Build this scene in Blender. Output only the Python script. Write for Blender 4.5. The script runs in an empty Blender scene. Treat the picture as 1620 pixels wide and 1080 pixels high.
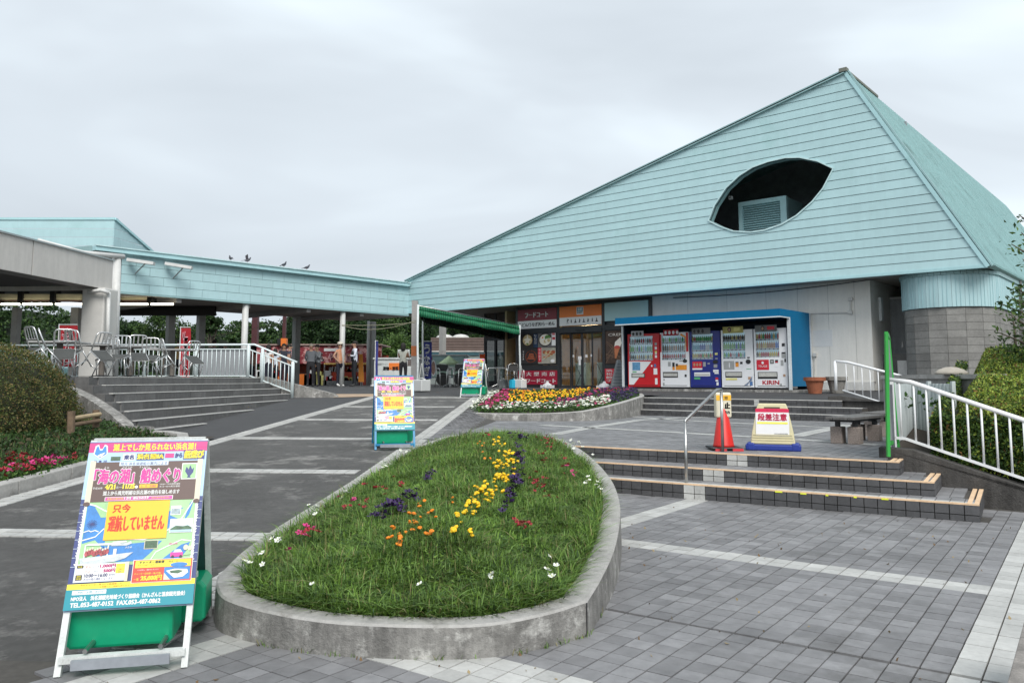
import bpy, bmesh, math, random
import numpy as np
from mathutils import Vector, Matrix
random.seed(7); rng = np.random.default_rng(7)
sc = bpy.context.scene
COL = sc.collection

# ------------------------------------------------------------------ camera, sky, sun, exposure
FOC, CX, CY = 1270.0, 810.0, 472.5            # photograph of 1620 x 1080, cropped at its top
EYE = 1.5
PITCH = math.atan(127.5 / FOC)
cam = bpy.data.cameras.new('camera'); camo = bpy.data.objects.new('camera', cam); COL.objects.link(camo)
camo.location = (0, 0, EYE); camo.rotation_euler = (math.pi/2 + PITCH, 0, 0)
cam.sensor_width = 36.0; cam.lens = FOC/1620*36; cam.shift_y = -(540-CY)/1620
cam.clip_start = 0.05; cam.clip_end = 3000
sc.camera = camo

SUN_EL, SUN_AZ = math.radians(45), math.radians(166)     # soft light from behind the viewer
world = bpy.data.worlds.new('World'); sc.world = world; world.use_nodes = True
nt = world.node_tree; nt.nodes.clear(); N = nt.nodes.new; L = nt.links.new
wo = N('ShaderNodeOutputWorld'); bg = N('ShaderNodeBackground'); bg.inputs['Strength'].default_value = 0.073
sky = N('ShaderNodeTexSky'); sky.sky_type = 'NISHITA'; sky.sun_disc = False
sky.sun_elevation = SUN_EL; sky.sun_rotation = SUN_AZ; sky.air_density = 1.0; sky.dust_density = 3.0
tc = N('ShaderNodeTexCoord')
mp = N('ShaderNodeMapping'); mp.inputs['Scale'].default_value = (1.0, 1.0, 3.6)
mp.inputs['Rotation'].default_value = (0.1, 0.06, 0.4); L(tc.outputs['Generated'], mp.inputs['Vector'])
n1 = N('ShaderNodeTexNoise'); n1.inputs['Scale'].default_value = 1.25; n1.inputs['Detail'].default_value = 4; n1.inputs['Roughness'].default_value = .46
n1.inputs['Distortion'].default_value = 0.6
L(mp.outputs['Vector'], n1.inputs['Vector'])
cr = N('ShaderNodeValToRGB'); e = cr.color_ramp.elements
e[0].position = .28; e[0].color = (4.25, 4.68, 5.1, 1)
e[1].position = .74; e[1].color = (6.9, 7.7, 8.2, 1)
x = e.new(.52); x.color = (5.2, 5.72, 6.2, 1)
L(n1.outputs['Fac'], cr.inputs['Fac'])
mx = N('ShaderNodeMixRGB'); mx.inputs['Fac'].default_value = .965
L(sky.outputs['Color'], mx.inputs['Color1']); L(cr.outputs['Color'], mx.inputs['Color2'])
L(mx.outputs['Color'], bg.inputs['Color']); L(bg.outputs['Background'], wo.inputs['Surface'])
sl = bpy.data.lights.new('sun', 'SUN'); sl.energy = 1.5; sl.angle = math.radians(30); sl.color = (1, .97, .93)
slo = bpy.data.objects.new('sun', sl); COL.objects.link(slo)
# direction the light comes from: azimuth measured like the sky texture's (from +Y, clockwise)
sd = Vector((math.sin(SUN_AZ)*math.cos(SUN_EL), math.cos(SUN_AZ)*math.cos(SUN_EL), math.sin(SUN_EL)))
slo.rotation_euler = sd.to_track_quat('Z', 'Y').to_euler()
sc.view_settings.view_transform = 'Standard'; sc.view_settings.look = 'None'
sc.view_settings.gamma = 1; sc.view_settings.use_curve_mapping = False
sc.view_settings.exposure = 1.0

# ------------------------------------------------------------------ places measured off the photograph
_c, _s = math.cos(PITCH), math.sin(PITCH)
def ray(px, py):
    x = (px-CX)/FOC; u = (CY-py)/FOC; f = _c - _s*u; z = _s + _c*u
    return Vector((x/f, 1.0, z/f))
def G(px, py, z=0.0):
    r = ray(px, py); t = (z-EYE)/r.z
    return Vector((r.x*t, t, z))
def GY(px, py, Y):
    r = ray(px, py); return Vector((r.x*Y, Y, EYE + r.z*Y))
def GP(px, py, nrm, d):                        # plane nrm . P = d
    r = ray(px, py); n = Vector(nrm); t = (d - n.z*EYE)/(n.dot(r))
    return Vector((r.x*t, t, EYE + r.z*t))
class Fr:
    """level frame: x axis at angle a"""
    def __init__(s, a, o=(0, 0, 0)):
        s.a = a; s.o = Vector(o); s.X = Vector((math.cos(a), math.sin(a), 0)); s.Y = Vector((-math.sin(a), math.cos(a), 0)); s.Z = Vector((0, 0, 1))
    def w(s, x, y, z=0): return s.o + s.X*x + s.Y*y + s.Z*z
    def l(s, P): d = Vector(P)-s.o; return (d.dot(s.X), d.dot(s.Y), d.z)
def ang(x, y): return math.atan2(y, x)
B = Fr(ang(.755, -.656))        # main building: x along the shop front, y into it
S = Fr(ang(.848, -.530))        # lower steps
PV = Fr(ang(.8125, -.583))      # lower paving
R_ = Fr(ang(.9966, -.0824))     # ramp: x across, y up it
I3 = Fr(0)
def BD(px, py, D):              # point seen at a pixel on the building plane y = D
    return GP(px, py, (B.Y.x, B.Y.y, 0), D)
ZT = 1.22
def ramp_z(s): return min(ZT, max(.06, .05*(s-2.5)))

# ------------------------------------------------------------------ materials
MATS = {}
def M(name, col, rough=.6, metal=0., var=.12, vs=3., bump=0., bs=40., tone=None, ta=.25, streak=0., col2=None, c2s=.6, c2lo=.45, c2hi=.65,
      emit=0., spec=.5, alpha=1., trans=0., dirt=None):
    if name in MATS: return MATS[name]
    m = bpy.data.materials.new(name); MATS[name] = m; m.use_nodes = True
    t = m.node_tree; b = t.nodes['Principled BSDF']; Nn = t.nodes.new; Ln = t.links.new
    b.inputs['Roughness'].default_value = rough; b.inputs['Metallic'].default_value = metal
    b.inputs['Specular IOR Level'].default_value = spec
    geo = Nn('ShaderNodeNewGeometry'); pos = geo.outputs['Position']
    rgb = Nn('ShaderNodeRGB'); rgb.outputs[0].default_value = (*col, 1); cur = rgb.outputs[0]
    def mul(sock, fac_sock):
        k = Nn('ShaderNodeMixRGB'); k.blend_type = 'MULTIPLY'; k.inputs['Fac'].default_value = 1
        Ln(sock, k.inputs['Color1']); Ln(fac_sock, k.inputs['Color2']); return k.outputs[0]
    def noise(scale, detail=4, rgh=.6, vec=None):
        n = Nn('ShaderNodeTexNoise'); n.inputs['Scale'].default_value = scale; n.inputs['Detail'].default_value = detail
        n.inputs['Roughness'].default_value = rgh; Ln(vec or pos, n.inputs['Vector']); return n.outputs['Fac']
    def rng_(sock, a0, a1, b0, b1):
        k = Nn('ShaderNodeMapRange'); k.inputs['From Min'].default_value = a0; k.inputs['From Max'].default_value = a1
        k.inputs['To Min'].default_value = b0; k.inputs['To Max'].default_value = b1; Ln(sock, k.inputs['Value']); return k.outputs[0]
    if col2:
        k = Nn('ShaderNodeMixRGB'); Ln(rng_(noise(c2s, 5, .65), c2lo, c2hi, 0, 1), k.inputs['Fac'])
        Ln(cur, k.inputs['Color1']); k.inputs['Color2'].default_value = (*col2, 1); cur = k.outputs[0]
    if var > 0:
        cur = mul(cur, rng_(noise(vs, 6, .65), .3, .7, 1-var, 1+var))
        cur = mul(cur, rng_(noise(vs*9, 3, .6), .3, .7, 1-var*.6, 1+var*.6))
    if streak > 0:
        mp_ = Nn('ShaderNodeMapping'); mp_.inputs['Scale'].default_value = (7, 7, .8); Ln(pos, mp_.inputs['Vector'])
        cur = mul(cur, rng_(noise(1.0, 5, .7, mp_.outputs[0]), .38, .68, 1-streak, 1+streak*.5))
    if dirt:
        k = Nn('ShaderNodeMixRGB'); Ln(rng_(noise(dirt[1], 6, .75), dirt[2], dirt[2]+.12, 0, dirt[3]), k.inputs['Fac'])
        Ln(cur, k.inputs['Color1']); k.inputs['Color2'].default_value = (*dirt[0], 1); cur = k.outputs[0]
    if tone:
        if tone == 'obj': src = Nn('ShaderNodeObjectInfo').outputs['Random']
        else:
            at = Nn('ShaderNodeAttribute'); at.attribute_name = 'tone'; src = at.outputs['Fac']
        cur = mul(cur, rng_(src, 0, 1, 1-ta, 1+ta))
    Ln(cur, b.inputs['Base Color'])
    if bump > 0:
        bp = Nn('ShaderNodeBump'); bp.inputs['Strength'].default_value = bump; bp.inputs['Distance'].default_value = .02
        Ln(noise(bs, 5, .7), bp.inputs['Height']); Ln(bp.outputs[0], b.inputs['Normal'])
    if emit > 0:
        b.inputs['Emission Color'].default_value = (*col, 1); b.inputs['Emission Strength'].default_value = emit
    if alpha < 1: b.inputs['Alpha'].default_value = alpha
    if trans > 0: b.inputs['Transmission Weight'].default_value = trans; b.inputs['IOR'].default_value = 1.45
    return m
def GLASS(name, tint=(.6, .68, .7), alpha=.25, rough=.03):
    if name in MATS: return MATS[name]
    m = bpy.data.materials.new(name); MATS[name] = m; m.use_nodes = True
    t = m.node_tree; t.nodes.clear(); o = t.nodes.new('ShaderNodeOutputMaterial')
    a = t.nodes.new('ShaderNodeBsdfTransparent'); a.inputs[0].default_value = (*tint, 1)
    g = t.nodes.new('ShaderNodeBsdfGlossy'); g.inputs['Roughness'].default_value = rough
    lw = t.nodes.new('ShaderNodeLayerWeight'); lw.inputs[0].default_value = .35
    mr = t.nodes.new('ShaderNodeMapRange'); mr.inputs['To Min'].default_value = .06; mr.inputs['To Max'].default_value = .30
    t.links.new(lw.outputs['Facing'], mr.inputs['Value'])
    mi = t.nodes.new('ShaderNodeMixShader'); t.links.new(mr.outputs[0], mi.inputs[0])
    t.links.new(a.outputs[0], mi.inputs[1]); t.links.new(g.outputs[0], mi.inputs[2]); t.links.new(mi.outputs[0], o.inputs[0])
    return m

# ------------------------------------------------------------------ mesh building
class MB:
    def __init__(s): s.v = []; s.f = []; s.m = []; s.t = []
    def add(s, vs, fs, mi=0, tone=.5):
        o = len(s.v); s.v.extend([tuple(p) for p in vs])
        for f in fs: s.f.append(tuple(o+i for i in f)); s.m.append(mi); s.t.append(tone)
        return s
    def hexa(s, p, mi=0, tone=.5):      # 4 bottom (ccw from above), 4 top
        return s.add(p, [(3, 2, 1, 0), (4, 5, 6, 7), (0, 1, 5, 4), (1, 2, 6, 5), (2, 3, 7, 6), (3, 0, 4, 7)], mi, tone)
    def box(s, x0, x1, y0, y1, z0, z1, F=I3, mi=0, tone=.5):
        return s.hexa([F.w(x0, y0, z0), F.w(x1, y0, z0), F.w(x1, y1, z0), F.w(x0, y1, z0), F.w(x0, y0, z1), F.w(x1, y0, z1), F.w(x1, y1, z1), F.w(x0, y1, z1)], mi, tone)
    def cbox(s, c, sx, sy, sz, F=I3, mi=0):     # centre in F, sizes
        return s.box(c[0]-sx/2, c[0]+sx/2, c[1]-sy/2, c[1]+sy/2, c[2]-sz/2, c[2]+sz/2, F, mi)
    def bar(s, a, b, w, h, mi=0, up=(0, 0, 1)):
        a = Vector(a); b = Vector(b); d = (b-a).normalized(); u = Vector(up)
        if abs(d.dot(u)) > .98: u = Vector((0, 1, 0))
        x = d.cross(u).normalized(); y = x.cross(d).normalized()
        x *= w/2; y *= h/2
        return s.hexa([a-x-y, a+x-y, b+x-y, b-x-y, a-x+y, a+x+y, b+x+y, b-x+y], mi)
    def tube(s, path, r, n=8, mi=0, caps=True):
        P = [Vector(p) for p in path]; rs = r if isinstance(r, (list, tuple)) else [r]*len(P)
        o = len(s.v); prev = None
        for i, p in enumerate(P):
            d = ((P[min(i+1, len(P)-1)]-P[max(i-1, 0)])).normalized()
            if prev is None:
                u = Vector((0, 0, 1)) if abs(d.z) < .9 else Vector((0, 1, 0))
                x = d.cross(u).normalized()
            else:
                x = (prev - d*prev.dot(d)).normalized()
            prev = x; y = d.cross(x)
            for k in range(n):
                a = 2*math.pi*k/n; s.v.append(tuple(p + (x*math.cos(a)+y*math.sin(a))*rs[i]))
        for i in range(len(P)-1):
            for k in range(n):
                a = o+i*n+k; b = o+i*n+(k+1) % n
                s.f.append((a, b, b+n, a+n)); s.m.append(mi); s.t.append(.5)
        if caps:
            s.f.append(tuple(o+k for k in range(n))[::-1]); s.m.append(mi); s.t.append(.5)
            s.f.append(tuple(o+(len(P)-1)*n+k for k in range(n))); s.m.append(mi); s.t.append(.5)
        return s
    def lathe(s, prof, c=(0, 0, 0), n=16, mi=0, F=I3, sx=1., sy=1.):
        o = len(s.v)
        for r, z in prof:
            for k in range(n):
                a = 2*math.pi*k/n; s.v.append(tuple(F.w(c[0]+r*sx*math.cos(a), c[1]+r*sy*math.sin(a), c[2]+z)))
        for i in range(len(prof)-1):
            for k in range(n):
                a = o+i*n+k; b = o+i*n+(k+1) % n
                s.f.append((a, b, b+n, a+n)); s.m.append(mi); s.t.append(.5)
        for i, rev in ((0, True), (len(prof)-1, False)):
            if prof[i][0] > 1e-4:
                f = tuple(o+i*n+k for k in range(n)); s.f.append(f[::-1] if rev else f); s.m.append(mi); s.t.append(.5)
        return s
    def prism(s, pts, fn, h0, h1, mi=0, mi_side=None):      # fn(a,b,h) -> world
        n = len(pts); vs = [fn(a, b, h0) for a, b in pts] + [fn(a, b, h1) for a, b in pts]
        o = len(s.v); s.v.extend([tuple(p) for p in vs])
        ms = mi if mi_side is None else mi_side
        s.f.append(tuple(o+i for i in range(n))[::-1]); s.m.append(mi); s.t.append(.5)
        s.f.append(tuple(o+n+i for i in range(n))); s.m.append(mi); s.t.append(.5)
        for i in range(n):
            j = (i+1) % n; s.f.append((o+i, o+j, o+n+j, o+n+i)); s.m.append(ms); s.t.append(.5)
        return s
    def poly(s, pts, mi=0, tone=.5): return s.add(pts, [tuple(range(len(pts)))], mi, tone)
    def mesh(s, name, mats, smooth=False, normals=True):
        me = bpy.data.meshes.new(name); me.from_pydata(s.v, [], s.f)
        if not isinstance(mats, (list, tuple)): mats = [mats]
        for m in mats: me.materials.append(m)
        me.polygons.foreach_set('material_index', s.m)
        if any(t != .5 for t in s.t):
            a = me.attributes.new('tone', 'FLOAT', 'FACE'); a.data.foreach_set('value', s.t)
        if normals:
            bm = bmesh.new(); bm.from_mesh(me); bmesh.ops.recalc_face_normals(bm, faces=bm.faces); bm.to_mesh(me); bm.free()
        if smooth: me.polygons.foreach_set('use_smooth', [True]*len(me.polygons))
        me.update(); return me
    def build(s, name, mats, parent=None, smooth=False, world=True, bevel=0., **kw):
        o = bpy.data.objects.new(name, s.mesh(name, mats, smooth, kw.pop('normals', True))); COL.objects.link(o)
        if bevel:
            md = o.modifiers.new('bevel', 'BEVEL'); md.width = bevel; md.segments = 2; md.limit_method = 'ANGLE'; md.angle_limit = math.radians(50)
        if parent:
            o.parent = parent
            if world and parent.get('_w'): o.location = -Vector(parent['_loc'])
        tag(o, **kw); return o
def tag(o, label=None, cat=None, group=None, kind=None):
    if label: o['label'] = label
    if cat: o['category'] = cat
    if group: o['group'] = group
    if kind: o['kind'] = kind
    return o
def thing(name, label, cat, loc=(0, 0, 0), rz=0., group=None, world=False, kind=None):
    """an Empty at a thing's base; world=True: its parts are given in world coordinates"""
    o = bpy.data.objects.new(name, None); COL.objects.link(o); o.empty_display_size = .1
    o.location = loc; o.rotation_euler = (0, 0, rz)
    if world: o['_w'] = 1; o['_loc'] = list(loc); o.rotation_euler = (0, 0, 0)
    return tag(o, label, cat, group, kind)
def sub(mb, name, mats, parent, **kw):        # a sub-part, in its parent's coordinates
    o = mb.build(name, mats, None, **kw); o.parent = parent; return o
def copy_tree(o, parent=None):
    c = o.copy(); COL.objects.link(c); c.parent = parent
    for ch in [k for k in bpy.data.objects if k.parent == o]: copy_tree(ch, c)
    return c
def kids(o): return KIDS.get(o.name, [])
def dup(o, loc, rz, label=None, group=None, tilt=None):
    c = copy_tree(o); c.location = loc; c.rotation_euler = (0, 0, rz)
    if tilt is not None: c.rotation_euler = tilt
    if label: c['label'] = label
    if group: c['group'] = group
    return c
UNIT = {}
def unit_box(mat):
    if mat.name not in UNIT:
        UNIT[mat.name] = MB().box(-.5, .5, -.5, .5, -1, 0).mesh('slab_' + mat.name, mat)
    return UNIT[mat.name]
def slabs(name, items, parent, limit=300, sub_name=None, gloss='rest'):
    """items: (centre world (top), sx, sy, thickness, angle, matkey) ; nearest ones single objects, the rest one part"""
    items = sorted(items, key=lambda i: (Vector(i[0])-Vector((0, 0, EYE))).length)
    off = Vector(parent['_loc']) if parent.get('_w') else Vector((0, 0, 0))
    for c, sx, sy, th, a, mk in items[:limit]:
        o = bpy.data.objects.new(name, unit_box(MATS[mk + '_o'])); COL.objects.link(o); o.parent = parent
        o.location = Vector(c)-off; o.rotation_euler = (0, 0, a); o.scale = (sx, sy, th)
    rest = items[limit:]
    if rest:
        keys = sorted({i[5] for i in rest}); mb = MB()
        for c, sx, sy, th, a, mk in rest:
            F = Fr(a, c); mb.box(-sx/2, sx/2, -sy/2, sy/2, -th, 0, F, keys.index(mk), random.random()*.98)
        mb.build(name + '_' + gloss, [MATS[k + '_a'] for k in keys], parent, kind='stuff', normals=False)
def M2(name, *a, **k):
    M(name + '_o', *a, tone='obj', **k); M(name + '_a', *a, tone='attr', **k)

# ------------------------------------------------------------------ lettering
TXT = {}
def text_mesh(st):
    if st in TXT: return TXT[st]
    cu = bpy.data.curves.new('t', 'FONT'); cu.body = st; cu.resolution_u = 2
    o = bpy.data.objects.new('t', cu); me = bpy.data.meshes.new_from_object(o)
    v = np.array([q.co[:] for q in me.vertices]) if len(me.vertices) else np.zeros((1, 3))
    f = [tuple(p.vertices) for p in me.polygons]
    lo, hi = v.min(0), v.max(0)
    TXT[st] = ((v-lo)/np.maximum(hi-lo, 1e-6), f, (hi-lo)[0]/max((hi-lo)[1], 1e-6))
    bpy.data.objects.remove(o); bpy.data.curves.remove(cu); return TXT[st]
class Sheet:
    """print laid on a plane: fn(x, y, lift) -> point"""
    def __init__(s, fn, step=.0012): s.b = MB(); s.fn = fn; s.st = step
    def poly(s, pts, mi, l=1): s.b.poly([s.fn(x, y, l*s.st) for x, y in pts], mi)
    def rect(s, x0, y0, x1, y1, mi, l=1): s.poly([(x0, y0), (x1, y0), (x1, y1), (x0, y1)], mi, l)
    def ell(s, cx, cy, rx, ry, mi, l=1, n=20, a0=0, a1=2*math.pi):
        s.poly([(cx+rx*math.cos(a0+(a1-a0)*k/n), cy+ry*math.sin(a0+(a1-a0)*k/n)) for k in range(n)], mi, l)
    def text(s, st, x0, y0, x1, y1, mi, l=2, bold=0):
        v, f, asp = text_mesh(st)
        for dx, dy in (((0, 0), (bold, 0), (0, bold), (bold, bold), (-bold, 0)) if bold else ((0, 0),)):
            s.b.add([s.fn(x0+p[0]*(x1-x0)+dx, y0+p[1]*(y1-y0)+dy, l*s.st+abs(dx)*.02) for p in v], f, mi)
    def line(s, pts, w, mi, l=1):
        for (x0, y0), (x1, y1) in zip(pts, pts[1:]):
            d = math.hypot(x1-x0, y1-y0) or 1; nx, ny = -(y1-y0)/d*w/2, (x1-x0)/d*w/2
            s.poly([(x0-nx, y0-ny), (x1-nx, y1-ny), (x1+nx, y1+ny), (x0+nx, y0+ny)], mi, l)
    def build(s, name, mats, parent, **k): return s.b.build(name, mats, parent, normals=False, **k)

# ------------------------------------------------------------------ leaves
def quads_obj(name, P, size, mats, parent=None, asp=.5, up=0., flat=None, weights=None, fold=True, **kw):
    """leaf-sized faces at points P (n,3); size scalar or array"""
    n = len(P); d = rng.normal(size=(n, 3)); d[:, 2] += up
    d /= np.linalg.norm(d, axis=1)[:, None]
    e_ = rng.normal(size=(n, 3))
    if flat is not None: e_ = np.cross(d, flat) + .35*e_
    else: e_ = np.cross(d, e_)
    e_ /= np.linalg.norm(e_, axis=1)[:, None] + 1e-9
    sz = (np.ones(n)*size * rng.uniform(.6, 1.35, n))[:, None]
    a = P - d*sz*.5; b = P + d*sz*.5; nrm = np.cross(d, e_); m = P - d*sz*.08 + nrm*sz*.08
    V = np.empty((n, 4, 3)); V[:, 0] = a; V[:, 1] = m + e_*sz*asp*.5; V[:, 2] = b; V[:, 3] = m - e_*sz*asp*.5
    me = bpy.data.meshes.new(name); me.vertices.add(4*n); me.vertices.foreach_set('co', V.reshape(-1))
    me.loops.add(4*n); me.loops.foreach_set('vertex_index', np.arange(4*n, dtype=np.int32))
    me.polygons.add(n); me.polygons.foreach_set('loop_start', np.arange(0, 4*n, 4, dtype=np.int32))
    for m_ in mats: me.materials.append(m_)
    me.polygons.foreach_set('material_index', rng.choice(len(mats), n, p=weights).astype(np.int32))
    me.update(calc_edges=True)
    o = bpy.data.objects.new(name, me); COL.objects.link(o)
    if parent:
        o.parent = parent
        if parent.get('_w'): o.location = -Vector(parent['_loc'])
    return tag(o, **kw)
def clumps(n_clump, per, fn, r):
    """fn(k) -> (n,3) centres; leaves scattered round them so light and gaps come through"""
    C = fn(n_clump); P = np.repeat(C, per, axis=0) + rng.normal(size=(n_clump*per, 3))*r
    return P
def leafmat(name, col, rough=.55, tr=.25):
    if name in MATS: return MATS[name]
    m = bpy.data.materials.new(name); MATS[name] = m; m.use_nodes = True; t = m.node_tree
    b = t.nodes['Principled BSDF']; b.inputs['Roughness'].default_value = rough; b.inputs['Specular IOR Level'].default_value = .3
    geo = t.nodes.new('ShaderNodeNewGeometry'); n = t.nodes.new('ShaderNodeTexNoise'); n.inputs['Scale'].default_value = 1.7; n.inputs['Detail'].default_value = 5
    t.links.new(geo.outputs['Position'], n.inputs['Vector'])
    mr = t.nodes.new('ShaderNodeMapRange'); mr.inputs['From Min'].default_value = .3; mr.inputs['From Max'].default_value = .7
    mr.inputs['To Min'].default_value = .7; mr.inputs['To Max'].default_value = 1.35; t.links.new(n.outputs['Fac'], mr.inputs['Value'])
    k = t.nodes.new('ShaderNodeMixRGB'); k.blend_type = 'MULTIPLY'; k.inputs[0].default_value = 1; k.inputs[1].default_value = (*col, 1)
    t.links.new(mr.outputs[0], k.inputs[2]); t.links.new(k.outputs[0], b.inputs['Base Color'])
    tl = t.nodes.new('ShaderNodeBsdfTranslucent'); t.links.new(k.outputs[0], tl.inputs[0])
    ms = t.nodes.new('ShaderNodeMixShader'); ms.inputs[0].default_value = tr
    t.links.new(b.outputs[0], ms.inputs[1]); t.links.new(tl.outputs[0], ms.inputs[2])
    t.links.new(ms.outputs[0], t.nodes['Material Output'].inputs[0]); return m
# ================================================================== materials used widely
M2('tile_gray', (.212, .211, .216), rough=.62, var=.2, vs=1.3, bump=.35, bs=160, ta=.2, dirt=((.10, .098, .092), .8, .55, .55))
M2('tile_dark', (.075, .075, .078), rough=.6, var=.2, vs=3, bump=.3, bs=120, ta=.22, dirt=((.35, .34, .31), 3.1, .66, .6))
M2('tile_white', (.47, .47, .45), rough=.6, var=.12, vs=3, bump=.3, bs=140, ta=.12, dirt=((.22, .21, .2), 2.1, .6, .5))
M2('stone_dark', (.15, .148, .145), rough=.7, var=.18, vs=2, bump=.3, bs=90, ta=.16, streak=.15)
M('grout', (.07, .065, .058), rough=.9, var=.25, vs=3)
M('asphalt', (.115, .113, .108), rough=.85, var=.22, vs=1.6, bump=.9, bs=260, dirt=((.36, .35, .33), 1.15, .525, .75))
M('asphalt_smooth', (.06, .06, .062), rough=.8, var=.15, vs=1.5, bump=.6, bs=200)
M('concrete', (.27, .262, .245), rough=.85, var=.32, vs=2.5, bump=.7, bs=60, streak=.35, col2=(.52, .51, .48), c2s=6.5, c2lo=.55, c2hi=.66, dirt=((.13, .125, .115), 2.7, .54, .55))
M('concrete_rim', (.40, .39, .37), rough=.85, var=.18, vs=3, bump=.6, bs=70, dirt=((.2, .19, .17), 3.7, .56, .6))
M('concrete_dark', (.085, .08, .075), rough=.9, var=.28, vs=2.2, bump=.8, bs=50, streak=.3, dirt=((.2, .19, .17), 1.7, .62, .5))
M('soil', (.05, .04, .03), rough=.95, var=.3, bump=.8, bs=40)
M('steel', (.42, .42, .41), rough=.32, metal=1, var=.08)
M('aluminium', (.72, .72, .71), rough=.3, metal=.9, var=.08)
M('white_paint', (.78, .79, .80), rough=.45, var=.06, dirt=((.5, .48, .44), 3, .62, .35))
M('offwhite', (.62, .61, .58), rough=.6, var=.1, streak=.12)
M('black', (.015, .015, .017), rough=.45, var=.1)
M('dark_frame', (.028, .030, .034), rough=.4, var=.1)
M('soffit', (.30, .275, .25), rough=.8, var=.18)
M('turq', (.40, .63, .66), rough=.55, var=.06, vs=.9, dirt=((.20, .42, .40), 1.1, .60, .45))
M2('turq_board', (.43, .625, .65), rough=.5, var=.045, vs=.5, ta=.03, dirt=((.33, .53, .53), .55, .55, .5), streak=.035)
M('turq_trim', (.28, .44, .45), rough=.45, var=.08)
M('turq_rib', (.30, .47, .47), rough=.5, var=.1, vs=1.2, dirt=((.12, .2, .19), .7, .56, .55))
M('block_joint', (.13, .125, .115), rough=.9, var=.15)
M2('block', (.25, .245, .23), rough=.92, var=.16, vs=2.5, bump=.7, bs=90, ta=.14, dirt=((.40, .39, .36), 1.9, .6, .5))
M('wall_white', (.76, .74, .69), rough=.75, var=.03, vs=1.2, bump=.15, bs=60, streak=.05)
M('nosing', (.74, .52, .33), rough=.7, var=.14, vs=6)
M('nosing_white', (.55, .54, .51), rough=.7, var=.14, vs=6)

# ================================================================== the ground
def grid_sheet(name, xs, ys, zf, F, mat, keep=None, **kw):
    mb = MB(); idx = {}
    for i, x in enumerate(xs):
        for j, y in enumerate(ys):
            p = F.w(x, y); idx[i, j] = len(mb.v); mb.v.append((p.x, p.y, zf(x, y, p)))
    for i in range(len(xs)-1):
        for j in range(len(ys)-1):
            c = F.w((xs[i]+xs[i+1])/2, (ys[j]+ys[j+1])/2)
            if keep and not keep((xs[i]+xs[i+1])/2, (ys[j]+ys[j+1])/2, c): continue
            mb.f.append((idx[i, j], idx[i+1, j], idx[i+1, j+1], idx[i, j+1])); mb.m.append(0); mb.t.append(.5)
    return mb.build(name, mat, normals=False, kind='structure', **kw)
MB().box(-900, 900, -60, 1500, -.5, -.3).build('ground', M('far_ground', (.09, .1, .06), rough=.95, var=.3), kind='structure')
road = thing('road', None, None, (0, 0, 0), world=True, kind='structure')
def edge_q(s): return -2.45 - .028*(max(s, 4)-5.8)       # centre of the ramp's right border strip
ys = [-6, 0, 2.5, 3.7] + [3.7+.5*k for k in range(1, 40)]
mb = MB()
for a, b in zip(ys, ys[1:]):
    w0 = -5.97
    mb.poly([R_.w(w0, a, ramp_z(a)-.004), R_.w(edge_q(a)+.2, a, ramp_z(a)-.004), R_.w(edge_q(b)+.2, b, ramp_z(b)-.004), R_.w(w0, b, ramp_z(b)-.004)])
mb.build('road_surface', MATS['asphalt'], road)
# far plaza beyond the ramp and behind the flower bed
UA = B.l(BD(1018, 628, 19.2))[0]
def platform_z(P):
    d = B.l(P)[1]; return 1.01 + min(1, max(0, (d-19.2)/5))*.17
def far_z(x, y, P):
    q, s, _ = R_.l(P); w = min(1, max(0, (q+3.0)/2.4)); return ramp_z(s)*(1-w) + platform_z(P)*w - .006
xs = [-140, -90, -60, -45, -35, -28, -22, -18] + list(np.arange(-15, -5.9, 1.0)) + [-5.97] + list(np.arange(-5.6, 12.1, .25)) + [14, 18, 24, 40]
ys = list(np.arange(22.5, 24, .25)) + list(np.arange(24, 40, .5)) + [44, 50, 60, 80, 110, 150]
def keep_far(x, y, P):
    d = B.l(P)[1]; u = B.l(P)[0]
    if x < -2.65: return True
    return d > 20.35 and u < UA + .3 and u < -2
grid_sheet('plaza_asphalt', xs, ys, far_z, R_, MATS['asphalt_smooth'], keep_far)
# sliver between ramp end and the bed (s 18..22.5, q > -2.65)
grid_sheet('plaza_apron', list(np.arange(-2.66, 1.6, .2)), list(np.arange(18, 22.6, .25)), far_z, R_, MATS['asphalt_smooth'], lambda x, y, P: B.l(P)[1] > 20.35)
# platform in front of the vending machines
mb = MB(); us = list(np.arange(UA, 3.2, .5)); ds = [19.2, 20.2, 21.2, 22.2, 23.2, 24.2, 25, 27]
grid_sheet('platform_asphalt', us, ds, lambda x, y, P: platform_z(P)-.004, B, MATS['asphalt_smooth'])

# ramp tiles: two borders and cross bands
TW = .1345
items = []
def rt(q, s, mk='tile_white'):
    z = ramp_z(s); items.append((R_.w(q, s, z+.004), TW-.008, TW-.008, .03, R_.a, mk))
for k in range(0, 148):
    s = 3.2 + k*TW
    for q in (-5.88, -5.745): rt(q, s)
    for q in (edge_q(s), edge_q(s)+.135): rt(q, s)
bands = [6.55, 9.8, 13.05, 16.15, 19.3, 22.4]
for s0 in bands:
    for k in range(24):
        for j in range(2):
            if -5.61 + k*TW > edge_q(s0) - .12: continue
            if s0 + j*TW < 23: rt(-5.61 + k*TW, s0 + j*TW)
slabs('paving_tile', items, road)
# white paint marks past the ramp
mb = MB()
for a, b in ((G(600, 621, 1.03), G(700, 622, 1.05)),):
    pass

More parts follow.
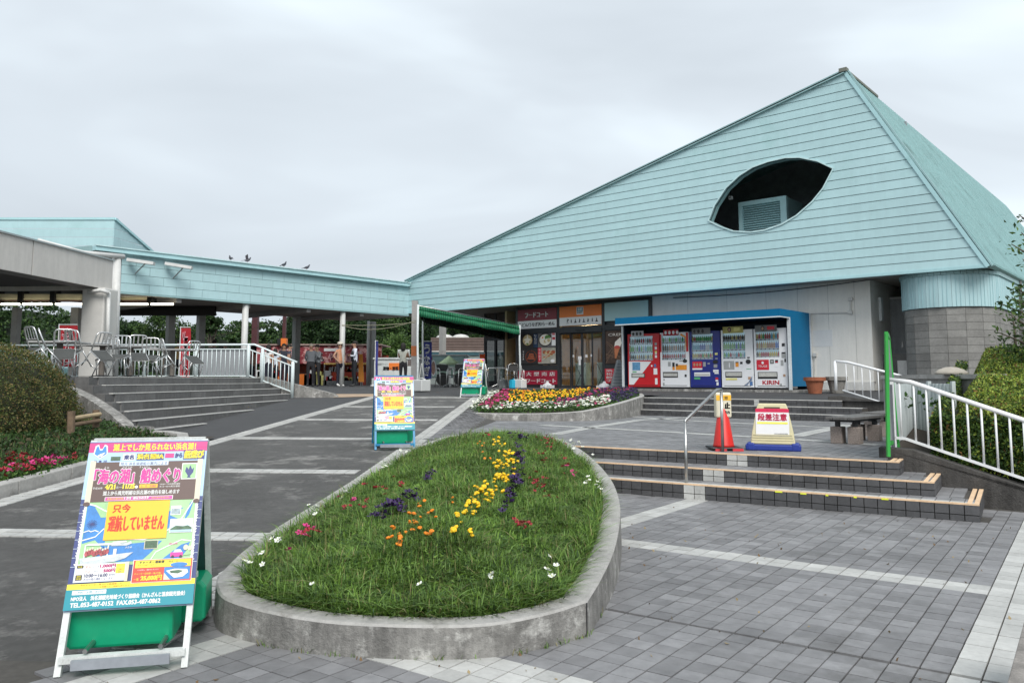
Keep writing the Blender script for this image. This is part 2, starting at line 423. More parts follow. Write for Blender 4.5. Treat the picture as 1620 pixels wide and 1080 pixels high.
# ---- lower paving (single tiles, joints recessed)
low = thing('pavement', None, None, (0, 0, 0), world=True, kind='structure')
LZ = .085
mb = MB(); mb.poly([PV.w(-7.5, -2, LZ-.012), PV.w(6.5, -2, LZ-.012), PV.w(6.5, 10.5, LZ-.012), PV.w(-7.5, 10.5, LZ-.012)])
def low_white(u, n):
    return (-4.0 < u < -3.73) or (-.65 < u < -.38) or (6.30 < n < 6.57 and u < -.4) or (3.03 < n < 3.43 and u < -1.0)
items = []
def step_front(P): return S.l(P)[1]       # depth in the step frame
S3F = S.l(G(1083.7, 784.8, .10))[1]       # foot of the lowest step
UR2 = S.l(G(1549.6, 797.3, .26))[0]
UWL = S.l(G(1389.6, 724, .56))[0]
u0 = -4.0 - TW*.5 - 18*TW
for i in range(78):
    for j in range(66):
        u = u0 + i*TW; n = 3.43 - TW*.5 - 14*TW + j*TW
        # expansion joint
        n2 = n + (.03 if n > 4.52 else 0)
        P = PV.w(u, n2, LZ)
        q, s, _ = R_.l(P)
        if P.y < 2.4 or P.x > 8.5 or S.l(P)[1] > S3F + 1.3 or q < -2.6 and u < -4.2 and s > 2: continue
        if u < -4.05 and q < -2.1 and not (-2.6 < q): continue
        if u > .2 and P.y < 3: continue
        px = 810 + 1270*P.x/P.y
        if px > 2150 or px < -150: continue
        if S.l(P)[1] > S3F-.03 and S.l(P)[0] < UR2 + .03: continue
        mk = 'tile_white' if low_white(u, n) else 'tile_gray'
        g = .010 if i % 1 == 0 else .006
        items.append((P + Vector((0, 0, random.uniform(-.0015, .0015))), TW-.0085, TW-.005, .03, PV.a, mk))
# footprint of the planter is left out further down (tiles under it cannot be seen)
mb2 = mb.build('bedding', MATS['grout'], low)
slabs('paving_tile', items, low)
# ---- upper paving
up = thing('upper_pavement', None, None, (0, 0, 0), world=True, kind='structure')
UZ = .56
def up_z(P):
    q, s, _ = R_.l(P); w = min(1, max(0, (q+2.62)/.55)); return ramp_z(s)*(1-w) + UZ*w
N1 = S.l(G(1083.7, 713.7, UZ))[1]         # front edge of the top step
items = []
gx = np.arange(-13, 6, TW); gy = np.arange(7, 23, TW)
for i, u in enumerate(gx):
    for j, n in enumerate(gy):
        P = PV.w(u, n); q, s, _ = R_.l(P); d = B.l(P)[1]
        if S.l(P)[0] > UWL + .05 or q < -2.6 or S.l(P)[1] < N1+.10 or d > 18.45 or P.x > 9.5: continue
        if P.y < 8.5: continue
        px = 810 + 1270*P.x/P.y
        if px > 1680: continue
        z = up_z(P)
        items.append(((P.x, P.y, z + random.uniform(-.001, .001)), TW-.008, TW-.006, .02, PV.a, 'tile_gray'))
slabs('paving_tile', items, up, limit=150)
mb = MB(); gs = .4
xs = np.arange(-2.62, 10.5, gs); yss = np.arange(9, 26, gs)
for x in xs:
    for y in yss:
        c = R_.w(x+gs/2, y+gs/2)
        if S.l(c)[0] > UWL - .15 or S.l(c)[1] < N1+.25 or B.l(c)[1] > 19.3: continue
        q4 = [R_.w(x, y), R_.w(x+gs, y), R_.w(x+gs, y+gs), R_.w(x, y+gs)]
        mb.poly([(p.x, p.y, up_z(p)-.010) for p in q4])
mb.build('bedding', MATS['grout'], up, normals=False)
# white bands across the upper paving
mb = MB()
def band(pts, w):
    P = [G(a, b, UZ) for a, b in pts]
    P = [Vector((p.x, p.y, up_z(p)+.005)) for p in P]
    for a, b in zip(P, P[1:]):
        d = (b-a); L_ = d.length; d.normalize(); s = Vector((-d.y, d.x, 0))*w/2; k = 0.
        n = max(1, int(L_/TW))
        for i in range(n):
            p0 = a + d*(L_*i/n); p1 = a + d*(L_*(i+1)/n - .007)
            for sg in (-1, 1):
                o = s*.5*sg; h = s*.47
                mb.poly([p0+o-h, p1+o-h, p1+o+h, p0+o+h], 0, random.random())
band([(856, 672.5), (960, 678), (1062, 683.5), (1142, 688.5), (1192, 691)], .27)
band([(1257, 695), (1392, 704)], .27)
band([(878, 687), (940, 675), (1012, 664.5)], .27)
band([(1012, 664.5), (1070, 661), (1125, 659.5)], .27)
band([(1000, 659), (1067, 664), (1160, 669), (1309, 676)], .24)
band([(1257, 690), (1300, 681), (1345, 671.5)], .3)
mb.build('tile_band', MATS['tile_white_a'], up, normals=False, kind='stuff')

# ---- lower steps
st = thing('stairs', 'three low tiled steps with peach nosing strips in front of the safety cone', 'stairs', G(1083, 785, .1), world=True)
ZS = [.56, .41, .26, LZ]
nf_ = [N1, S.l(G(1083.7, 738.9, .41))[1], S.l(G(1083.7, 764.8, .26))[1]]
uR = [S.l(G(1419.3, 732.6, .56))[0], S.l(G(1477.8, 762.7, .41))[0], S.l(G(1549.6, 797.3, .26))[0]]
WB = S.l(G(1564.4, 774, .26))[1]          # the dark wall behind the step ends
uL = S.l(G(905, 706, .56))[0] - .8
RW = .1335
white_u = S.l(G(1083, 785, .1))[0]
for k in range(3):
    z1, z0 = ZS[k], ZS[k+1]; nf = nf_[k]
    mb = MB(); mb.box(uL, uR[k]-.02, nf+.02, (nf_[k]+1.3 if k else nf+.5), z0-.1, z1-.02, S); mb.build('step_core', MATS['grout'], st)
    items = []
    nn = int((uR[k]-uL)/RW)
    mbt = MB(); wl = MB()
    for i in range(nn):
        ua = uR[k] - (i+1)*RW
        isw = white_u-.03 < ua+RW/2 + (.28 if k == 0 else .14 if k == 1 else 0)*-.9 < white_u + .24
        for j, (a, b) in enumerate(((z0+.002, z0+.06), (z0+.068, z1-.012))):
            o = bpy.data.objects.new('riser_tile', unit_box(MATS[('tile_white' if isw else 'tile_dark') + '_o'])); COL.objects.link(o)
            o.parent = st
            o.location = S.w(ua+RW/2, nf+.01, b) - Vector(st['_loc']); o.rotation_euler = (0, 0, S.a)
            o.scale = (RW-.009, .022 + random.uniform(0, .002), b-a)
    # end return tiles
    dep = WB - nf
    for i in range(int(dep/RW)+1):
        y0 = nf+.005+i*RW; y1 = min(y0+RW-.009, WB)
        if y1-y0 < .02: continue
        for a, b in ((z0+.002, z0+.06), (z0+.068, z1-.012)): mbt.box(uR[k]-.03, uR[k], y0, y1, a, b, S, 0, random.random())
    mbt.build('return_tiles', MATS['tile_dark_a'], st, normals=False, kind='stuff')
    # tread tiles
    tr = MB(); nb = (nf_[k-1] if k else nf+.14)
    mats = [MATS['tile_gray_a'], MATS['tile_white_a']]
    for i in range(nn):
        ua = uR[k]-(i+1)*RW; y = nf+.035; j = 0
        while y < nb-.01:
            y1 = min(y+RW, nb); tr.box(ua+.003, ua+RW-.004, y, y1-.005, z1-.02, z1, S, 1 if (k == 2 and j == 0) else 0, random.random()); y = y1; j += 1
    # tread beyond the upper step's end
    if k:
        y = nb; uu = uR[k-1]
        while y < WB-.02:
            y1 = min(y+RW, WB); ua = uu
            while ua < uR[k]-.02:
                ub = min(ua+RW, uR[k]-.15); 
                if ub-ua > .02: tr.box(ua+.003, ub-.004, y, y1-.005, z1-.02, z1, S, 0, random.random())
                ua += RW
            y = y1
    tr.build('tread_tiles', mats, st, normals=False, kind='stuff')
    nz = MB(); nz.box(uL, uR[k], nf-.004, nf+.033, z1-.012, z1+.004, S)
    nz.build('nosing_strip', MATS['nosing'], st)
    for dx in (.0, .062):
        nz = MB(); nz.box(uR[k]-.045-dx, uR[k]-.003-dx, nf+.036, WB-.02, z1-.01, z1+.003, S); nz.build('nosing_strip', MATS['nosing'], st)
mk = MB()
for px, py, w in ((1232, 777.5, 11), (1271, 780.5, 9), (1308.5, 783, 4), (1353, 786, 4.5), (1400, 789, 10)):
    P = GP(px, py, (S.Y.x, S.Y.y, 0), nf_[2]); u, n, z = S.l(P); h = w*P.y/1270/2
    mk.box(u-h, u+h, nf_[2]-.006, nf_[2]+.002, z-.008, z+.008, S)
mk.build('yellow_tape', M('yellow_tape', (.8, .85, .05), rough=.5), st)

# ---- dark sloping wall on the right of the steps
wl = MB()
ax = S.l(G(1389.6, 724, .56)); uw0 = ax[0]
def wall_top(u):
    P0 = S.l(GP(1443.7, 711, (S.Y.x, S.Y.y, 0), WB)); P1 = S.l(GP(1620, 769.6, (S.Y.x, S.Y.y, 0), WB))
    if u < P0[0]: return P0[2] + .015
    return P0[2] + (u-P0[0])*(P1[2]-P0[2])/(P1[0]-P0[0])
uk = [uw0, S.l(GP(1443.7, 711, (S.Y.x, S.Y.y, 0), WB))[0], uw0+1.0, uw0+1.7, uw0+2.6]
pts = [(uw0, .0)] + [(u, wall_top(u)) for u in uk] + [(uk[-1], 0.)]
wl.prism(pts, lambda a, b, h: S.w(a, WB+h, b), .0, .22)
wl.build('retaining_wall', MATS['concrete_dark'], bevel=.008, label='dark weathered concrete wall sloping down behind the ends of the peach edged steps', cat='wall')
# raised planting ground behind it
mb = MB()
for a in np.arange(0, 8, .5):
    for b in np.arange(.1, 9, .5):
        mb.poly([tuple(S.w(uw0+p, WB+q))[:2] + (max(.05, wall_top(min(uw0+p, uw0+3.2))-.08) + (q-.1)*.07,) for p, q in ((a, b), (a+.5, b), (a+.5, b+.5), (a, b+.5))])
mb.build('planting_ground', MATS['soil'], kind='structure')

# ---- upper steps
st2 = thing('stairs', 'three grey tiled steps with pale edges below the row of vending machines', 'stairs', B.w(UA+2, 18.5, .56), world=True)
ZU = [1.01, .86, .71, .56]; DU = [19.2, 18.85, 18.5]
UE = [B.l(BD(1332, 632.5, 19.2))[0], B.l(BD(1363.6, 643, 18.85))[0], B.l(BD(1392, 655, 18.5))[0]]
for k in range(3):
    mb = MB(); mb.box(UA-.6, UE[k], DU[k]+.015, DU[k]+.8, ZU[k+1]-.1, ZU[k]-.012, B); mb.build('step_core', MATS['grout'], st2)
    mb = MB(); n = int((UE[k]-UA+.6)/TW)
    for i in range(n):
        a = UE[k]-(i+1)*TW
        for z0, z1 in ((ZU[k+1]+.002, ZU[k+1]+.066), (ZU[k+1]+.073, ZU[k]-.012)):
            w = 1 if (i == 20+k*0 and k == 2) or (i == 15 and k == 0) else 0
            mb.box(a+.004, a+TW-.004, DU[k], DU[k]+.02, z0, z1, B, w, random.random())
    mb.build('riser_tiles', [MATS['tile_dark_a'], MATS['tile_white_a']], st2, normals=False, kind='stuff')
    mb = MB(); mb.box(UA-.6, UE[k], DU[k]-.004, DU[k]+.04, ZU[k]-.014, ZU[k]+.003, B); mb.build('nosing_strip', MATS['nosing_white'], st2)
    if k:
        mb = MB(); mb.box(UA-.6, UE[k], DU[k]+.04, DU[k-1]+.01, ZU[k]-.02, ZU[k], B); mb.build('tread', MATS['tile_gray_a'], st2)
# wall beside them, running on to the right behind the benches
CW = 19.28; c1_ = B.l(BD(1398, 636, CW)); c2_w = B.l(BD(1440, 651, CW))
mb = MB(); mb.prism([(UE[0]-.35, .5), (UE[0]-.35, 1.10), (UE[0]-.1, 1.12), (c1_[0], c1_[2]), (c1_[0]+3, c1_[2]-.35), (c1_[0]+3, .4)], lambda a, b, h: B.w(a, CW+h, b), 0, .25)
mb.build('cheek_wall', MATS['concrete_dark'], label='sloping dark concrete wall at the right end of the upper steps', cat='wall')
mb = MB(); mb.prism([(UE[0]-.3, CW+.25), (UE[0]+9, CW+.25), (UE[0]+9, CW+5.2), (UE[0]-.3, CW+5.2)], lambda a, b, h: B.w(a, b, h), .6, 1.02)
mb.build('raised_ground', MATS['asphalt_smooth'], kind='structure')
# fill between the ramp border and the planter, and the strip at the foot of the left stairs
mb = MB()
for k in range(40):
    s0 = 13.0 + .25*k; s1_ = s0+.25; mb.poly([R_.w(-9.2, s0, ramp_z(s0)-.008), R_.w(-5.95, s0, ramp_z(s0)-.008), R_.w(-5.95, s1_, ramp_z(s1_)-.008), R_.w(-9.2, s1_, ramp_z(s1_)-.008)])
mb.build('stair_foot_paving', MATS['asphalt_smooth'], road, normals=False)
# ================================================================== planter with grass
def plane_pt(px, py, z0, sl, y0):            # on plane z = z0 + sl*(Y-y0)
    r = ray(px, py); t = (z0 - sl*y0 - EYE)/(r.z - sl)
    return Vector((r.x*t, t, EYE + r.z*t))
def smooth_loop(P, corners=(), n=5):
    """closed Catmull-Rom through P, keeping some points sharp"""
    out = []; m = len(P)
    for i in range(m):
        p0, p1, p2, p3 = P[i-1], P[i], P[(i+1) % m], P[(i+2) % m]
        if i in corners: p0 = p1 + (p1-p2)
        if (i+1) % m in corners: p3 = p2 + (p2-p1)
        for k in range(n):
            t = k/n; out.append(.5*((2*p1) + (p2-p0)*t + (2*p0-5*p1+4*p2-p3)*t*t + (3*p1-p0-3*p2+p3)*t**3))
    return out
def inset(L_, w):
    n = len(L_); A = sum(L_[i].x*L_[(i+1) % n].y - L_[(i+1) % n].x*L_[i].y for i in range(n)); sg = 1 if A > 0 else -1; out = []
    for i in range(n):
        a = (L_[i]-L_[i-1]); b = (L_[(i+1) % n]-L_[i]); a.z = b.z = 0
        if a.length < 1e-6: a = b
        na = Vector((-a.y, a.x, 0)).normalized()*sg; nb = Vector((-b.y, b.x, 0)).normalized()*sg
        m = (na+nb).normalized(); k = min(1.6, 1/max(.4, m.dot(na))); out.append(L_[i] + m*w*k)
    return out
def inside(poly, X, Y):
    n = len(poly); r = np.zeros(len(X), bool); j = n-1
    for i in range(n):
        xi, yi, xj, yj = poly[i].x, poly[i].y, poly[j].x, poly[j].y
        c = ((yi > Y) != (yj > Y)) & (X < (xj-xi)*(Y-yi)/((yj-yi) or 1e-9)+xi); r ^= c; j = i
    return r
def rim_mesh(outer, inner, zb, batter=.012, c=.012):
    """kerb ring: outer face, chamfer, top, inner face"""
    mb = MB(); n = len(outer); rows = []
    for i in range(n):
        o, q = outer[i], inner[i]; d = (q-o).normalized()
        rows.append([Vector((o.x, o.y, zb(o))) - d*batter, Vector((o.x, o.y, o.z-c)), o + d*c, q - d*c, Vector((q.x, q.y, q.z-c)), Vector((q.x, q.y, q.z-.12))])
    for i in range(n):
        a, b = rows[i], rows[(i+1) % n]; k = len(mb.v); mb.v += [tuple(p) for p in a+b]
        for j in range(5): mb.f.append((k+j, k+6+j, k+7+j, k+1+j)); mb.m.append(0 if j == 0 else 1); mb.t.append(.5)
    return mb
RS = (.245, .058, 4.15)
pix = [(342, 925), (356, 945), (413, 963.5), (503, 980), (601, 987), (707, 989), (788, 984), (870, 967.6), (929, 949), (951, 912.6), (971.5, 867.8),
       (980.5, 823), (979.6, 790), (967.4, 757.8), (943, 729), (914, 707), (880, 692), (820, 684.5), (760, 684), (716, 688), (697, 692), (641.5, 712), (584, 743), (470, 813), (425.6, 841), (380.7, 873), (344, 909)]
P1 = [plane_pt(a, b, *RS) for a, b in pix]
outer1 = smooth_loop(P1, (8, 20, 26), 5); inner1 = inset(outer1, .155)
pl1 = thing('flower_bed', 'grass filled teardrop flower bed with a worn concrete rim in the foreground', 'flower bed', (-.2, 6.5, .1), world=True)
rim_mesh(outer1, inner1, lambda p: -.02).build('rim', [MATS['concrete'], MATS['concrete_rim']], pl1)
jp = GY(929, 975, outer1[40].y)
o_ = P1[8]; mb = MB(); mb.bar((o_.x-.004, o_.y-.014, .0), (o_.x-.004, o_.y-.014, o_.z-.01), .006, .006); mb.build('rim_joint', MATS['black'], pl1)
cen = sum(inner1, Vector())/len(inner1)
def soil_z(X, Y): return RS[0] + RS[1]*(Y-RS[2]) - .05
mb = MB(); n = len(inner1)
rings = []
for k, f in enumerate((1.0, .8, .55, .3, 0.02)):
    rings.append([Vector((cen.x+(p.x-cen.x)*f, cen.y+(p.y-cen.y)*f, p.z*f + (1-f)*(RS[0]+RS[1]*(cen.y-RS[2])) - .06 + .13*(1-f*f))) for p in inner1])
for k in range(4):
    for i in range(n):
        j = (i+1) % n; mb.poly([rings[k][i], rings[k][j], rings[k+1][j], rings[k+1][i]])
mb.build('soil', MATS['soil'], pl1, smooth=True, normals=False)
fill = []; fb_ = MB()
for k in range(0, 75):
    for q in [edge_q(4.6+k*TW) + .27 + .135*j for j in range(4)]:
        s_ = 4.6 + k*TW; P = R_.w(q, s_)
        if s_ < 5.0 + (q+2.3)*3: continue
        if inside(outer1, np.array([P.x]), np.array([P.y]))[0] : continue
        z = ramp_z(s_); fill.append((R_.w(q, s_, z+.004), TW-.008, TW-.008, .03, R_.a, 'tile_gray'))
        h = TW/2; fb_.poly([R_.w(q-h, s_-h, z-.005), R_.w(q+h, s_-h, z-.005), R_.w(q+h, s_+h, z-.005), R_.w(q-h, s_+h, z-.005)])
fb_.build('bedding', MATS['grout'], road, normals=False); slabs('paving_tile', fill, road, limit=40)
# distance inside the inner rim for mound and density
ia = np.array([(p.x, p.y) for p in inner1])
def edge_dist(X, Y): return np.min(np.hypot(X[:, None]-ia[None, :, 0], Y[:, None]-ia[None, :, 1]), axis=1)
def mound(X, Y):
    d = edge_dist(X, Y); return RS[0]+RS[1]*(Y-RS[2]) - .05 + .13*np.clip(d/1.1, 0, 1)
def scatter_in(poly, n, x0, x1, y0, y1, power=0):
    Xs, Ys = [], []; c = 0
    while c < n:
        X = rng.uniform(x0, x1, n*3); Y = rng.uniform(y0, y1, n*3)
        if power: keep = rng.random(n*3) < (y0/Y)**power; X, Y = X[keep], Y[keep]
        k = inside(poly, X, Y); Xs.append(X[k]); Ys.append(Y[k]); c += k.sum()
    return np.concatenate(Xs)[:n], np.concatenate(Ys)[:n]
x0 = min(p.x for p in inner1); x1 = max(p.x for p in inner1); y0 = min(p.y for p in inner1); y1 = max(p.y for p in inner1)
ph = rng.uniform(0, 6.28, 8)
def patch(X, Y, s=1.):
    return (np.sin(X*3.1*s+ph[0])*np.sin(Y*2.3*s+ph[1]) + .6*np.sin(X*7.3*s+Y*2.9*s+ph[2]) + .5*np.sin(Y*9.1*s-X*4.3*s+ph[3]))/2.1
def grass(name, X, Y, Z, h, mats, parent, wd=.0032, weights=None, lean=.9, **kw):
    n = len(X); a = rng.uniform(0, 2*np.pi, n); dx, dy = np.cos(a), np.sin(a); w = wd*rng.uniform(.7, 1.5, n)
    bend = rng.uniform(.12, lean, n)*h
    V = np.empty((n, 7, 3)); px, py = -dy, dx
    for k, (t, ww) in enumerate(((0, .8), (.38, 1.), (.72, .7))):
        b = bend*t**1.8; z = Z + h*t*(1-.25*t*np.clip(bend/h, 0, 1))
        V[:, 2*k, 0] = X+dx*b+px*w*ww; V[:, 2*k, 1] = Y+dy*b+py*w*ww; V[:, 2*k, 2] = z
        V[:, 2*k+1, 0] = X+dx*b-px*w*ww; V[:, 2*k+1, 1] = Y+dy*b-py*w*ww; V[:, 2*k+1, 2] = z
    V[:, 6, 0] = X+dx*bend; V[:, 6, 1] = Y+dy*bend; V[:, 6, 2] = Z+h*(1-.35*np.clip(bend/h, 0, 1))
    V[:, :, 0] += rng.normal(size=n)[:, None]*0
    me = bpy.data.meshes.new(name); me.vertices.add(7*n); me.vertices.foreach_set('co', V.reshape(-1))
    base = (np.arange(n)*7)[:, None]
    lp = np.concatenate([base+np.array([[0, 1, 3, 2]]), base+np.array([[2, 3, 5, 4]]), base+np.array([[4, 5, 6]])], axis=1).astype(np.int32)
    me.loops.add(11*n); me.loops.foreach_set('vertex_index', lp.reshape(-1))
    ls = ((np.arange(n)*11)[:, None] + np.array([[0, 4, 8]])).astype(np.int32)
    me.polygons.add(3*n); me.polygons.foreach_set('loop_start', ls.reshape(-1))
    for m_ in mats: me.materials.append(m_)
    mi = rng.choice(len(mats), n, p=weights).astype(np.int32); me.polygons.foreach_set('material_index', np.repeat(mi, 3))
    me.polygons.foreach_set('use_smooth', [True]*(3*n)); me.update(calc_edges=True)
    o = bpy.data.objects.new(name, me); COL.objects.link(o)
    if parent:
        o.parent = parent
        if parent.get('_w'): o.location = -Vector(parent['_loc'])
    return tag(o, **kw)
gm = [leafmat('grass_bright', (.17, .29, .05)), leafmat('grass_mid', (.10, .185, .038)), leafmat('grass_dark', (.045, .095, .028)), leafmat('grass_dry', (.26, .24, .10)), leafmat('grass_pale', (.20, .33, .09))]
NG = 98000
X, Y = scatter_in(inner1, NG, x0, x1, y0, y1, 1.3)
tuft = np.clip(.55+.45*patch(X, Y, 1.6), 0, 1)
H = (.065 + .10*tuft*rng.uniform(.5, 1.2, NG))*np.clip(.88+edge_dist(X, Y)*1.2, .8, 1) * np.where(rng.random(NG) < .03, 1.5, 1)
Xe, Ye = scatter_in(inner1, 60000, x0, x1, y0, y1, 1.0); ke = edge_dist(Xe, Ye) < .10; Xe, Ye = Xe[ke][:2600], Ye[ke][:2600]
grass('edge_grass', Xe, Ye, mound(Xe, Ye), rng.uniform(.12, .2, len(Xe)), gm, pl1, weights=[.4, .3, .1, .08, .12], lean=2.0, kind='stuff')
grass('grass', X, Y, mound(X, Y)-.01, H, gm, pl1, weights=[.33, .31, .16, .07, .13], lean=1.7, kind='stuff')
# weeds in the joint round the foot of the planter
wx, wy = [], []
for i in range(10, 45):
    a, b = outer1[i % len(outer1)], outer1[(i+1) % len(outer1)]
    for _ in range(random.choice([0, 0, 2, 9])): t = random.random(); p = a.lerp(b, t); d = (p-cen); d.z = 0; d.normalize(); wx.append(p.x+d.x*random.uniform(.0, .03)); wy.append(p.y+d.y*random.uniform(.0, .03))
grass('joint_weeds', np.array(wx), np.array(wy), np.full(len(wx), .083), rng.uniform(.015, .05, len(wx)), gm, None, wd=.002, lean=1.2, kind='stuff')
# broad weed leaves low in the grass
NW = 26000
X, Y = scatter_in(inner1, NW, x0, x1, y0, y1, 1.2)
Pw = np.stack([X, Y, mound(X, Y)+rng.uniform(.0, .075, NW)], 1)
quads_obj('weed_leaves', Pw, .038, gm[:3], pl1, asp=.32, up=.3, weights=[.3, .45, .25], kind='stuff')
# feathery seed heads
NS = 1800
X, Y = scatter_in(inner1, NS, x0, x1, y0, y1, .4); sel = (Y > 6.5) | (X < -.3); X, Y = X[sel], Y[sel]
grass('seed_stalks', X, Y, mound(X, Y), rng.uniform(.12, .2, len(X)), [gm[4], gm[3]], pl1, wd=.0016, lean=.35, weights=[.65, .35], kind='stuff')

# ---- flowers: one little mesh per kind, one object per flower
def flower_mesh(name, r, mats, petals=5, layers=1, cup=.35, ruffle=.0, stem=.10):
    mb = MB()
    for l in range(layers):
        rr = r*(1-.27*l); c = cup + .38*l
        for k in range(petals):
            a = 2*math.pi*(k+.5*l)/petals; w = math.pi/petals*1.15
            f = lambda t, u: (rr*t*math.cos(a+u*w), rr*t*math.sin(a+u*w), rr*c*t*t + .012*l + ruffle*random.uniform(-1, 1))
            mb.add([(0, 0, .004*l), f(.65, -.8), f(1., -.35), f(1.04, .35), f(.65, .8)], [(0, 1, 2, 3, 4)], 0)
    mb.lathe([(r*.16, .004+.012*(layers-1)), (r*.13, .02+.012*(layers-1))], n=6, mi=1)
    mb.tube([(0, 0, -stem), (0.004, 0, -stem*.4), (0, 0, 0)], .0022, n=4, mi=2, caps=False)
    me = mb.mesh(name, mats, normals=False); return me
stem_m = leafmat('stem_green', (.06, .14, .03))
def petal(n, c): return M(n, c, rough=.6, var=.18, vs=30)
def pompom(name, r, mats, stem=.10):
    mb = MB(); prev = None; prof = [(.55, -.25), (.95, .05), (1., .35), (.8, .62), (.45, .8), (.05, .84)]; o = 0; n = 9
    for j, (a, z) in enumerate(prof):
        for k in range(n): q = 2*math.pi*(k+.5*(j % 2))/n; rr = r*a*random.uniform(.86, 1.12); mb.v.append((rr*math.cos(q), rr*math.sin(q), r*z*random.uniform(.88, 1.1)))
    for j in range(len(prof)-1):
        for k in range(n): a = j*n+k; b = j*n+(k+1) % n; mb.f.append((a, b, b+n, a+n)); mb.m.append(0 if (j+k) % 3 else 1); mb.t.append(.5)
    mb.tube([(0, 0, -stem), (0.004, 0, -stem*.4), (0, 0, 0)], .0022, n=4, mi=2, caps=False); return mb.mesh(name, mats, normals=False)
FM = {
 'yellow': pompom('marigold_yellow', .027, [petal('petal_yellow', (.95, .62, .01)), petal('petal_gold', (.85, .44, .01)), stem_m]),
 'orange': pompom('marigold_orange', .025, [petal('petal_orange', (.85, .27, .01)), petal('petal_rust', (.6, .14, .01)), stem_m]),
 'purple': flower_mesh('petunia_purple', .034, [petal('petal_purple', (.032, .010, .075)), petal('petal_black', (.01, .005, .02)), stem_m], 5, 1, .35, .004),
 'red': flower_mesh('petunia_red', .026, [petal('petal_red', (.33, .012, .03)), petal('petal_darkred', (.12, .01, .01)), stem_m], 5, 1, .3, .004),
 'pink': flower_mesh('petunia_pink', .030, [petal('petal_pink', (.55, .035, .20)), petal('petal_rose', (.4, .02, .1)), stem_m], 5, 1, .3, .004),
 'white': flower_mesh('petunia_white', .032, [petal('petal_white', (.80, .82, .76)), petal('petal_cream', (.6, .62, .3)), stem_m], 5, 1, .35, .004)}
def put_flower(parent, kind, p, s=1., tilt=.5):
    o = bpy.data.objects.new('flower', FM[kind]); COL.objects.link(o); o.parent = parent
    o.location = Vector(p) - (Vector(parent['_loc']) if parent.get('_w') else Vector())
    o.rotation_euler = (random.uniform(-tilt, tilt)+.25, random.uniform(-tilt, tilt), random.uniform(0, 6.28)); s *= random.uniform(.75, 1.2); o.scale = (s, s, s); return o
def on_bed(px, py):                          # where a pixel meets the bed surface
    p = plane_pt(px, py, RS[0]+.15, RS[1], RS[2]); return p
def spray(kind, blobs, s=1.):
    for px, py, rx, ry, n in blobs:
        for _ in range(n):
            a = random.gauss(px, rx*.5), random.gauss(py, ry*.5); p = on_bed(*a)
            put_flower(pl1, kind, (p.x, p.y, p.z + random.uniform(-.03, .035)), s)
spray('yellow', [(790, 702, 10, 5, 8), (806, 718, 10, 6, 8), (800, 732, 16, 10, 20), (795, 756, 16, 5, 16), (765, 782, 18, 9, 24), (745, 798, 14, 6, 9), (728, 820, 5, 3, 5), (752, 806, 12, 5, 5), (716, 843, 6, 6, 4), (745, 843, 4, 4, 3), (786, 745, 6, 14, 9), (775, 770, 20, 10, 8)], .72)
spray('orange', [(628, 858, 12, 6, 10), (650, 825, 14, 8, 7), (681, 814, 5, 3, 3), (663, 838, 8, 4, 2), (715, 790, 3, 3, 2), (680, 846, 12, 4, 3), (760, 702, 14, 4, 4), (664, 796, 10, 10, 3), (695, 825, 8, 3, 2), (770, 728, 14, 8, 3), (640, 840, 22, 12, 8)], .62)
spray('purple', [(622, 800, 24, 9, 24), (680, 750, 10, 10, 8), (818, 690, 18, 6, 12), (822, 720, 12, 16, 24), (817, 752, 12, 16, 24), (808, 782, 8, 14, 16), (640, 782, 22, 6, 9), (600, 812, 12, 4, 5), (800, 800, 6, 8, 4)], .95)
spray('red', [(868, 700, 24, 12, 20), (850, 760, 15, 14, 18), (830, 828, 20, 5, 12), (890, 735, 14, 14, 8), (600, 770, 26, 10, 8), (630, 764, 10, 4, 4), (870, 784, 14, 10, 5), (575, 795, 20, 6, 6), (860, 722, 10, 10, 6), (496, 843, 20, 8, 5), (768, 690, 10, 4, 3)], .8)
spray('pink', [(553, 795, 12, 5, 4), (480, 838, 14, 6, 5), (455, 875, 4, 3, 1), (905, 742, 14, 10, 4)], .72)
spray('white', [(869, 902, 8, 5, 5), (870, 884, 3, 2, 1), (777, 917, 5, 2, 2), (660, 927, 3, 3, 1), (493, 918, 3, 3, 1), (416, 880, 12, 6, 5), (440, 857, 8, 5, 4), (500, 805, 12, 4, 5), (545, 782, 6, 4, 3), (610, 735, 20, 5, 4), (934, 760, 12, 6, 6), (385, 895, 6, 6, 3), (905, 700, 14, 8, 8), (945, 772, 8, 3, 3), (640, 712, 8, 3, 3), (925, 720, 8, 8, 4)], .62)

# ================================================================== flower planter by the upper steps
top2 = [(731, 649, .76), (735, 651.5, .74), (779, 653.5, .725), (858, 653.5, .735), (917, 650.5, .775), (950, 645, .84), (985, 636.5, .94), (1010, 629, 1.02), (1019, 625.5, 1.05), (1014, 621.5, 1.08), (996, 619.8, 1.10), (900, 618.8, 1.115), (800, 618.5, 1.12), (768, 619.5, 1.10), (750, 632, .93)]
P2 = [G(a, b, z) for a, b, z in top2]
outer2 = smooth_loop(P2, (13,), 4); inner2 = inset(outer2, .14)
pl2 = thing('flower_bed', 'concrete edged bed packed with white, yellow and purple flowers before the shop', 'flower bed', (2, 21, .6), world=True)
rim_mesh(outer2, inner2, lambda p: .45).build('rim', [MATS['concrete'], MATS['concrete_rim']], pl2)
A2 = np.array([(p.x, p.y, 1.) for p in inner2]); z2 = np.array([p.z for p in inner2]); cf = np.linalg.lstsq(A2, z2, rcond=None)[0]
c2 = sum(inner2, Vector())/len(inner2); mb = MB()
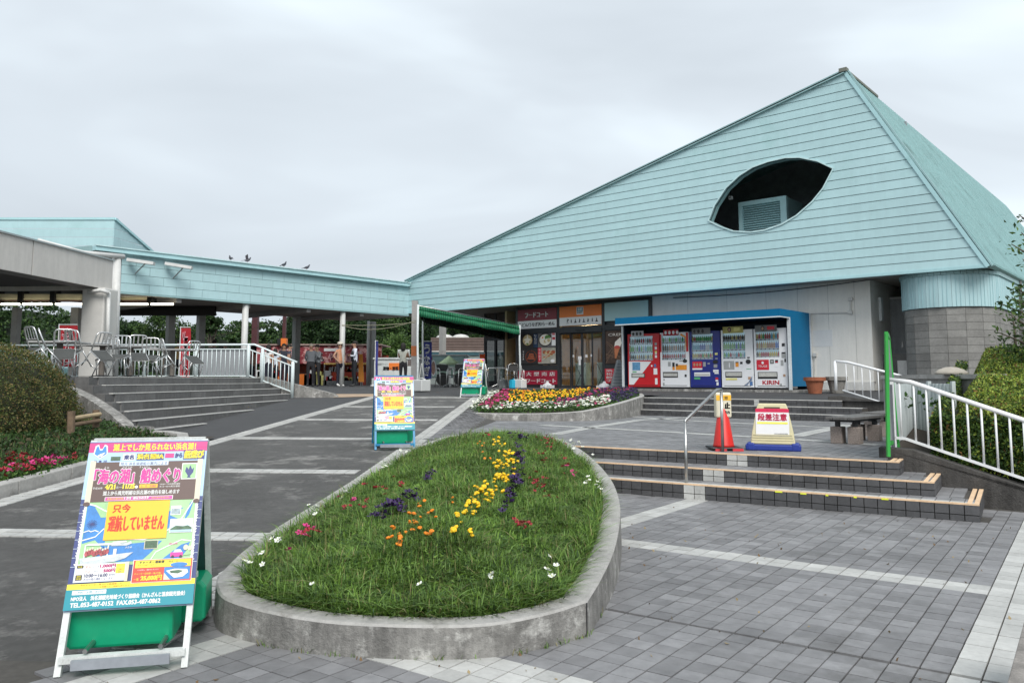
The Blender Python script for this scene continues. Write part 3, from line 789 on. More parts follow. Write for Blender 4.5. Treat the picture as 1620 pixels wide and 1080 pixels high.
for i in range(len(inner2)):
    a, b = inner2[i], inner2[(i+1) % len(inner2)]; mb.poly([a-Vector((0, 0, .05)), b-Vector((0, 0, .05)), Vector((c2.x, c2.y, c2.z+.03))])
mb.build('soil', MATS['soil'], pl2, normals=False)
bx = [min(p.x for p in inner2), max(p.x for p in inner2), min(p.y for p in inner2), max(p.y for p in inner2)]
def z_on2(X, Y): return cf[0]*X + cf[1]*Y + cf[2]
X, Y = scatter_in(inner2, 26000, *bx)
quads_obj('leaves', np.stack([X, Y, z_on2(X, Y)+rng.uniform(-.03, .075, len(X))], 1), .06, gm[1:3]+[leafmat('bed_leaf', (.05, .11, .03))], pl2, asp=.5, kind='stuff')
rows2 = []
X, Y = scatter_in(inner2, 2600, *bx)
cand = []
ib = np.array([(p.x, p.y) for p in outer2])
for x, y in zip(X, Y):
    z = z_on2(x, y)+.085; Yd = y*_c+(z-EYE)*_s; px = CX+FOC*x/Yd; py = CY - FOC*(((z-EYE)*_c - y*_s)/Yd)
    fr = (py-617)/(30.0); k = None; r = random.random()
    front = (-(py - (652 if px < 900 else 652-(px-900)*.20)))         # px above the front rim
    front -= 8
    if px < 790 and py > 617 and (px-722) < (655-py)*1.6+12: k = 'white'
    elif px < 805 and front > 3 and (px-737) < (652-py)*2.2+22: k = 'pink' if r < .8 else 'red'
    elif front < 8: k = 'white' if (r < .85 and px < 965) else ('pink' if px < 965 else 'purple')
    elif px > 930 + (650-py)*-.2 and front < 20: k = 'purple' if r < .62 else 'red' if r < .8 else 'pink'
    elif px > 880 and front < 14: k = 'purple' if r < .5 else 'pink'
    elif front < 27 and random.random() < .42: k = ('yellow' if r < .62 else 'orange') if px > 815 else ('orange' if r < .6 else 'yellow')
    elif r < .06: k = 'orange' if px < 930 else 'pink'
    if k: cand.append((x, y, z, k))
cand.sort(key=lambda t: t[1])
for x, y, z, k in cand[:290]: put_flower(pl2, k, (x, y, z+random.uniform(-.03, .02)), 1.02, .4)
rest = {}
for x, y, z, k in cand[290:]: rest.setdefault(k, []).append((x, y, z))
for k, L_ in rest.items():
    me = FM[k]; vv = np.array([v.co[:] for v in me.vertices]); ff = [tuple(p.vertices) for p in me.polygons]; mi = [p.material_index for p in me.polygons]; mb = MB()
    for x, y, z in L_:
        s = 1.0*random.uniform(.75, 1.2); R3 = Matrix.Rotation(random.uniform(-.2, .6), 3, 'X') @ Matrix.Rotation(random.uniform(0, 6.28), 3, 'Z')
        V = (vv*s) @ np.array(R3).T + np.array([x, y, z+random.uniform(-.02, .03)]); o = len(mb.v); mb.v.extend(map(tuple, V)); mb.f.extend(tuple(o+i for i in f) for f in ff); mb.m.extend(mi); mb.t.extend([.5]*len(ff))
    mb.build(k + '_flowers', list(me.materials), pl2, normals=False, kind='stuff')

# ================================================================== left: kerb, bed, stairs, terrace
kerb = thing('kerb', None, None, (0, 0, 0), world=True, kind='structure')
path = [(-5.99, s) for s in np.arange(2.0, 11.9, .9)] + [(-6.06, 12.2), (-6.3, 12.65), (-6.7, 12.93), (-7.1, 13.0)]
zc = lambda q, s: ramp_z(s)
for (q0, s0), (q1, s1) in zip(path, path[1:]):
    a = R_.w(q0, s0, zc(q0, s0)-.05); b = R_.w(q1, s1, zc(q1, s1)-.05); d = (b-a).normalized(); n = Vector((-d.y, d.x, 0)); g = d*.004
    h = Vector((0, 0, .185)); w = n*.17; mb = MB()
    mb.hexa([a+g, b-g, b-g+w, a+g+w, a+g+h, b-g+h, b-g+w+h, a+g+w+h]); mb.build('kerb_stone', MATS['concrete_rim'], kerb, bevel=.012)
TZ = 1.55; Q0 = -9.05; SE = 22.4
# curved coping up the left end of the stairs
cp = [G(222, 694, .62+.06), G(205, 672, .86), G(183, 654, 1.06), G(152, 633, 1.28), G(122, 618, 1.42), G(100, 610, 1.5)]
cp[0] = R_.w(-7.15, 13.05, .72); base = R_.w(-7.15, 13.05, .55)
cpx = [cp[0]] + [GP(px, py, (0, 1, 0), y) for px, py, y in ((206, 672, 13.35), (183, 654, 13.7), (152, 633, 14.1), (122, 617, 14.5), (98, 608, 14.8))]
cw = thing('wall', 'low curving concrete coping running up the left end of the terrace stairs', 'wall', tuple(base), world=True)
mb = MB()
def cr(P, n=6):
    out = []
    for i in range(len(P)-1):
        p0 = P[max(i-1, 0)]; p1 = P[i]; p2 = P[i+1]; p3 = P[min(i+2, len(P)-1)]
        for k in range(n): t = k/n; out.append(.5*((2*p1)+(p2-p0)*t+(2*p0-5*p1+4*p2-p3)*t*t+(3*p1-p0-3*p2+p3)*t**3))
    return out + [P[-1]]
C_ = cr(cpx); k = 0
rows = []
for i, p in enumerate(C_):
    d = (C_[min(i+1, len(C_)-1)]-C_[max(i-1, 0)]); d.z = 0; d.normalize(); n = Vector((-d.y, d.x, 0))*.10
    rows.append([Vector(((p-n).x, (p-n).y, .4)), p-n, p+n, Vector(((p+n).x, (p+n).y, .4))])
for a, b in zip(rows, rows[1:]):
    for j in range(3): mb.poly([a[j], b[j], b[j+1], a[j+1]])
mb.poly(rows[0]); mb.build('coping', MATS['concrete'], cw)
# stairs: every riser a course of stone slabs with a pale worn edge
sts = thing('stairs', 'wide dark stone stairs climbing from the ramp to the terrace of stacked chairs', 'stairs', R_.w(-7, 18, .8), world=True)
for k in range(8):
    z1 = TZ - .15*k; z0 = z1-.15; q = Q0 + .3*k
    sL = [14.6, 14.4, 14.15, 13.9, 13.65, 13.4, 13.2, 13.1][k]
    s_end = min(SE, 2.5 + (z1-.01)/.05)
    if s_end - sL < .5: continue
    mb = MB(); mb.box(q-.9, q-.02, sL-.3, s_end, z0-.6, z1-.012, R_); mb.build('step_core', MATS['stone_dark_a'], sts)
    s = sL - random.uniform(0, .5)
    while s < s_end:
        e_ = min(s+.72, s_end); o = bpy.data.objects.new('riser_slab', unit_box(MATS['stone_dark_o'])); COL.objects.link(o); o.parent = sts
        o.location = R_.w(q-.01, (s+e_)/2, z1-.014) - Vector(sts['_loc']); o.rotation_euler = (0, 0, R_.a); o.scale = (.03, e_-s-.008, .15); s += .72
    mb = MB(); mb.box(q-.31, q-.075, sL-.1, s_end, z1-.02, z1-.002, R_, 1); mb.box(q-.07, q+.012, sL-.1, s_end, z1-.014, z1+.002, R_, 0)
    mb.build('tread_edge', [MATS['nosing_white'], MATS['stone_dark_a']], sts)
mb = MB(); mb.box(-40, Q0-.3, 13.5, SE, .3, TZ-.004, R_); mb.build('terrace', MATS['stone_dark_a'], kind='structure')
# cheek wall at the far end of the stairs
ck = MB(); ck.prism([(Q0-.1, .9), (Q0-.1, TZ+.03), (Q0+.1, TZ+.03), (-6.95, .98+.12), (-6.75, .95)], lambda a, b, h: R_.w(a, SE+h, b), 0., .25)
ck.build('cheek_wall', MATS['concrete'], label='pale sloping end wall of the terrace stairs under the white railing', cat='wall')
mb = MB(); mb.poly([R_.w(-6.9, SE-.1, far_z(0, 0, R_.w(-6.9, SE-.1))+.012), R_.w(-5.4, SE+.5, far_z(0, 0, R_.w(-5.4, SE+.5))+.012), R_.w(-5.9, SE+1.4, far_z(0, 0, R_.w(-5.9, SE+1.4))+.012), R_.w(-7.4, SE+1.3, far_z(0, 0, R_.w(-7.4, SE+1.3))+.012)])
mb.build('tan_paving_patch', M('tan_paving', (.42, .30, .20), var=.12), kind='structure')
# bed soil
mb = MB(); gx = np.arange(-20, -6.1, .5); gy = np.arange(2, 15.5, .5)
def bedz(q, s): return ramp_z(s) + .03 + min(.9, max(0, (-6.3-q))*.12) * min(1, max(0, (s-7)/4)+.3)
for a in gx:
    for b in gy:
        if a > -9.6 and b >= 12.9: continue
        mb.poly([R_.w(x, y, bedz(x, y)) for x, y in ((a, b), (a+.5, b), (a+.5, b+.5), (a, b+.5))])
mb.build('bed_soil', MATS['soil'], normals=False, kind='structure')
def bed_ok(q, s): return (s < np.where(q < -7.15, 12.75 + (-7.15-q)*.72, 12.45 + (-6.3-q)*.35))
n = 26000; q = rng.uniform(-12, -6.2, n); s = rng.uniform(6.5, 13.6, n)
ok = bed_ok(q, s); q, s = q[ok], s[ok]
Pb = np.array([R_.w(a, b, bedz(a, b)) for a, b in zip(q, s)]); Pb[:, 2] += rng.uniform(0, .08, len(Pb))
quads_obj('ground_cover', Pb, .075, [leafmat('cover_dark', (.03, .06, .018)), leafmat('cover_mid', (.05, .10, .03)), leafmat('cover_brown', (.10, .08, .04))], asp=.45, weights=[.45, .4, .15], kind='stuff')
n = 14000; q = rng.uniform(-12, -6.2, n); s = rng.uniform(6.5, 13.6, n); ok = bed_ok(q, s); q, s = q[ok], s[ok]
Pb = np.array([R_.w(a, b, bedz(a, b)) for a, b in zip(q, s)])
grass('bed_grass', Pb[:, 0], Pb[:, 1], Pb[:, 2], rng.uniform(.05, .13, len(Pb)), gm[1:3]+[gm[3]], None, wd=.004, weights=[.5, .4, .1], kind='stuff')
# flower clumps in it, each plant its own thing
FL = [('red', 14, 738, 12), ('red', 32, 733, 10), ('red', 46, 742, 10), ('pink', 62, 742, 8), ('pink', 78, 735, 8), ('pink', 92, 731, 9), ('red', 64, 724, 5), ('red', 118, 722, 9), ('pink', 108, 727, 8), ('red', 100, 736, 4),
      ('purple', 78, 712, 6), ('purple', 92, 708, 6), ('purple', 158, 692, 10), ('pink', 190, 692, 9), ('pink', 205, 688, 6), ('purple', 135, 700, 6), ('red', 134, 711, 6), ('pink', 150, 700, 6), ('red', 20, 748, 6)]
ORD = ['first', 'second', 'third', 'fourth', 'fifth', 'sixth', 'seventh', 'eighth', 'ninth', 'tenth']
def flabel(i, k):
    same = sorted([j for j, f in enumerate(FL) if f[0] == k], key=lambda j: FL[j][1]); return '%s petunia plant in the kerbside bed, %s of its colour from the left' % (col_n[k], ORD[same.index(i)])
col_n = {'red': 'red', 'pink': 'pink', 'purple': 'dark purple'}
for i, (k, px, py, n) in enumerate(FL):
    # a point on the bed under that pixel
    q_, s_ = -6.6, 9.0
    for _ in range(12):
        p = G(px, py, bedz(q_, s_)+.16); q_, s_, _z = R_.l(p); q_ = min(q_, -6.25)
    p = R_.w(q_, s_, bedz(q_, s_))
    t = thing('flower_plant', flabel(i, k), 'flowers', tuple(p), group='%s petunias in the kerbside bed' % col_n[k])
    for _ in range(n):
        a = random.uniform(0, 6.28); r = random.uniform(0, .13); o = put_flower(t, k, (r*math.cos(a)*1.3, r*math.sin(a), .17+random.uniform(-.04, .04)), 1.35, .7)
    Pl = rng.normal(size=(120, 3))*np.array([.09, .08, .04])+np.array([0, 0, .1]); quads_obj('leaves', Pl, .05, gm[1:3], t, kind='stuff')
# log rail
lg = thing('log_rail', 'short rustic rail of weathered round logs beside the trimmed hedge', 'fence', tuple(GY(113, 684, 12.2)), world=True)
wood = M('log_wood', (.16, .11, .07), rough=.85, var=.3, vs=9); wood2 = M('log_pale', (.40, .31, .19), rough=.8, var=.2, vs=9)
MB().tube([GY(112, 685, 12.2), GY(113, 650, 12.2)], .055, 10).build('post', wood, lg)
MB().tube([GY(152, 676, 12.9), GY(152, 648, 12.9)], .05, 10).build('post', wood, lg)
MB().tube([GY(114, 662, 12.2), GY(158, 655, 12.9)], .035, 10).build('rail', wood2, lg)
MB().tube([GY(114, 672, 12.2), GY(158, 665, 12.9)], .035, 10).build('rail', wood, lg)

# ---- hedges
def hedge(name, label, cen_, rx, ry, rz, F, n, size, mats, w, ex=2.6, kw=None):
    t = thing(name, label, 'hedge', tuple(cen_))
    def surf(n, sc_=1.):
        d = rng.normal(size=(n, 3)); d[:, 2] = np.abs(d[:, 2]); d /= np.linalg.norm(d, axis=1)[:, None]
        k = (np.abs(d[:, 0])**ex + np.abs(d[:, 1])**ex + np.abs(d[:, 2])**ex)**(-1/ex)
        p = d*k[:, None]*sc_; lump = 1 + .03*np.sin(p[:, 0]*9+1)*np.sin(p[:, 1]*8) + .025*np.sin(p[:, 0]*23)*np.sin(p[:, 2]*19+p[:, 1]*17)
        return p*lump[:, None]
    def tow(p): return np.array([F.X[:]])*p[:, :1]*rx + np.array([F.Y[:]])*p[:, 1:2]*ry + np.array([[0, 0, 1.]])*p[:, 2:]*rz
    mb = MB(); nu, nv = 40, 14
    for j in range(nv+1):
        for i in range(nu):
            a = 2*math.pi*i/nu; b = math.pi/2*j/nv; d = np.array([[math.cos(a)*math.cos(b), math.sin(a)*math.cos(b), math.sin(b)]])
            k = (np.abs(d)**ex).sum()**(-1/ex); mb.v.append(tuple(tow(d*k*.93)[0]))
    for j in range(nv):
        for i in range(nu): a = j*nu+i; b = j*nu+(i+1) % nu; mb.f.append((a, b, b+nu, a+nu)); mb.m.append(0); mb.t.append(.5)
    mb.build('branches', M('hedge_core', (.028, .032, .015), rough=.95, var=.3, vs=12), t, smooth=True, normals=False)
    P = tow(surf(n, 1.0))*rng.uniform(.945, 1.015, (n, 1))
    quads_obj('foliage', P, size, mats, t, asp=.55, weights=w, kind='stuff'); return t
hedge('hedge', 'big clipped hedge with brownish green top left of the terrace stairs', R_.w(-10.85, 11.9, .45), 2.85, 1.65, 1.72, R_, 90000, .034,
      [leafmat('hedge_olive', (.15, .14, .045)), leafmat('hedge_green', (.08, .11, .03)), leafmat('hedge_brown', (.19, .13, .055)), leafmat('hedge_deep', (.04, .06, .02))], [.34, .33, .12, .21], ex=2.9)
# ================================================================== main building
DE = 23.3; ZE = BD(1562, 421, DE).z; DW = 24.35
pB = B.l(BD(1562, 420, DE)); pA = B.l(BD(1335, 116, DE)); pC = B.l(BD(647, 444, DE))
ZE = pB[2]; uC = pC[0]
bl = thing('building', 'pale turquoise gabled rest stop building with an eye shaped opening in its boarded front', 'building', B.w(-12, DW, 1.2), world=True)
def gab(a, b, h): return B.w(a, DE+h, b)
def rake(z):                               # u on the left rake at height z
    return pC[0] + (pA[0]-pC[0])*(z-pC[2])/(pA[2]-pC[2]) if z > pC[2] else pC[0]
def hip(z): return pB[0] + (pA[0]-pB[0])*(z-pB[2])/(pA[2]-pB[2])
eye_px = [(1122.6, 348.9), (1131.7, 325.6), (1149.8, 298.3), (1170.6, 278.9), (1191.3, 265.9), (1216, 256.9), (1243, 251), (1265, 250.4), (1293.7, 256.2), (1317.7, 267.5),
          (1301.5, 298.3), (1284.6, 319), (1260, 340.5), (1236.7, 354), (1210.7, 363), (1188.7, 366.4), (1161.5, 365), (1139.4, 357.3)]
eye = [B.l(BD(a, b, DE))[::2] for a, b in eye_px]
cut = MB(); cut.prism(eye, gab, -.5, .6); cme = cut.mesh('cutter', MATS['turq']); cuo = bpy.data.objects.new('cutter', cme); COL.objects.link(cuo)
ez0, ez1 = min(p[1] for p in eye), max(p[1] for p in eye)
NR = 23; HR = (pA[2]-ZE)/NR
for k in range(NR):
    z0 = ZE + k*HR + (.0 if k else .03); z1 = ZE + (k+1)*HR - .012
    def outline(a, b):
        L_ = [(rake(a), a), (hip(a), a), (hip(b), b), (rake(b), b)]
        if a < pC[2] < b: L_ = [(rake(a), a), (hip(a), a), (hip(b), b), (rake(b), b), (pC[0], pC[2])]
        if abs(L_[2][0]-L_[3][0]) < .02: L_ = L_[:3]
        return L_
    pts = outline(z0, min(z1, pA[2]-.02)); mb = MB()
    n = len(pts); vs = [gab(a, b, -.022 if b < (z0+z1)/2 else -.010) for a, b in pts] + [gab(a, b, .02) for a, b in pts]
    mb.add(vs, [tuple(range(n))[::-1], tuple(range(n, 2*n))] + [(i, (i+1) % n, n+(i+1) % n, n+i) for i in range(n)])
    o = mb.build('siding_board', MATS['turq_board_o'], bl)
    if z1 > ez0 and z0 < ez1:
        md = o.modifiers.new('eye', 'BOOLEAN'); md.object = cuo; md.solver = 'EXACT'; md.operation = 'DIFFERENCE'
        dg = bpy.context.evaluated_depsgraph_get(); dg.update(); me = bpy.data.meshes.new_from_object(o.evaluated_get(dg)); o.modifiers.clear(); o.data = me
# dark joints behind the boards
mb = MB(); mb.prism([(rake(ZE), ZE), (hip(ZE), ZE), (pA[0], pA[2]), (pC[0], pC[2])], gab, .02, .10)
o = mb.build('board_backing', M('board_joint', (.10, .155, .16), rough=.8), bl)
md = o.modifiers.new('eye', 'BOOLEAN'); md.object = cuo; md.solver = 'EXACT'
dg = bpy.context.evaluated_depsgraph_get(); dg.update(); me = bpy.data.meshes.new_from_object(o.evaluated_get(dg)); o.modifiers.clear(); o.data = me
bpy.data.objects.remove(cuo)
# eye frame: jamb lining and a bright lip
mb = MB(); n = len(eye); ec = (sum(p[0] for p in eye)/n, sum(p[1] for p in eye)/n)
def grow(p, g): d = (p[0]-ec[0], p[1]-ec[1]); l = math.hypot(*d); return (p[0]+d[0]/l*g, p[1]+d[1]/l*g)
for i in range(n):
    a, b = eye[i], eye[(i+1) % n]; a1, b1 = grow(a, .045), grow(b, .045)
    mb.poly([gab(*a, -.05), gab(*b, -.05), gab(*b, .28), gab(*a, .28)], 1)
    mb.add([gab(*a, -.05), gab(*b, -.05), gab(*b1, -.05), gab(*a1, -.05), gab(*b1, 0), gab(*a1, 0)], [(0, 1, 2, 3), (3, 2, 4, 5)], 0)
mb.build('opening_frame', [M('turq_lip', (.52, .70, .71), rough=.45), MATS['turq_trim']], bl, normals=False)
# trims: rake, hip, eave
def trim(a, b, d0, d1, w, mat, nm, off=0.):
    mb = MB(); A = B.w(a[0], (d0+d1)/2, a[1]); C = B.w(b[0], (d0+d1)/2, b[1]); dr = (C-A).normalized()
    nrm = Vector(B.Y); up = nrm.cross(dr).normalized(); up = up if up.z > 0 else -up
    A += up*off; C += up*off
    mb.bar(A, C, abs(d1-d0), w, up=tuple(up)); mb.build(nm, mat, bl)
trim((pC[0]-.2, pC[2]-.05), (pA[0]+.02, pA[2]), DE-.10, DE+.1, .035, MATS['turq_trim'], 'rake_trim', .065)
trim((pC[0]-.2, pC[2]-.05), (pA[0]+.02, pA[2]), DE-.07, DE+.05, .04, MATS['dark_frame'], 'rake_gap', .03)
trim((pC[0]-.2, pC[2]-.05), (pA[0]+.02, pA[2]), DE-.10, DE+.05, .03, MATS['turq_trim'], 'rake_trim', -.01)
trim((pB[0]+.02, pB[2]-.03), (pA[0]+.03, pA[2]+.03), DE-.05, DE+.03, .10, MATS['turq'], 'verge_trim', -.0)
trim((pB[0]+.10, pB[2]-.03), (pA[0]+.11, pA[2]+.03), DE-.04, DE+.05, .04, MATS['turq_trim'], 'verge_trim', .02)
mb = MB(); mb.box(pC[0], pB[0], DE-.035, DE+.14, ZE-.05, ZE+.028, B); mb.build('eave_trim', MATS['turq'], bl)
# roof planes
BK = 24.0
def slab_roof(nm, p, q, d0, d1, mat, th=.12):
    mb = MB(); A = [B.w(p[0], d0, p[1]), B.w(q[0], d0, q[1]), B.w(q[0], d1, q[1]), B.w(p[0], d1, p[1])]
    n = (A[1]-A[0]).cross(A[3]-A[0]).normalized(); n = n if n.z > 0 else -n
    mb.hexa([a-n*th for a in A] + A); return mb.build(nm, mat, bl)
slab_roof('roof', (pC[0]-.2, pC[2]+.02), (pA[0], pA[2]+.06), DE+.1, DE+BK, MATS['turq_rib'])
slab_roof('roof', (pA[0], pA[2]+.06), (pB[0]+.12, pB[2]+.02), DE+.05, DE+BK, MATS['turq_rib'])
# standing ribs on the right slope
dr = Vector((pB[0]+.12-pA[0], 0, pB[2]+.02-pA[2]-.06)); 
nn = Vector((-dr.z, 0, dr.x)).normalized(); nn = nn if nn.z > 0 else -nn
mb = MB()
for k in range(112):
    d = DE + .14 + k*.215
    A = B.w(pA[0]+nn.x*.02, d, pA[2]+.06+nn.z*.02); C = B.w(pB[0]+.12+nn.x*.02, d, pB[2]+.02+nn.z*.02)
    mb.bar(A, C, .05, .05, up=tuple(B.X*nn.x+Vector((0, 0, nn.z))))
mb.build('roof_ribs', MATS['turq_rib'], bl, kind='stuff')
# ridge cap
mb = MB(); mb.box(pA[0]-.09, pA[0]+.09, DE-.08, DE+2.9, pA[2]+.04, pA[2]+.11, B)
mb.box(pA[0]-.11, pA[0]+.11, DE-.11, DE+.10, pA[2]+.02, pA[2]+.13, B); mb.build('ridge_cap', M('cap_brown', (.16, .17, .14), rough=.6), bl)
# soffit, attic floor and dark inside seen through the opening
mb = MB(); mb.box(pC[0], pB[0]+.05, DE+.02, DE+9, ZE-.005, ZE+.06, B); mb.build('soffit', MATS['soffit'], bl)
dk = M('attic_dark', (.30, .33, .35), rough=.9, var=.2); dk2 = M('attic_dim', (.3, .33, .35), rough=.9)
eu0 = min(p[0] for p in eye)-2.5; eu1 = max(p[0] for p in eye)+.2
mb = MB(); mb.box(eu0-3, eu1+.5, DE+.4, DE+7, ez0-1.2, ez0-1.1, B, 0); mb.box(eu0-3, eu1+.5, DE+5.2, DE+5.3, ez0-1.1, ez1+2, B, 0)
mb.build('attic_back_wall', [dk], bl)
mb = MB(); mb.box(eu0-3, eu0+2.6, DE+3.0, DE+3.1, ez0-.45, ez0+.28, B); mb.build('attic_duct', M('duct_gray', (.28, .28, .28)), bl)
mb = MB(); mb.box(eu0-3, eu0+3.6, DE+2.9, DE+3.3, ez0+.42, ez0+.55, B); mb.build('attic_beam', dk2, bl)
# the louvred unit inside
lu = thing('ventilation_unit', 'turquoise louvred ventilation box standing inside the eye shaped roof opening', 'vent', tuple(BD(1205, 366, DE+1.2)), world=True)
a0 = B.l(BD(1168, 321, DE+1.2)); a1 = B.l(BD(1243.5, 309, DE+1.2)); zt = (a0[2]+a1[2])/2; zb = ez0 - .9
mb = MB(); mb.box(a0[0], a0[0]+.13, DE+1.2, DE+1.35, zb, zt, B); mb.box(a1[0]-.2, a1[0], DE+1.2, DE+1.35, zb, zt, B); mb.box(a0[0], a1[0], DE+1.19, DE+1.34, zt-.14, zt, B)
mb.build('frame', MATS['turq'], lu)
mb = MB(); mb.box(a0[0]+.02, a1[0]-.02, DE+1.36, DE+2.6, zb, zt-.02, B); mb.build('casing', MATS['turq_trim'], lu)
mb = MB(); z = zb
while z < zt-.16:
    mb.hexa([B.w(a0[0]+.13, DE+1.24, z), B.w(a1[0]-.2, DE+1.24, z), B.w(a1[0]-.2, DE+1.34, z+.06), B.w(a0[0]+.13, DE+1.34, z+.06)] + [B.w(a0[0]+.13, DE+1.24, z+.012), B.w(a1[0]-.2, DE+1.24, z+.012), B.w(a1[0]-.2, DE+1.34, z+.072), B.w(a0[0]+.13, DE+1.34, z+.072)]); z += .075
mb.build('louvre_slats', MATS['turq'], lu, kind='stuff')
cmx = BD(1156, 313, DE+1.0); mb = MB(); mb.cbox(B.l(cmx), .10, .10, .10, B, 0); l = B.l(cmx); mb.box(l[0]-.02, l[0]+.02, l[1]-.055, l[1]-.05, l[2]-.02, l[2]+.02, B, 1); mb.box(l[0]-.01, l[0]+.01, l[1], l[1]+.02, l[2]+.05, l[2]+.35, B, 1)
mb.build('security_camera', [MATS['white_paint'], MATS['black']], label='small white security camera hanging in the left of the eye shaped opening', cat='camera')

# ---------------------------------------------------------------- shop front
def UW(px, py=560): return B.l(BD(px, py, DW))[0]
def ZW(px, py): return BD(px, py, DW).z
uS0, uS1, uS2 = UW(819), UW(1031), UW(1381)
ZF = 1.185
mb = MB()
mb.prism([(uS1, ZF), (uS1, ZE), (uS2, ZE), (uS2, ZF+.25), (uS2-3.2, ZF+.0)], lambda a, b, h: B.w(a, DW+h, b), 0., .2)
mb.box(uS2-.2, uS2, DW+.2, DW+3.2, ZF, ZE, B)
mb.build('wall', MATS['wall_white'], bl)
mb = MB()
for k, px in enumerate((1088, 1150, 1212, 1262, 1310, 1352)):
    mb = MB(); u = UW(px, 480); mb.box(u-.004, u+.004, DW-.003, DW+.01, 3.0 if px < 1250 else ZF+.3, ZE-.01, B)
    mb.build('wall_joint', M('joint_gray', (.33, .33, .31)), bl)
mb = MB(); u = UW(1283, 530); mb.box(UW(1283, 560), UW(1318, 560), DW-.006, DW, ZW(1300, 548), ZW(1300, 522), B); mb.build('patched_panel', M('patch_white', (.68, .68, .67), var=.03), bl)
mb = MB(); mb.box(uS2-2.6, uS2+.01, DW-.04, DW-.002, ZF, ZW(1383, 604)-.0, B); mb.build('wall_base', MATS['offwhite'], bl)
# conduit
mb = MB(); c = [BD(1272, 496, DW-.03), BD(1340, 494.5, DW-.03), BD(1345.5, 490, DW-.03), BD(1345.5, 476, DW-.03)]
mb.tube(c, .022, 6); 
for px, py in ((1345, 494), (1345.5, 473)): l = B.l(BD(px, py, DW-.05)); mb.cbox(l, .12, .08, .1, B)
mb.build('conduit', MATS['offwhite'], bl)
mb = MB(); c0 = BD(1065, 471, DW-.05); c1 = BD(1395, 440, DW-.05); mb.tube([c0.lerp(c1, t)-Vector((0, 0, .10*math.sin(math.pi*t))) for t in np.linspace(0, 1, 9)], .012, 5); mb.build('cable', MATS['black'], bl)
for px in (1281, 1289):
    mb = MB(); l = B.l(BD(px, 561, DW-.05)); mb.cbox(l, .10, .08, .1, B); mb.tube([BD(px, 563, DW-.04), BD(px, 596, DW-.04)], .01, 5); mb.build('outlet', MATS['offwhite'], bl)
# recess with a door, far wall
mb = MB(); uR1 = UW(1433) + .4
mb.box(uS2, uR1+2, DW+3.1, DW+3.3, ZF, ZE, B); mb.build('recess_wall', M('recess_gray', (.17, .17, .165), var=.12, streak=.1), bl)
DD = DW+1.9
u0, u1 = B.l(BD(1402, 520, DD))[0], B.l(BD(1436, 520, DD))[0]; zt, zb = BD(1415, 473, DD).z, BD(1415, 560, DD).z
mb = MB(); mb.box(u0-.05, u1, DD, DD+.06, zb, zt, B); d_ = mb.build('door', M('door_gray', (.36, .37, .38), rough=.5, streak=.12), bl)
mb = MB(); mb.box(u0-.10, u0-.05, DD-.03, DD+.08, zb, zt+.06, B); mb.box(u0-.10, u1, DD-.03, DD+.08, zt, zt+.06, B); mb.build('door_frame', MATS['offwhite'], bl)
mb = MB(); l = B.l(BD(1428, 545, DD-.03)); mb.cbox(l, .05, .05, .18, B); mb.build('door_handle', MATS['steel'], bl)
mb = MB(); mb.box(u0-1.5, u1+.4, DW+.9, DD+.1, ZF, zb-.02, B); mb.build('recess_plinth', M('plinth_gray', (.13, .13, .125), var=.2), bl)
mb = MB(); l = B.l(BD(1391, 490, DW+.9)); mb.box(uS2-.0+.0, uS2+.07, DW+.75, DW+.95, BD(1391, 508, DW+.9).z, BD(1391, 471, DW+.9).z, B); mb.build('wall_lamp', M('lamp_white', (.75, .78, .78)), bl)
mb = MB(); u_a = B.l(BD(1420, 580, DW+.3))[0]; mb.box(u_a, u_a+.35, DW+.3, DW+.7, ZF, BD(1427, 570, DW+.3).z, B); mb.build('white_block', MATS['offwhite'], bl)

# block wall with rounded corner and turquoise band above
RC = 1.15; cU, cD = -5.35, 24.62; DBk = cD-RC; uk0 = cU-RC
bw = thing('block_wall', 'rounded drum of grey concrete block wall with a turquoise band above it', 'wall', B.w(uk0+2, DBk, 1.5), world=True)
pathb = [(uk0, DBk+1.6), (uk0, DBk)] + []
line = [(uk0, cD+1.2)] + [(cU+RC*math.sin(a), cD-RC*math.cos(a)) for a in np.linspace(-math.pi/2, math.pi/2, 26)] + [(cU+RC, cD+14)]
zTB = BD(1500, 486, DBk).z
def along(Ln):
    out = [0.]; 
    for a, b in zip(Ln, Ln[1:]): out.append(out[-1]+math.hypot(b[0]-a[0], b[1]-a[1]))
    return out
al = along(line)
def at_len(t, off=0.):
    for i in range(len(al)-1):
        if t <= al[i+1] or i == len(al)-2:
            a, b = line[i], line[i+1]; k = (t-al[i])/(al[i+1]-al[i]); d = ((b[0]-a[0])/(al[i+1]-al[i]), (b[1]-a[1])/(al[i+1]-al[i]))
            return (a[0]+(b[0]-a[0])*k + d[1]*off, a[1]+(b[1]-a[1])*k - d[0]*off)
BH = .2; cnt = 0
mbb = MB(); mbf = MB()
for r in range(14):
    z1 = zTB - r*BH; z0 = z1-BH+.008
    if z1 < 1.2: break
    t = -.2 if r % 2 else 0.
    t = 0; k = 0
    while t < al[-1]-.1 and t < 9:
        t1 = min(t+.45, al[-1]); ta = t+.004; tb = t1-.004
        p = [at_len(ta, random.uniform(0, .006)+.004), at_len(tb, random.uniform(0, .006)+.004), at_len(tb, -.05), at_len(ta, -.05)]
        m = MB(); m.hexa([B.w(*q, z0) for q in p]+[B.w(*q, z1) for q in p]); m.build('block', MATS['block_o'], bw); t = t1
    
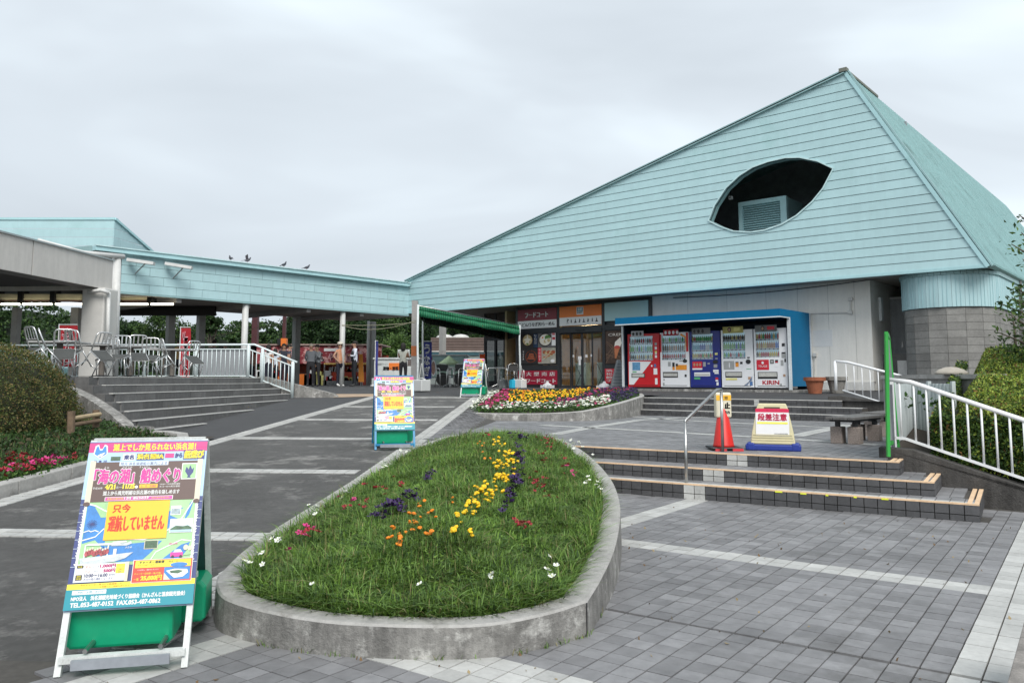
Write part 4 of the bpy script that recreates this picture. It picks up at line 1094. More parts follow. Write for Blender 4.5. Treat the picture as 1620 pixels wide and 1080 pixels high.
mb = MB(); 
for i in range(len(line)-1):
    a, b = at_len(al[i]+1e-4, -.03), at_len(al[i+1]-1e-4, -.03); mb.hexa([B.w(*a, 1.), B.w(*b, 1.), B.w(*at_len(al[i+1]-1e-4, -.2), 1.), B.w(*at_len(al[i]+1e-4, -.2), 1.)] + [B.w(*a, zTB), B.w(*b, zTB), B.w(*at_len(al[i+1]-1e-4, -.2), zTB), B.w(*at_len(al[i]+1e-4, -.2), zTB)])
mb.build('wall_core', MATS['block_joint'], bw)
# turquoise band: narrow vertical strips
mb = MB(); t = 0
while t < 14:
    t1 = min(t+.30, al[-1]-.01); p = [at_len(t+.003, .05), at_len(t1-.003, .05), at_len(t1-.003, -.05), at_len(t+.003, -.05)]
    m = MB(); m.hexa([B.w(*q, zTB+.015) for q in p]+[B.w(*q, ZE-.02) for q in p]); m.build('band_panel', MATS['turq_board_o'], bw)
    for kk in range(1, 3): q = at_len(t+kk*.10, .051); mb.cbox((q[0], q[1], (zTB+ZE)/2), .008, .008, ZE-zTB-.06, B)
    t = t1
mb.build('band_ribs', MATS['turq'], bw, kind='stuff')
mb = MB()
for i in range(len(line)-1):
    a, b = [at_len(al[i]+1e-4, .09), at_len(al[i+1]-1e-4, .09)]; mb.hexa([B.w(*a, ZE-.13), B.w(*b, ZE-.13), B.w(*at_len(al[i+1]-1e-4, 0), ZE-.13), B.w(*at_len(al[i]+1e-4, 0), ZE-.13)]+[B.w(*a, ZE-.03), B.w(*b, ZE-.03), B.w(*at_len(al[i+1]-1e-4, 0), ZE-.03), B.w(*at_len(al[i]+1e-4, 0), ZE-.03)])
mb.build('band_cap', MATS['turq_trim'], bw)

# food court front: dark metal frame, signs, pictures, door
FR = MATS['dark_frame']
def wbox(mb, px0, py0, px1, py1, d0, d1, mi=0):       # box between pixel corners on the wall plane
    pm = (px0+px1)/2; mb.box(UW(px0, (py0+py1)/2), UW(px1, (py0+py1)/2), DW+d0, DW+d1, ZW(pm, py1), ZW(pm, py0), B, mi)
def V(px, z=None):
    return UW(px)
zs = dict(top=ZE-.02, sgn0=ZW(925, 478)+0, sgn1=ZW(925, 515.2), hd=ZW(925, 521), sill=ZW(853, 577), r0=ZW(860, 586), r1=ZW(860, 608))
cols = [UW(819), UW(885), UW(956.5), UW(1031)]
mb = MB()
for u in cols: mb.box(u-.06, u+.06, DW-.06, DW+.1, ZF, zs['top'], B)
for z, h in ((zs['top']-.05, .1), (zs['sgn1']-.11, .20),): mb.box(cols[0], cols[3], DW-.055, DW+.1, z-h/2, z+h/2, B)
mb.box(cols[0], cols[1], DW-.05, DW+.1, zs['r0']+.01, zs['sill']-.01, B); mb.box(cols[2], cols[3], DW-.05, DW+.1, zs['r0']+.01, zs['sill']-.01, B)
mb.box(cols[0], cols[1], DW-.05, DW+.1, ZF, zs['r1'], B)
mb.build('shop_frame', FR, bl)
def sign(name, label, u0, u1, z0, z1, draw, mats, d=-.07, th=.04, parent=None, back=0):
    c = B.w((u0+u1)/2, DW+d, z0); t = thing(name, label, 'sign', tuple(c), rz=B.a) if parent is None else parent
    w, h = u1-u0, z1-z0
    mb = MB(); mb.box(-w/2, w/2, 0, th, 0, h); mb.build('panel', mats[back], t)
    sh = Sheet(lambda x, y, l: Vector((-w/2+x*w, -.002-l, y*h)), .003); draw(sh); sh.build('print', mats, t); return t
maroon = M('maroon', (.22, .018, .035), rough=.4, var=.04); red = M('sign_red', (.60, .02, .04), rough=.4, var=.04); wht = M('sign_white', (.80, .80, .80), rough=.4, var=.02)
orange = M('sign_orange', (.80, .20, .03), rough=.4, var=.03); ink = M('ink', (.02, .02, .025), rough=.4, var=0); teal = M('sign_teal', (.38, .58, .60), rough=.4, var=.03)
def d1(s):
    s.rect(0, 0, 1, .40, 1); s.rect(0, .40, 1, 1, 0); s.text('フードコート', .2, .56, .78, .82, 1, bold=.008); s.text('うどん/うなぎ丼/らーめん', .04, .10, .95, .30, 2, bold=.004)
sign('shop_sign', 'maroon and white food court sign reading フードコート above the menu pictures', cols[0]+.07, cols[1]-.07, zs['sgn1'], zs['top']-.12, d1, [maroon, wht, ink])
def d2(s):
    s.rect(0, 0, 1, .43, 1); s.rect(0, .43, 1, 1, 0); s.rect(.42, .54, .58, .93, 1, 2); s.rect(.43, .56, .57, .91, 3, 3); s.text('東館', .445, .74, .555, .89, 1, 4, bold=.004); s.rect(.435, .56, .565, .70, 1, 4); s.text('EAST', .445, .59, .555, .68, 2, 5, bold=.003)
    s.text('?', .18, .16, .23, .34, 2, bold=.004); s.rect(.17, .11, .24, .125, 2, 2)
    for k in range(7):
        x = .29+k*.10; s.ell(x, .31, .010, .018, 2, 2, 8); s.rect(x-.012, .14, x+.012, .28, 2, 2)
        if k in (1, 3, 6): s.rect(x-.028, .13, x+.028, .18, 2, 2)
        if k in (2, 4): s.line([(x-.02, .15), (x+.022, .27)], .012, 2, 2)
sign('shop_sign', 'orange and white sign with 東館 EAST and pictograms above the automatic door', cols[1]+.07, cols[2]-.07, zs['sgn1']+.03, zs['top']-.12, d2, [orange, wht, ink, M('sign_blue', (.05, .22, .32), rough=.4)])
sign('wall_panel', 'plain pale teal panel between the orange sign and the white wall', cols[2]+.07, cols[3]-.07, zs['sgn1']+.12, zs['top']-.10, lambda s: s.rect(0, 0, 1, 1, 0), [teal])
mb = MB(); mb.box(cols[2], cols[3], DW+.02, DW+.06, zs['sgn1']-.0, zs['sgn1']+.12, B); mb.build('infill_panel', FR, bl)
# food pictures
bowl = M('bowl_black', (.03, .02, .02), rough=.3); nood = M('noodle', (.50, .40, .22), var=.35, vs=18); egg = M('egg_white', (.75, .72, .62), var=.12, vs=14); yolk = M('yolk', (.75, .30, .05), var=.1); green = M('herb', (.10, .22, .06), var=.4, vs=20)
meat = M('grilled', (.35, .09, .04), var=.5, vs=16); pblue = M('poster_blue', (.07, .17, .38), var=.1); pk = M('poster_black', (.03, .028, .03), var=.2); pgray = M('poster_gray', (.15, .15, .15), var=.2)
FP = [pk, bowl, nood, egg, yolk, green, meat, pblue, wht, red, pgray]
def food(kind):
    def f(s):
        s.rect(0, 0, 1, 1, 0 if kind != 1 else 10)
        if kind == 0:
            s.ell(.38, .5, .36, .42, 1, 1); s.ell(.38, .5, .30, .35, 2, 2); s.poly([(.38, .92), (.44, .62), (.62, .55), (.46, .42), (.50, .22), (.36, .34), (.2, .22), (.26, .45), (.12, .55), (.32, .62)], 3, 3); s.poly([(.3, .3), (.46, .3), (.4, .16)], 5, 4); s.rect(.74, 0, 1, 1, 7, 1)
            s.text('天ぷら', .80, .2, .94, .85, 8, 2)
        if kind == 1:
            s.ell(.42, .48, .40, .44, 1, 1); s.ell(.42, .48, .33, .36, 3, 2); s.ell(.28, .62, .11, .13, 8, 3); s.ell(.28, .62, .05, .06, 4, 4); s.ell(.55, .62, .16, .16, 5, 3)
            for k in range(4): s.ell(.32+k*.10, .36+.03*k, .10, .13, 3, 3+k, 12); s.ell(.32+k*.10, .35+.03*k, .085, .11, 2 if k % 2 else 3, 3.5+k, 12)
            s.rect(.78, .1, 1, 1, 8, 2); s.text('拉', .81, .74, .97, .9, 9, 3, bold=.01); s.text('麺', .81, .46, .97, .64, 9, 3, bold=.01)
        if kind == 2:
            s.ell(.6, .46, .36, .40, 6, 1); s.ell(.6, .48, .30, .33, 1, 2)
            for k in range(4): s.poly([(.38+.04*k, .3+.1*k), (.82-.02*k, .27+.1*k), (.85-.03*k, .35+.1*k), (.36+.04*k, .38+.1*k)], 6, 3)
            s.text('う', .07, .72, .16, .84, 8, 2); s.text('な', .07, .56, .16, .68, 8, 2); s.text('ぎ', .07, .40, .16, .52, 8, 2); s.text('丼', .07, .24, .16, .36, 8, 2)
        if kind == 3:
            s.rect(0, 0, 1, 1, 3, 1); s.rect(0, .1, .2, 1, 9, 2)
            for k, ch in enumerate('浜松餃子'): s.text(ch, .04, .80-.2*k, .17, .95-.2*k, 8, 3)
            for k in range(5): s.ell(.38+.12*k, .72-.05*(k % 2), .12, .11, 2 if k % 2 else 6, 2+k*.4, 12)
            for k in range(3): s.ell(.40+.17*k, .38+.1*k, .13, .10, 2, 4+k*.4, 12); s.ell(.42+.17*k, .40+.1*k, .10, .05, 6, 6+k*.4, 12)
            s.line([(.25, .2), (.6, .55)], .02, 8, 8); s.ell(.84, .16, .13, .12, 8, 8, 6)
    return f
pm = BD(853, 549, DW); u0, u1 = UW(826), UW(880); um = (u0+u1)/2-.03; z0, z1 = ZW(853, 575), ZW(853, 525); zm = (z0+z1)/2
mb = MB(); mb.box(cols[0], cols[1], DW+.0, DW+.05, zs['sill'], zs['sgn1']-.2, B); mb.build('picture_board', FR, bl)
for k, (a, b, c, d, lb) in enumerate(((u0, um-.01, zm+.01, z1, 'picture of tempura noodles in a dark bowl with a blue strip, upper left food picture'), (um+.01, u1, zm+.01, z1, 'picture of ramen with half an egg and red lettering, upper right food picture'),
                                      (u0, um-.01, z0, zm-.01, 'dark picture of grilled eel over rice, lower left of the four food pictures'), (um+.01, u1, z0, zm-.01, 'picture of gyoza dumplings with a red strip, lower right food picture'))):
    c_ = B.w((a+b)/2, DW-.03, c); t = thing('food_poster', lb, 'poster', tuple(c_), rz=B.a, group='food pictures beside the door'); w, h = b-a, d-c
    MB().box(-w/2, w/2, 0, .02, 0, h).build('panel', pk, t)
    sh = Sheet((lambda w, h: lambda x, y, l: Vector((-w/2+x*w, -.002-l, y*h)))(w, h), .002); food(k)(sh); sh.build('print', FP, t)
def d3(s):
    s.rect(0, 0, 1, 1, 0); s.rect(0, .505, 1, .525, 2, 2)
    for k, ch in enumerate('大型売店'): s.text(ch, .22+.2*k, .62, .35+.2*k, .9, 1, bold=.006)
    s.text('フードコート', .22, .12, .97, .40, 1, bold=.008)
sign('shop_sign', 'low crimson sign with white lettering 大型売店 フードコート beside the entrance', cols[0]+.08, cols[1]-.07, zs['r1'], zs['r0'], d3, [maroon if 0 else M('crimson', (.34, .012, .04), rough=.4, var=.04), wht, maroon])
# right window posters
def d4(s):
    s.rect(0, 0, 1, 1, 0); 
    for k in range(10): s.line([(random.uniform(0, .4), random.uniform(0, 1)), (random.uniform(.5, 1), random.uniform(0, 1))], .02, 3, 1.3)
    s.text('CREMIA', .12, .84, .98, .92, 1); s.poly([(.36, .5), (.40, .66), (.62, .80), (.66, .62), (.60, .5)], 1, 3); s.poly([(.36, .5), (.60, .5), (.44, .16), (.38, .16)], 2, 3); s.ell(.48, .5, .12, .05, 4, 4, 12)
sign('poster', 'dark brown soft ice cream poster with a tall white swirl cone', UW(960), UW(999), zs['sill'], zs['sgn1']-.24, d4, [M('choco', (.06, .035, .025), var=.3, vs=8), M('cream', (.78, .74, .68), var=.06), M('cone_brown', (.45, .16, .07), var=.2), M('choco_light', (.15, .09, .06)), M('berry', (.45, .06, .05))])
def d5(s):
    s.rect(0, 0, 1, 1, 0); s.rect(.36, 0, 1, 1, 2, 2)
    for k, ch in enumerate('浜松餃子'): s.text(ch, .05, .78-.23*k, .3, .95-.23*k, 1, 3, bold=.006)
    s.ell(.72, .5, .2, .3, 3, 3)
sign('poster', 'small red and orange dumpling poster low beside the grey standing board', UW(958.5), UW(999), ZW(975, 606), ZW(970, 583), d5, [red, wht, M('peach', (.75, .35, .18)), nood])
mb = MB(); mb.box(cols[2]+.05, cols[3]-.05, DW+.02, DW+.05, ZF, zs['sgn1']-.2, B); mb.build('window_backing', FR, bl)
# door
dr_ = thing('automatic_door', 'dark framed glass automatic door of four panes under the orange sign', 'door', B.w((cols[1]+cols[2])/2, DW, ZF), world=True)
ul, ur = cols[1]+.06, cols[2]-.06; zt = zs['sgn1']-.24; w4 = (ur-ul)/4
for k in range(4):
    a = ul+w4*k; b = a+w4; off = 0 if k in (0, 3) else .05; mb = MB(); f = .035 if k in (0, 3) else .05
    mb.box(a, a+f, DW-.02+off, DW+.02+off, ZF, zt, B); mb.box(b-f, b, DW-.02+off, DW+.02+off, ZF, zt, B); mb.box(a+f, b-f, DW-.019+off, DW+.019+off, ZF, ZF+.09, B); mb.box(a+f, b-f, DW-.019+off, DW+.019+off, zt-.05, zt, B)
    lf = mb.build('door_leaf', FR, dr_)
    mb = MB(); mb.box(a+f, b-f, DW-.004+off, DW+.004+off, ZF+.09, zt-.05, B); g_ = mb.build('pane', GLASS('glass_shop', (.92, .93, .92)), lf)
mb = MB()
for px, py, w, h in ((916, 566, .16, .12), (916, 573, .1, .2), (926.5, 563, .1, .10), (906, 563, .07, .08), (934.5, 562, .07, .08)): l = B.l(BD(px, py, DW-.03)); mb.box(l[0]-w/2, l[0]+w/2, DW+.016, DW+.02, l[2]-h/2, l[2]+h/2, B)
mb.build('stickers', wht, dr_)
mb = MB(); mb.box(ul, ur, DW-.09, DW+.05, zt, zt+.14, B); mb.box((ul+ur)/2-.2, (ul+ur)/2+.2, DW-.12, DW-.09, zt+.06, zt+.12, B, 1); mb.build('header', [FR, MATS['black']], dr_)
# the room behind the door
inn = M('room_wall', (.45, .34, .20), var=.15); inf = M('room_floor', (.18, .14, .10), var=.2)
mb = MB(); mb.box(ul-3, ur+3, DW+.3, DW+7, ZF-.03, ZF-.01, B, 1); mb.box(ul-3, ur+3, DW+7, DW+7.1, ZF, ZE-.1, B, 0); mb.box(ul-3.1, ul-3, DW+.3, DW+7, ZF, ZE-.1, B, 0); mb.box(ur+3, ur+3.1, DW+.3, DW+7, ZF, ZE-.1, B, 0); mb.box(ul-3, ur+3, DW+.3, DW+7, zt+.35, zt+.4, B, 0)
mb.build('shop_interior', [inn, inf], bl)
for k, (uu, dd) in enumerate(((ul+.2, 1.6), (ur-.5, 2.2), (ul+1., 3.6), (ur-.2, 4.6))):
    mb = MB(); mb.box(uu-.35, uu+.35, DW+dd, DW+dd+.12, zt+.29, zt+.34, B); mb.build('ceiling_lamp', M('lamp_warm', (1., .78, .45), emit=30.), None, label='glowing warm ceiling strip lamp inside the shop, number %s from the door' % ('one', 'two', 'three', 'four')[k], cat='lamp', group='strip lamps in the shop ceiling')
for a, c_, lb in ((ul+.25, 0, 'low pale cabinet with crossed braces inside the left door pane'), (ur-.7, 0, 'low pale cabinet with crossed braces inside the right door pane')):
    t = thing('cabinet', lb, 'cabinet', B.w(a, DW+.6, ZF), world=True)
    mb = MB(); mb.box(a, a+.5, DW+.6, DW+.9, ZF, ZF+.95, B); mb.build('body', M('cab_teal', (.42, .55, .50)), t)
    mb = MB(); mb.bar(B.w(a+.02, DW+.585, ZF+.03), B.w(a+.48, DW+.585, ZF+.9), .02, .012); mb.bar(B.w(a+.48, DW+.583, ZF+.03), B.w(a+.02, DW+.583, ZF+.9), .02, .012); mb.build('brace', MATS['black'], t)
for (a, dd, cc, lb) in ((ul+.1, 3.5, (.5, .1, .07), 'red fronted goods shelf deep inside the shop on the left'), (ur-1.1, 4.2, (.3, .12, .06), 'brown goods shelf deep inside the shop on the right')):
    t = thing('display_shelf', lb, 'shelf', B.w(a, DW+dd, ZF), world=True); mb = MB(); mb.box(a, a+1.1, DW+dd, DW+dd+.4, ZF, ZF+1.25, B); mb.build('body', M('shelf%d' % int(cc[0]*10), cc, var=.4, vs=9), t)
    mb = MB(); 
    for k in range(8): mb.box(a+.02+k*.135, a+.13+k*.135, DW+dd-.02, DW+dd+.1, ZF+1.26, ZF+1.36+.1*random.random(), B, k % 3)
    mb.build('goods', [red, orange, wht], t, kind='stuff')

# glass front left of the food pictures, under the eave
DG = DW+1.6
gl = thing('window_front', 'recessed dark framed shop windows in shade behind the green awning', 'window', tuple(B.w(B.l(BD(795, 560, DG))[0], DG, ZF)), world=True)
us_ = [B.l(BD(px, 560, DG))[0] for px in (768, 784.5, 799, 812, 824)]
zt = BD(795, 538, DG).z
mb = MB()
for u in us_: mb.box(u-.05, u+.05, DG-.05, DG+.05, ZF, ZE, B)
mb.box(us_[0], us_[-1], DG-.045, DG+.045, zt, zt+.12, B); mb.box(us_[0], us_[-1], DG-.045, DG+.045, ZF, ZF+.25, B)
mb.build('frame', FR, gl)
for a, b in zip(us_, us_[1:]):
    mb = MB(); mb.box(a+.05, b-.05, DG-.004, DG+.004, ZF+.25, zt, B); mb.build('pane', GLASS('glass_dim', (.45, .5, .5)), gl)
mb = MB(); mb.box(us_[0], us_[-1]+.4, DG+1.4, DG+1.5, ZF, ZE, B); mb.build('interior', M('int_dark', (.06, .07, .07), var=.3), gl)
mb = MB(); mb.box(us_[0]-.0, us_[-1]+.5, DG-.02, DG+.02, zt+.12, ZE, B); mb.box(cols[0]-.1, cols[0]+.0, DW, DG, ZF, ZE, B); mb.build('fascia', M('fascia_brown', (.055, .042, .035), var=.2, streak=.2), gl)
# ================================================================== covered gallery (turquoise fascia)
ga = thing('covered_walkway', 'long turquoise boarded walkway roof on slim posts running to the main building', 'walkway', B.w(-28, 18, 1.2), world=True)
UG = B.l(GP(645, 497, (B.X.x, B.X.y, 0), uC))[0]; UG = uC
def gd(px, py): return B.l(GP(px, py, (B.X.x, B.X.y, 0), UG))
D0 = gd(190, 462)[1]; D1 = DE; zb = (gd(190, 462)[2] + gd(640, 497)[2])/2; zt_ = (gd(190, 405)[2]+gd(640, 455)[2])/2
rows = 4; hh = (zt_-.0-zb)/rows
for r in range(rows+1):
    z0 = zb + r*hh + .006; z1 = z0+hh-.012; d = D0 - (.45 if r % 2 else 0)
    if r == rows: z1 = z0 + .12
    while d < D1:
        a, b = max(d, D0)+.005, min(d+.92, D1)-.005; d += .92
        if b-a < .05: continue
        m = MB(); m.box(UG, UG+.02+random.uniform(0, .003), a, b, z0, z1, B); m.build('siding_panel', MATS['turq_board_o'], ga)
mb = MB(); mb.box(UG-.1, UG, D0, D1, zb, zt_+.15, B); mb.build('panel_backing', MATS['board_joint'], ga)
mb = MB(); mb.box(UG-.02, UG+.22, D0-.9, D1-.15, zt_+.06, zt_+.20, B, 0); mb.box(UG-.05, UG+.26, D0-.9, D1-.1, zt_+.20, zt_+.235, B, 1); mb.build('gutter', [MATS['turq'], MATS['turq_lip']], ga)
W_ = 4.6
mb = MB(); mb.prism([(UG+.1, zt_+.235), (UG-W_/2, zt_+.42), (UG-W_, zt_+.235), (UG-W_, zt_+.1), (UG+.1, zt_+.1)], lambda a, b, h: B.w(a, h, b), D0-.8, D1+1); mb.build('roof', MATS['turq_rib'], ga)
mb = MB(); mb.box(UG-W_, UG-.02, D0, D1+.5, zb-.02, zb+.05, B); mb.build('soffit', MATS['soffit'], ga)
mb = MB(); mb.box(UG-.09, UG+.03, D0, D1, zb-.06, zb+.0, B); mb.build('bottom_trim', MATS['turq_trim'], ga)
mb = MB()
for d in np.arange(D0+2, D1, 2.6): mb.box(UG-W_, UG-.1, d-.09, d+.09, zb-.20, zb-.02, B)
mb.build('cross_beams', M('beam_gray', (.28, .26, .25)), ga)
pw = M('post_white', (.62, .62, .60), rough=.5, var=.08, streak=.15); pg = M('post_gray', (.34, .335, .32), rough=.55, var=.12)
def post_at(px, off, r, mat, nm='post', box=False):
    P = GP(px, 560, (B.X.x, B.X.y, 0), UG+off); z0 = 1.2; m = MB()
    if box: l = B.l(P); m.box(l[0]-r, l[0]+r, l[1]-r, l[1]+r, z0-.05, zb-.02, B)
    else: m.tube([(P.x, P.y, z0-.05), (P.x, P.y, zb)], r, 12)
    m.build(nm, mat, ga, smooth=not box)
post_at(386, -.15, .115, pw); post_at(541, -.15, .11, pw)
for px in (316, 468, 588, 700): post_at(px, -W_+.4, .13, pg, box=True)
post_at(582, -W_+.4, .06, pw)
post_at(268, -W_+.4, .13, pg, box=True)
# pipe bracket and floodlights on the near end
tr = MATS['turq_trim']
wp = M('pipe_white', (.62, .62, .60), rough=.5, var=.1)
pipe = thing('downpipe', 'pale vertical drain pipe at the joint of grey canopy and turquoise walkway', 'pipe', tuple(GY(180, 560, 22.3)), world=True)
MB().tube([GY(185, 405, 22.3), GY(180, 600, 22.3)], .11, 12).build('pipe', wp, pipe, smooth=True)
MB().tube([GY(60, 381, 20.3), GY(130, 400, 21.3), GY(196, 406, 22.4)], .07, 8).build('elbow_pipe', wp, pipe, smooth=True)
for i, (p0, p1, lb) in enumerate((((212, 411), (244, 417), 'white floodlight arm on the turquoise fascia nearest the drain pipe'), ((272, 417), (304, 424), 'white floodlight arm on the turquoise fascia further from the drain pipe'))):
    t = thing('floodlight', lb, 'lamp', tuple(GP(p1[0], p1[1], (B.X.x, B.X.y, 0), UG+.5)), world=True)
    a = GP(p0[0]-10, p0[1], (B.X.x, B.X.y, 0), UG+.2); b = GP(p1[0], p1[1], (B.X.x, B.X.y, 0), UG+.75)
    MB().bar(a, b, .22, .10).build('housing', wp, t)
    MB().tube([b-(b-a)*.3, GP(p1[0]-30, p1[1]+16, (B.X.x, B.X.y, 0), UG+.03)], .02, 6).build('stay', pg, t)
# pigeons on the roof edge
def pigeon(px, py, a, fly, label):
    P = GP(px, py, (B.X.x, B.X.y, 0), UG-.1); P.z = zt_+.255
    t = thing('pigeon', label, 'bird', tuple(P), rz=a, group='pigeons on the walkway roof'); t.scale = (.8, .8, .8)
    m = MB(); m.tube([(-.13, 0, .14), (-.06, 0, .14), (.02, 0, .15), (.09, 0, .19), (.12, 0, .235), (.135, 0, .27), (.15, 0, .285), (.175, 0, .28)], [.012, .045, .065, .055, .032, .032, .02, .004], 10); m.build('body', pgn, t, smooth=True)
    m = MB(); m.poly([(-.10, -.03, .15), (-.10, .03, .15), (-.26, .035, .10), (-.26, -.035, .10)]); m.poly([(-.10, -.03, .16), (-.10, .03, .16), (-.26, .035, .105), (-.26, -.035, .105)]); m.build('tail', pgd, t)
    for s in (-1, 1):
        m = MB(); m.prism([(-.14, .11), (.05, .13), (.06, .18), (-.04, .19)], lambda x, z, h: Vector((x, s*(.052+h), z)), 0, .012)
        if fly: m = MB(); m.prism([(-.05, .18), (.05, .18), (.0, .42), (-.08, .36)], lambda x, z, h: Vector((x, s*(.04+h+(z-.18)*.3), z)), 0, .01)
        m.build('wing', pgd, t); m = MB(); m.tube([(.0, s*.02, .1), (.005, s*.022, .0)], .006, 5); m.build('leg', M('bird_leg', (.4, .15, .12)), t)
pgn = M('pigeon_gray', (.07, .07, .085), var=.2, vs=30); pgd = M('pigeon_wing', (.05, .045, .055), var=.3, vs=40)
pigeon(365, 411, B.a+3.0, False, 'pigeon crouching on the walkway roof, leftmost of the four'); pigeon(391, 414, B.a+1.2, True, 'pigeon raising its wings on the walkway roof'); pigeon(449, 418, B.a+.2, False, 'pigeon standing between the winged one and the rightmost'); pigeon(485, 422, B.a+.6, False, 'pigeon standing alone, rightmost on the walkway roof')

# ---- turquoise block roof far left
bt = thing('building', 'distant low turquoise boarded roof block behind the grey canopy', 'building', (-22, 34, 3), world=True)
Yb = 33.; zt2 = GY(90, 348, Yb).z; zl = 5.2; xr = GY(180, 348, Yb).x
nR = 8; h = (zt2-zl)/nR
for k in range(nR):
    m = MB(); m.box(-34, xr, Yb, Yb+.02, zl+k*h+.01, zl+(k+1)*h-.01); m.build('siding_board', MATS['turq_board_o'], bt)
    # returning side: runs back and its top drops
    EX, EY = .45, 4.2; LEN = math.hypot(EX, EY)
    topl = lambda t: zt2 - .95*t/3.0
    a = -(.45 if k % 2 else 0)
    while a < LEN:
        t0, t1 = max(a, 0)+.01, min(a+.95, LEN)-.01; a += .95
        if t1-t0 < .1: continue
        za, zb = zl+k*h+.01, zl+(k+1)*h-.01; A0, A1 = min(zb, topl(t0)), min(zb, topl(t1))
        if A0 <= za+.02: continue
        A1 = max(A1, za+.005); P = lambda t, z, o=0: Vector((xr+.03+EX*t/LEN-o, Yb+EY*t/LEN, z))
        m = MB(); m.hexa([P(t0, za, .04), P(t0, za), P(t1, za), P(t1, za, .04), P(t0, A0, .04), P(t0, A0), P(t1, A1), P(t1, A1, .04)]); m.build('siding_board', MATS['turq_board_o'], bt)
m = MB(); m.box(-34, xr-.02, Yb+.02, Yb+4, zl, zt2-1.1, mi=0); m.build('core', MATS['board_joint'], bt)
m = MB(); m.box(-34, xr+.05, Yb-.04, Yb+.3, zt2, zt2+.10); m.bar((xr+.03, Yb, zt2+.05), (xr+.03+EX, Yb+EY, topl(LEN)+.05), .14, .10); m.build('trim', MATS['turq'], bt)

# ---- grey canopy in front left
cn = thing('canopy', 'grey beige flat canopy with a deep fascia over the terrace on the left', 'canopy', R_.w(-16, 16, 1.55), world=True)
QC = R_.l(GP(176, 457, (R_.X.x, R_.X.y, 0), -12.35))[0]; QC = -12.35
def qc(px, py): return R_.l(GP(px, py, (R_.X.x, R_.X.y, 0), QC))
zc0 = (qc(0, 425)[2]+qc(165, 457)[2])/2; zc1 = (qc(0, 368)[2]+qc(176, 412)[2])/2; s1 = qc(176, 440)[1]
fas = M('fascia_beige', (.60, .575, .54), rough=.55, var=.05, vs=1., streak=.08)
sj = qc(52, 400)[1]
for a, b in ((sj-2.9, sj-.015), (sj+.015, s1-.6), (s1-.6, s1)):
    if a < s1-.65 or 1:
        m = MB(); m.box(QC-.05, QC, a, b, zc0, zc1, R_); m.build('fascia_panel', fas, cn)
m = MB(); m.box(QC-12, QC, s1-.0, s1+.05, zc0, zc1, R_); m.build('end_fascia', fas, cn)
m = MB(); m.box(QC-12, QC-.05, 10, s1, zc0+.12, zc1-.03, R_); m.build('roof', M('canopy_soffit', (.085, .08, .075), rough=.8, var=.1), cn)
m = MB(); m.box(QC-.06, QC+.04, 10, s1+.08, zc1, zc1+.04, R_); m.build('coping', MATS['steel'], cn)
m = MB(); m.box(QC-.5, QC-.05, 10, s1-.1, zc0+.0, zc0+.13, R_); m.build('edge_beam', M('edge_gray', (.20, .19, .18)), cn)
# big square column with ring
P = GY(156, 520, 20.9); l = R_.l(P); m = MB(); m.box(l[0]-.31, l[0]+.31, l[1]-.31, l[1]+.31, TZ, zc0, R_); m.build('column', M('col_beige', (.56, .55, .52), rough=.5, var=.05), cn, bevel=.04)
m = MB(); m.tube([GY(172, 462, 20.6), GY(170, 560, 20.6)], .05, 8); m.tube([GY(140, 462, 20.5), GY(160, 459, 20.4), GY(173, 463, 20.5)], .05, 8); m.build('pipe', wp, cn, smooth=True)
m = MB(); m.box(-13.9, -8.8, 27, 27.3, 3.9, 4.35); 
cb = thing('canopy', 'shaded rear canopy with cream ceiling panels and a row of glowing tube lamps', 'canopy', (-15, 26, 1.5), world=True)
Yc = 27.
def Z(py, Y=Yc): return GY(800, py, Y).z
X_ = lambda px, Y=Yc: GY(px, 480, Y).x
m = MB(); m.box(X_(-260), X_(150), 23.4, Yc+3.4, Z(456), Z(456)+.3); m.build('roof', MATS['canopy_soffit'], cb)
m = MB(); m.box(X_(88), X_(284), Yc+3.2, Yc+3.4, GY(0, 499, Yc+3.3).z, GY(0, 482, Yc+3.3).z); m.build('rear_beam', M('beam_black', (.012, .011, .011), rough=.8), cb)
m = MB(); m.box(X_(-200), X_(240), Yc+.02, Yc+.10, Z(477), Z(474)); m.build('lamp_rail', M('rail_brown', (.06, .03, .025)), cb)
for a, b in ((-60, -8), (-4, 31), (36, 82), (87, 134), (138, 178), (190, 235)):
    m = MB(); m.box(X_(a), X_(b), Yc, Yc+.08, Z(474), Z(465.)); m.build('ceiling_panel', M('cream_panel', (.55, .50, .34), rough=.5), cb)
for px in (-6, 33.5, 84.5, 136, 186, 238): m = MB(); m.box(X_(px)-.08, X_(px)+.08, Yc-.1, Yc+.3, Z(480), Z(456)); m.build('hanger', MATS['beam_black'], cb)
tube_m = M('tube_glow', (1., .93, .72), emit=2.6)
for a, b, nm in ((2, 31, 'leftmost'), (36, 82, 'second from the left'), (88, 133, 'just left of the big column'), (138, 176, 'partly behind the big column'), (191, 234, 'second from the right'), (239, 274, 'rightmost')):
    m = MB(); m.tube([(X_(a, Yc-.1), Yc-.1, Z(481.4)), (X_(b, Yc-.1), Yc-.1, Z(481.4))], .035, 8); m.build('tube_lamp', tube_m, label='glowing fluorescent tube under the rear canopy, %s' % nm, cat='lamp', group='tube lamps under the rear canopy')
m = MB(); m.box(X_(93)-.13, X_(93)+.13, Yc+1, Yc+1.26, 1.2, Z(482)); m.build('post', pg, cb)
m = MB(); m.box(X_(-5)-.1, X_(-5)+.1, Yc+1, Yc+1.26, 1.2, Z(482)); m.build('post', pg, cb)
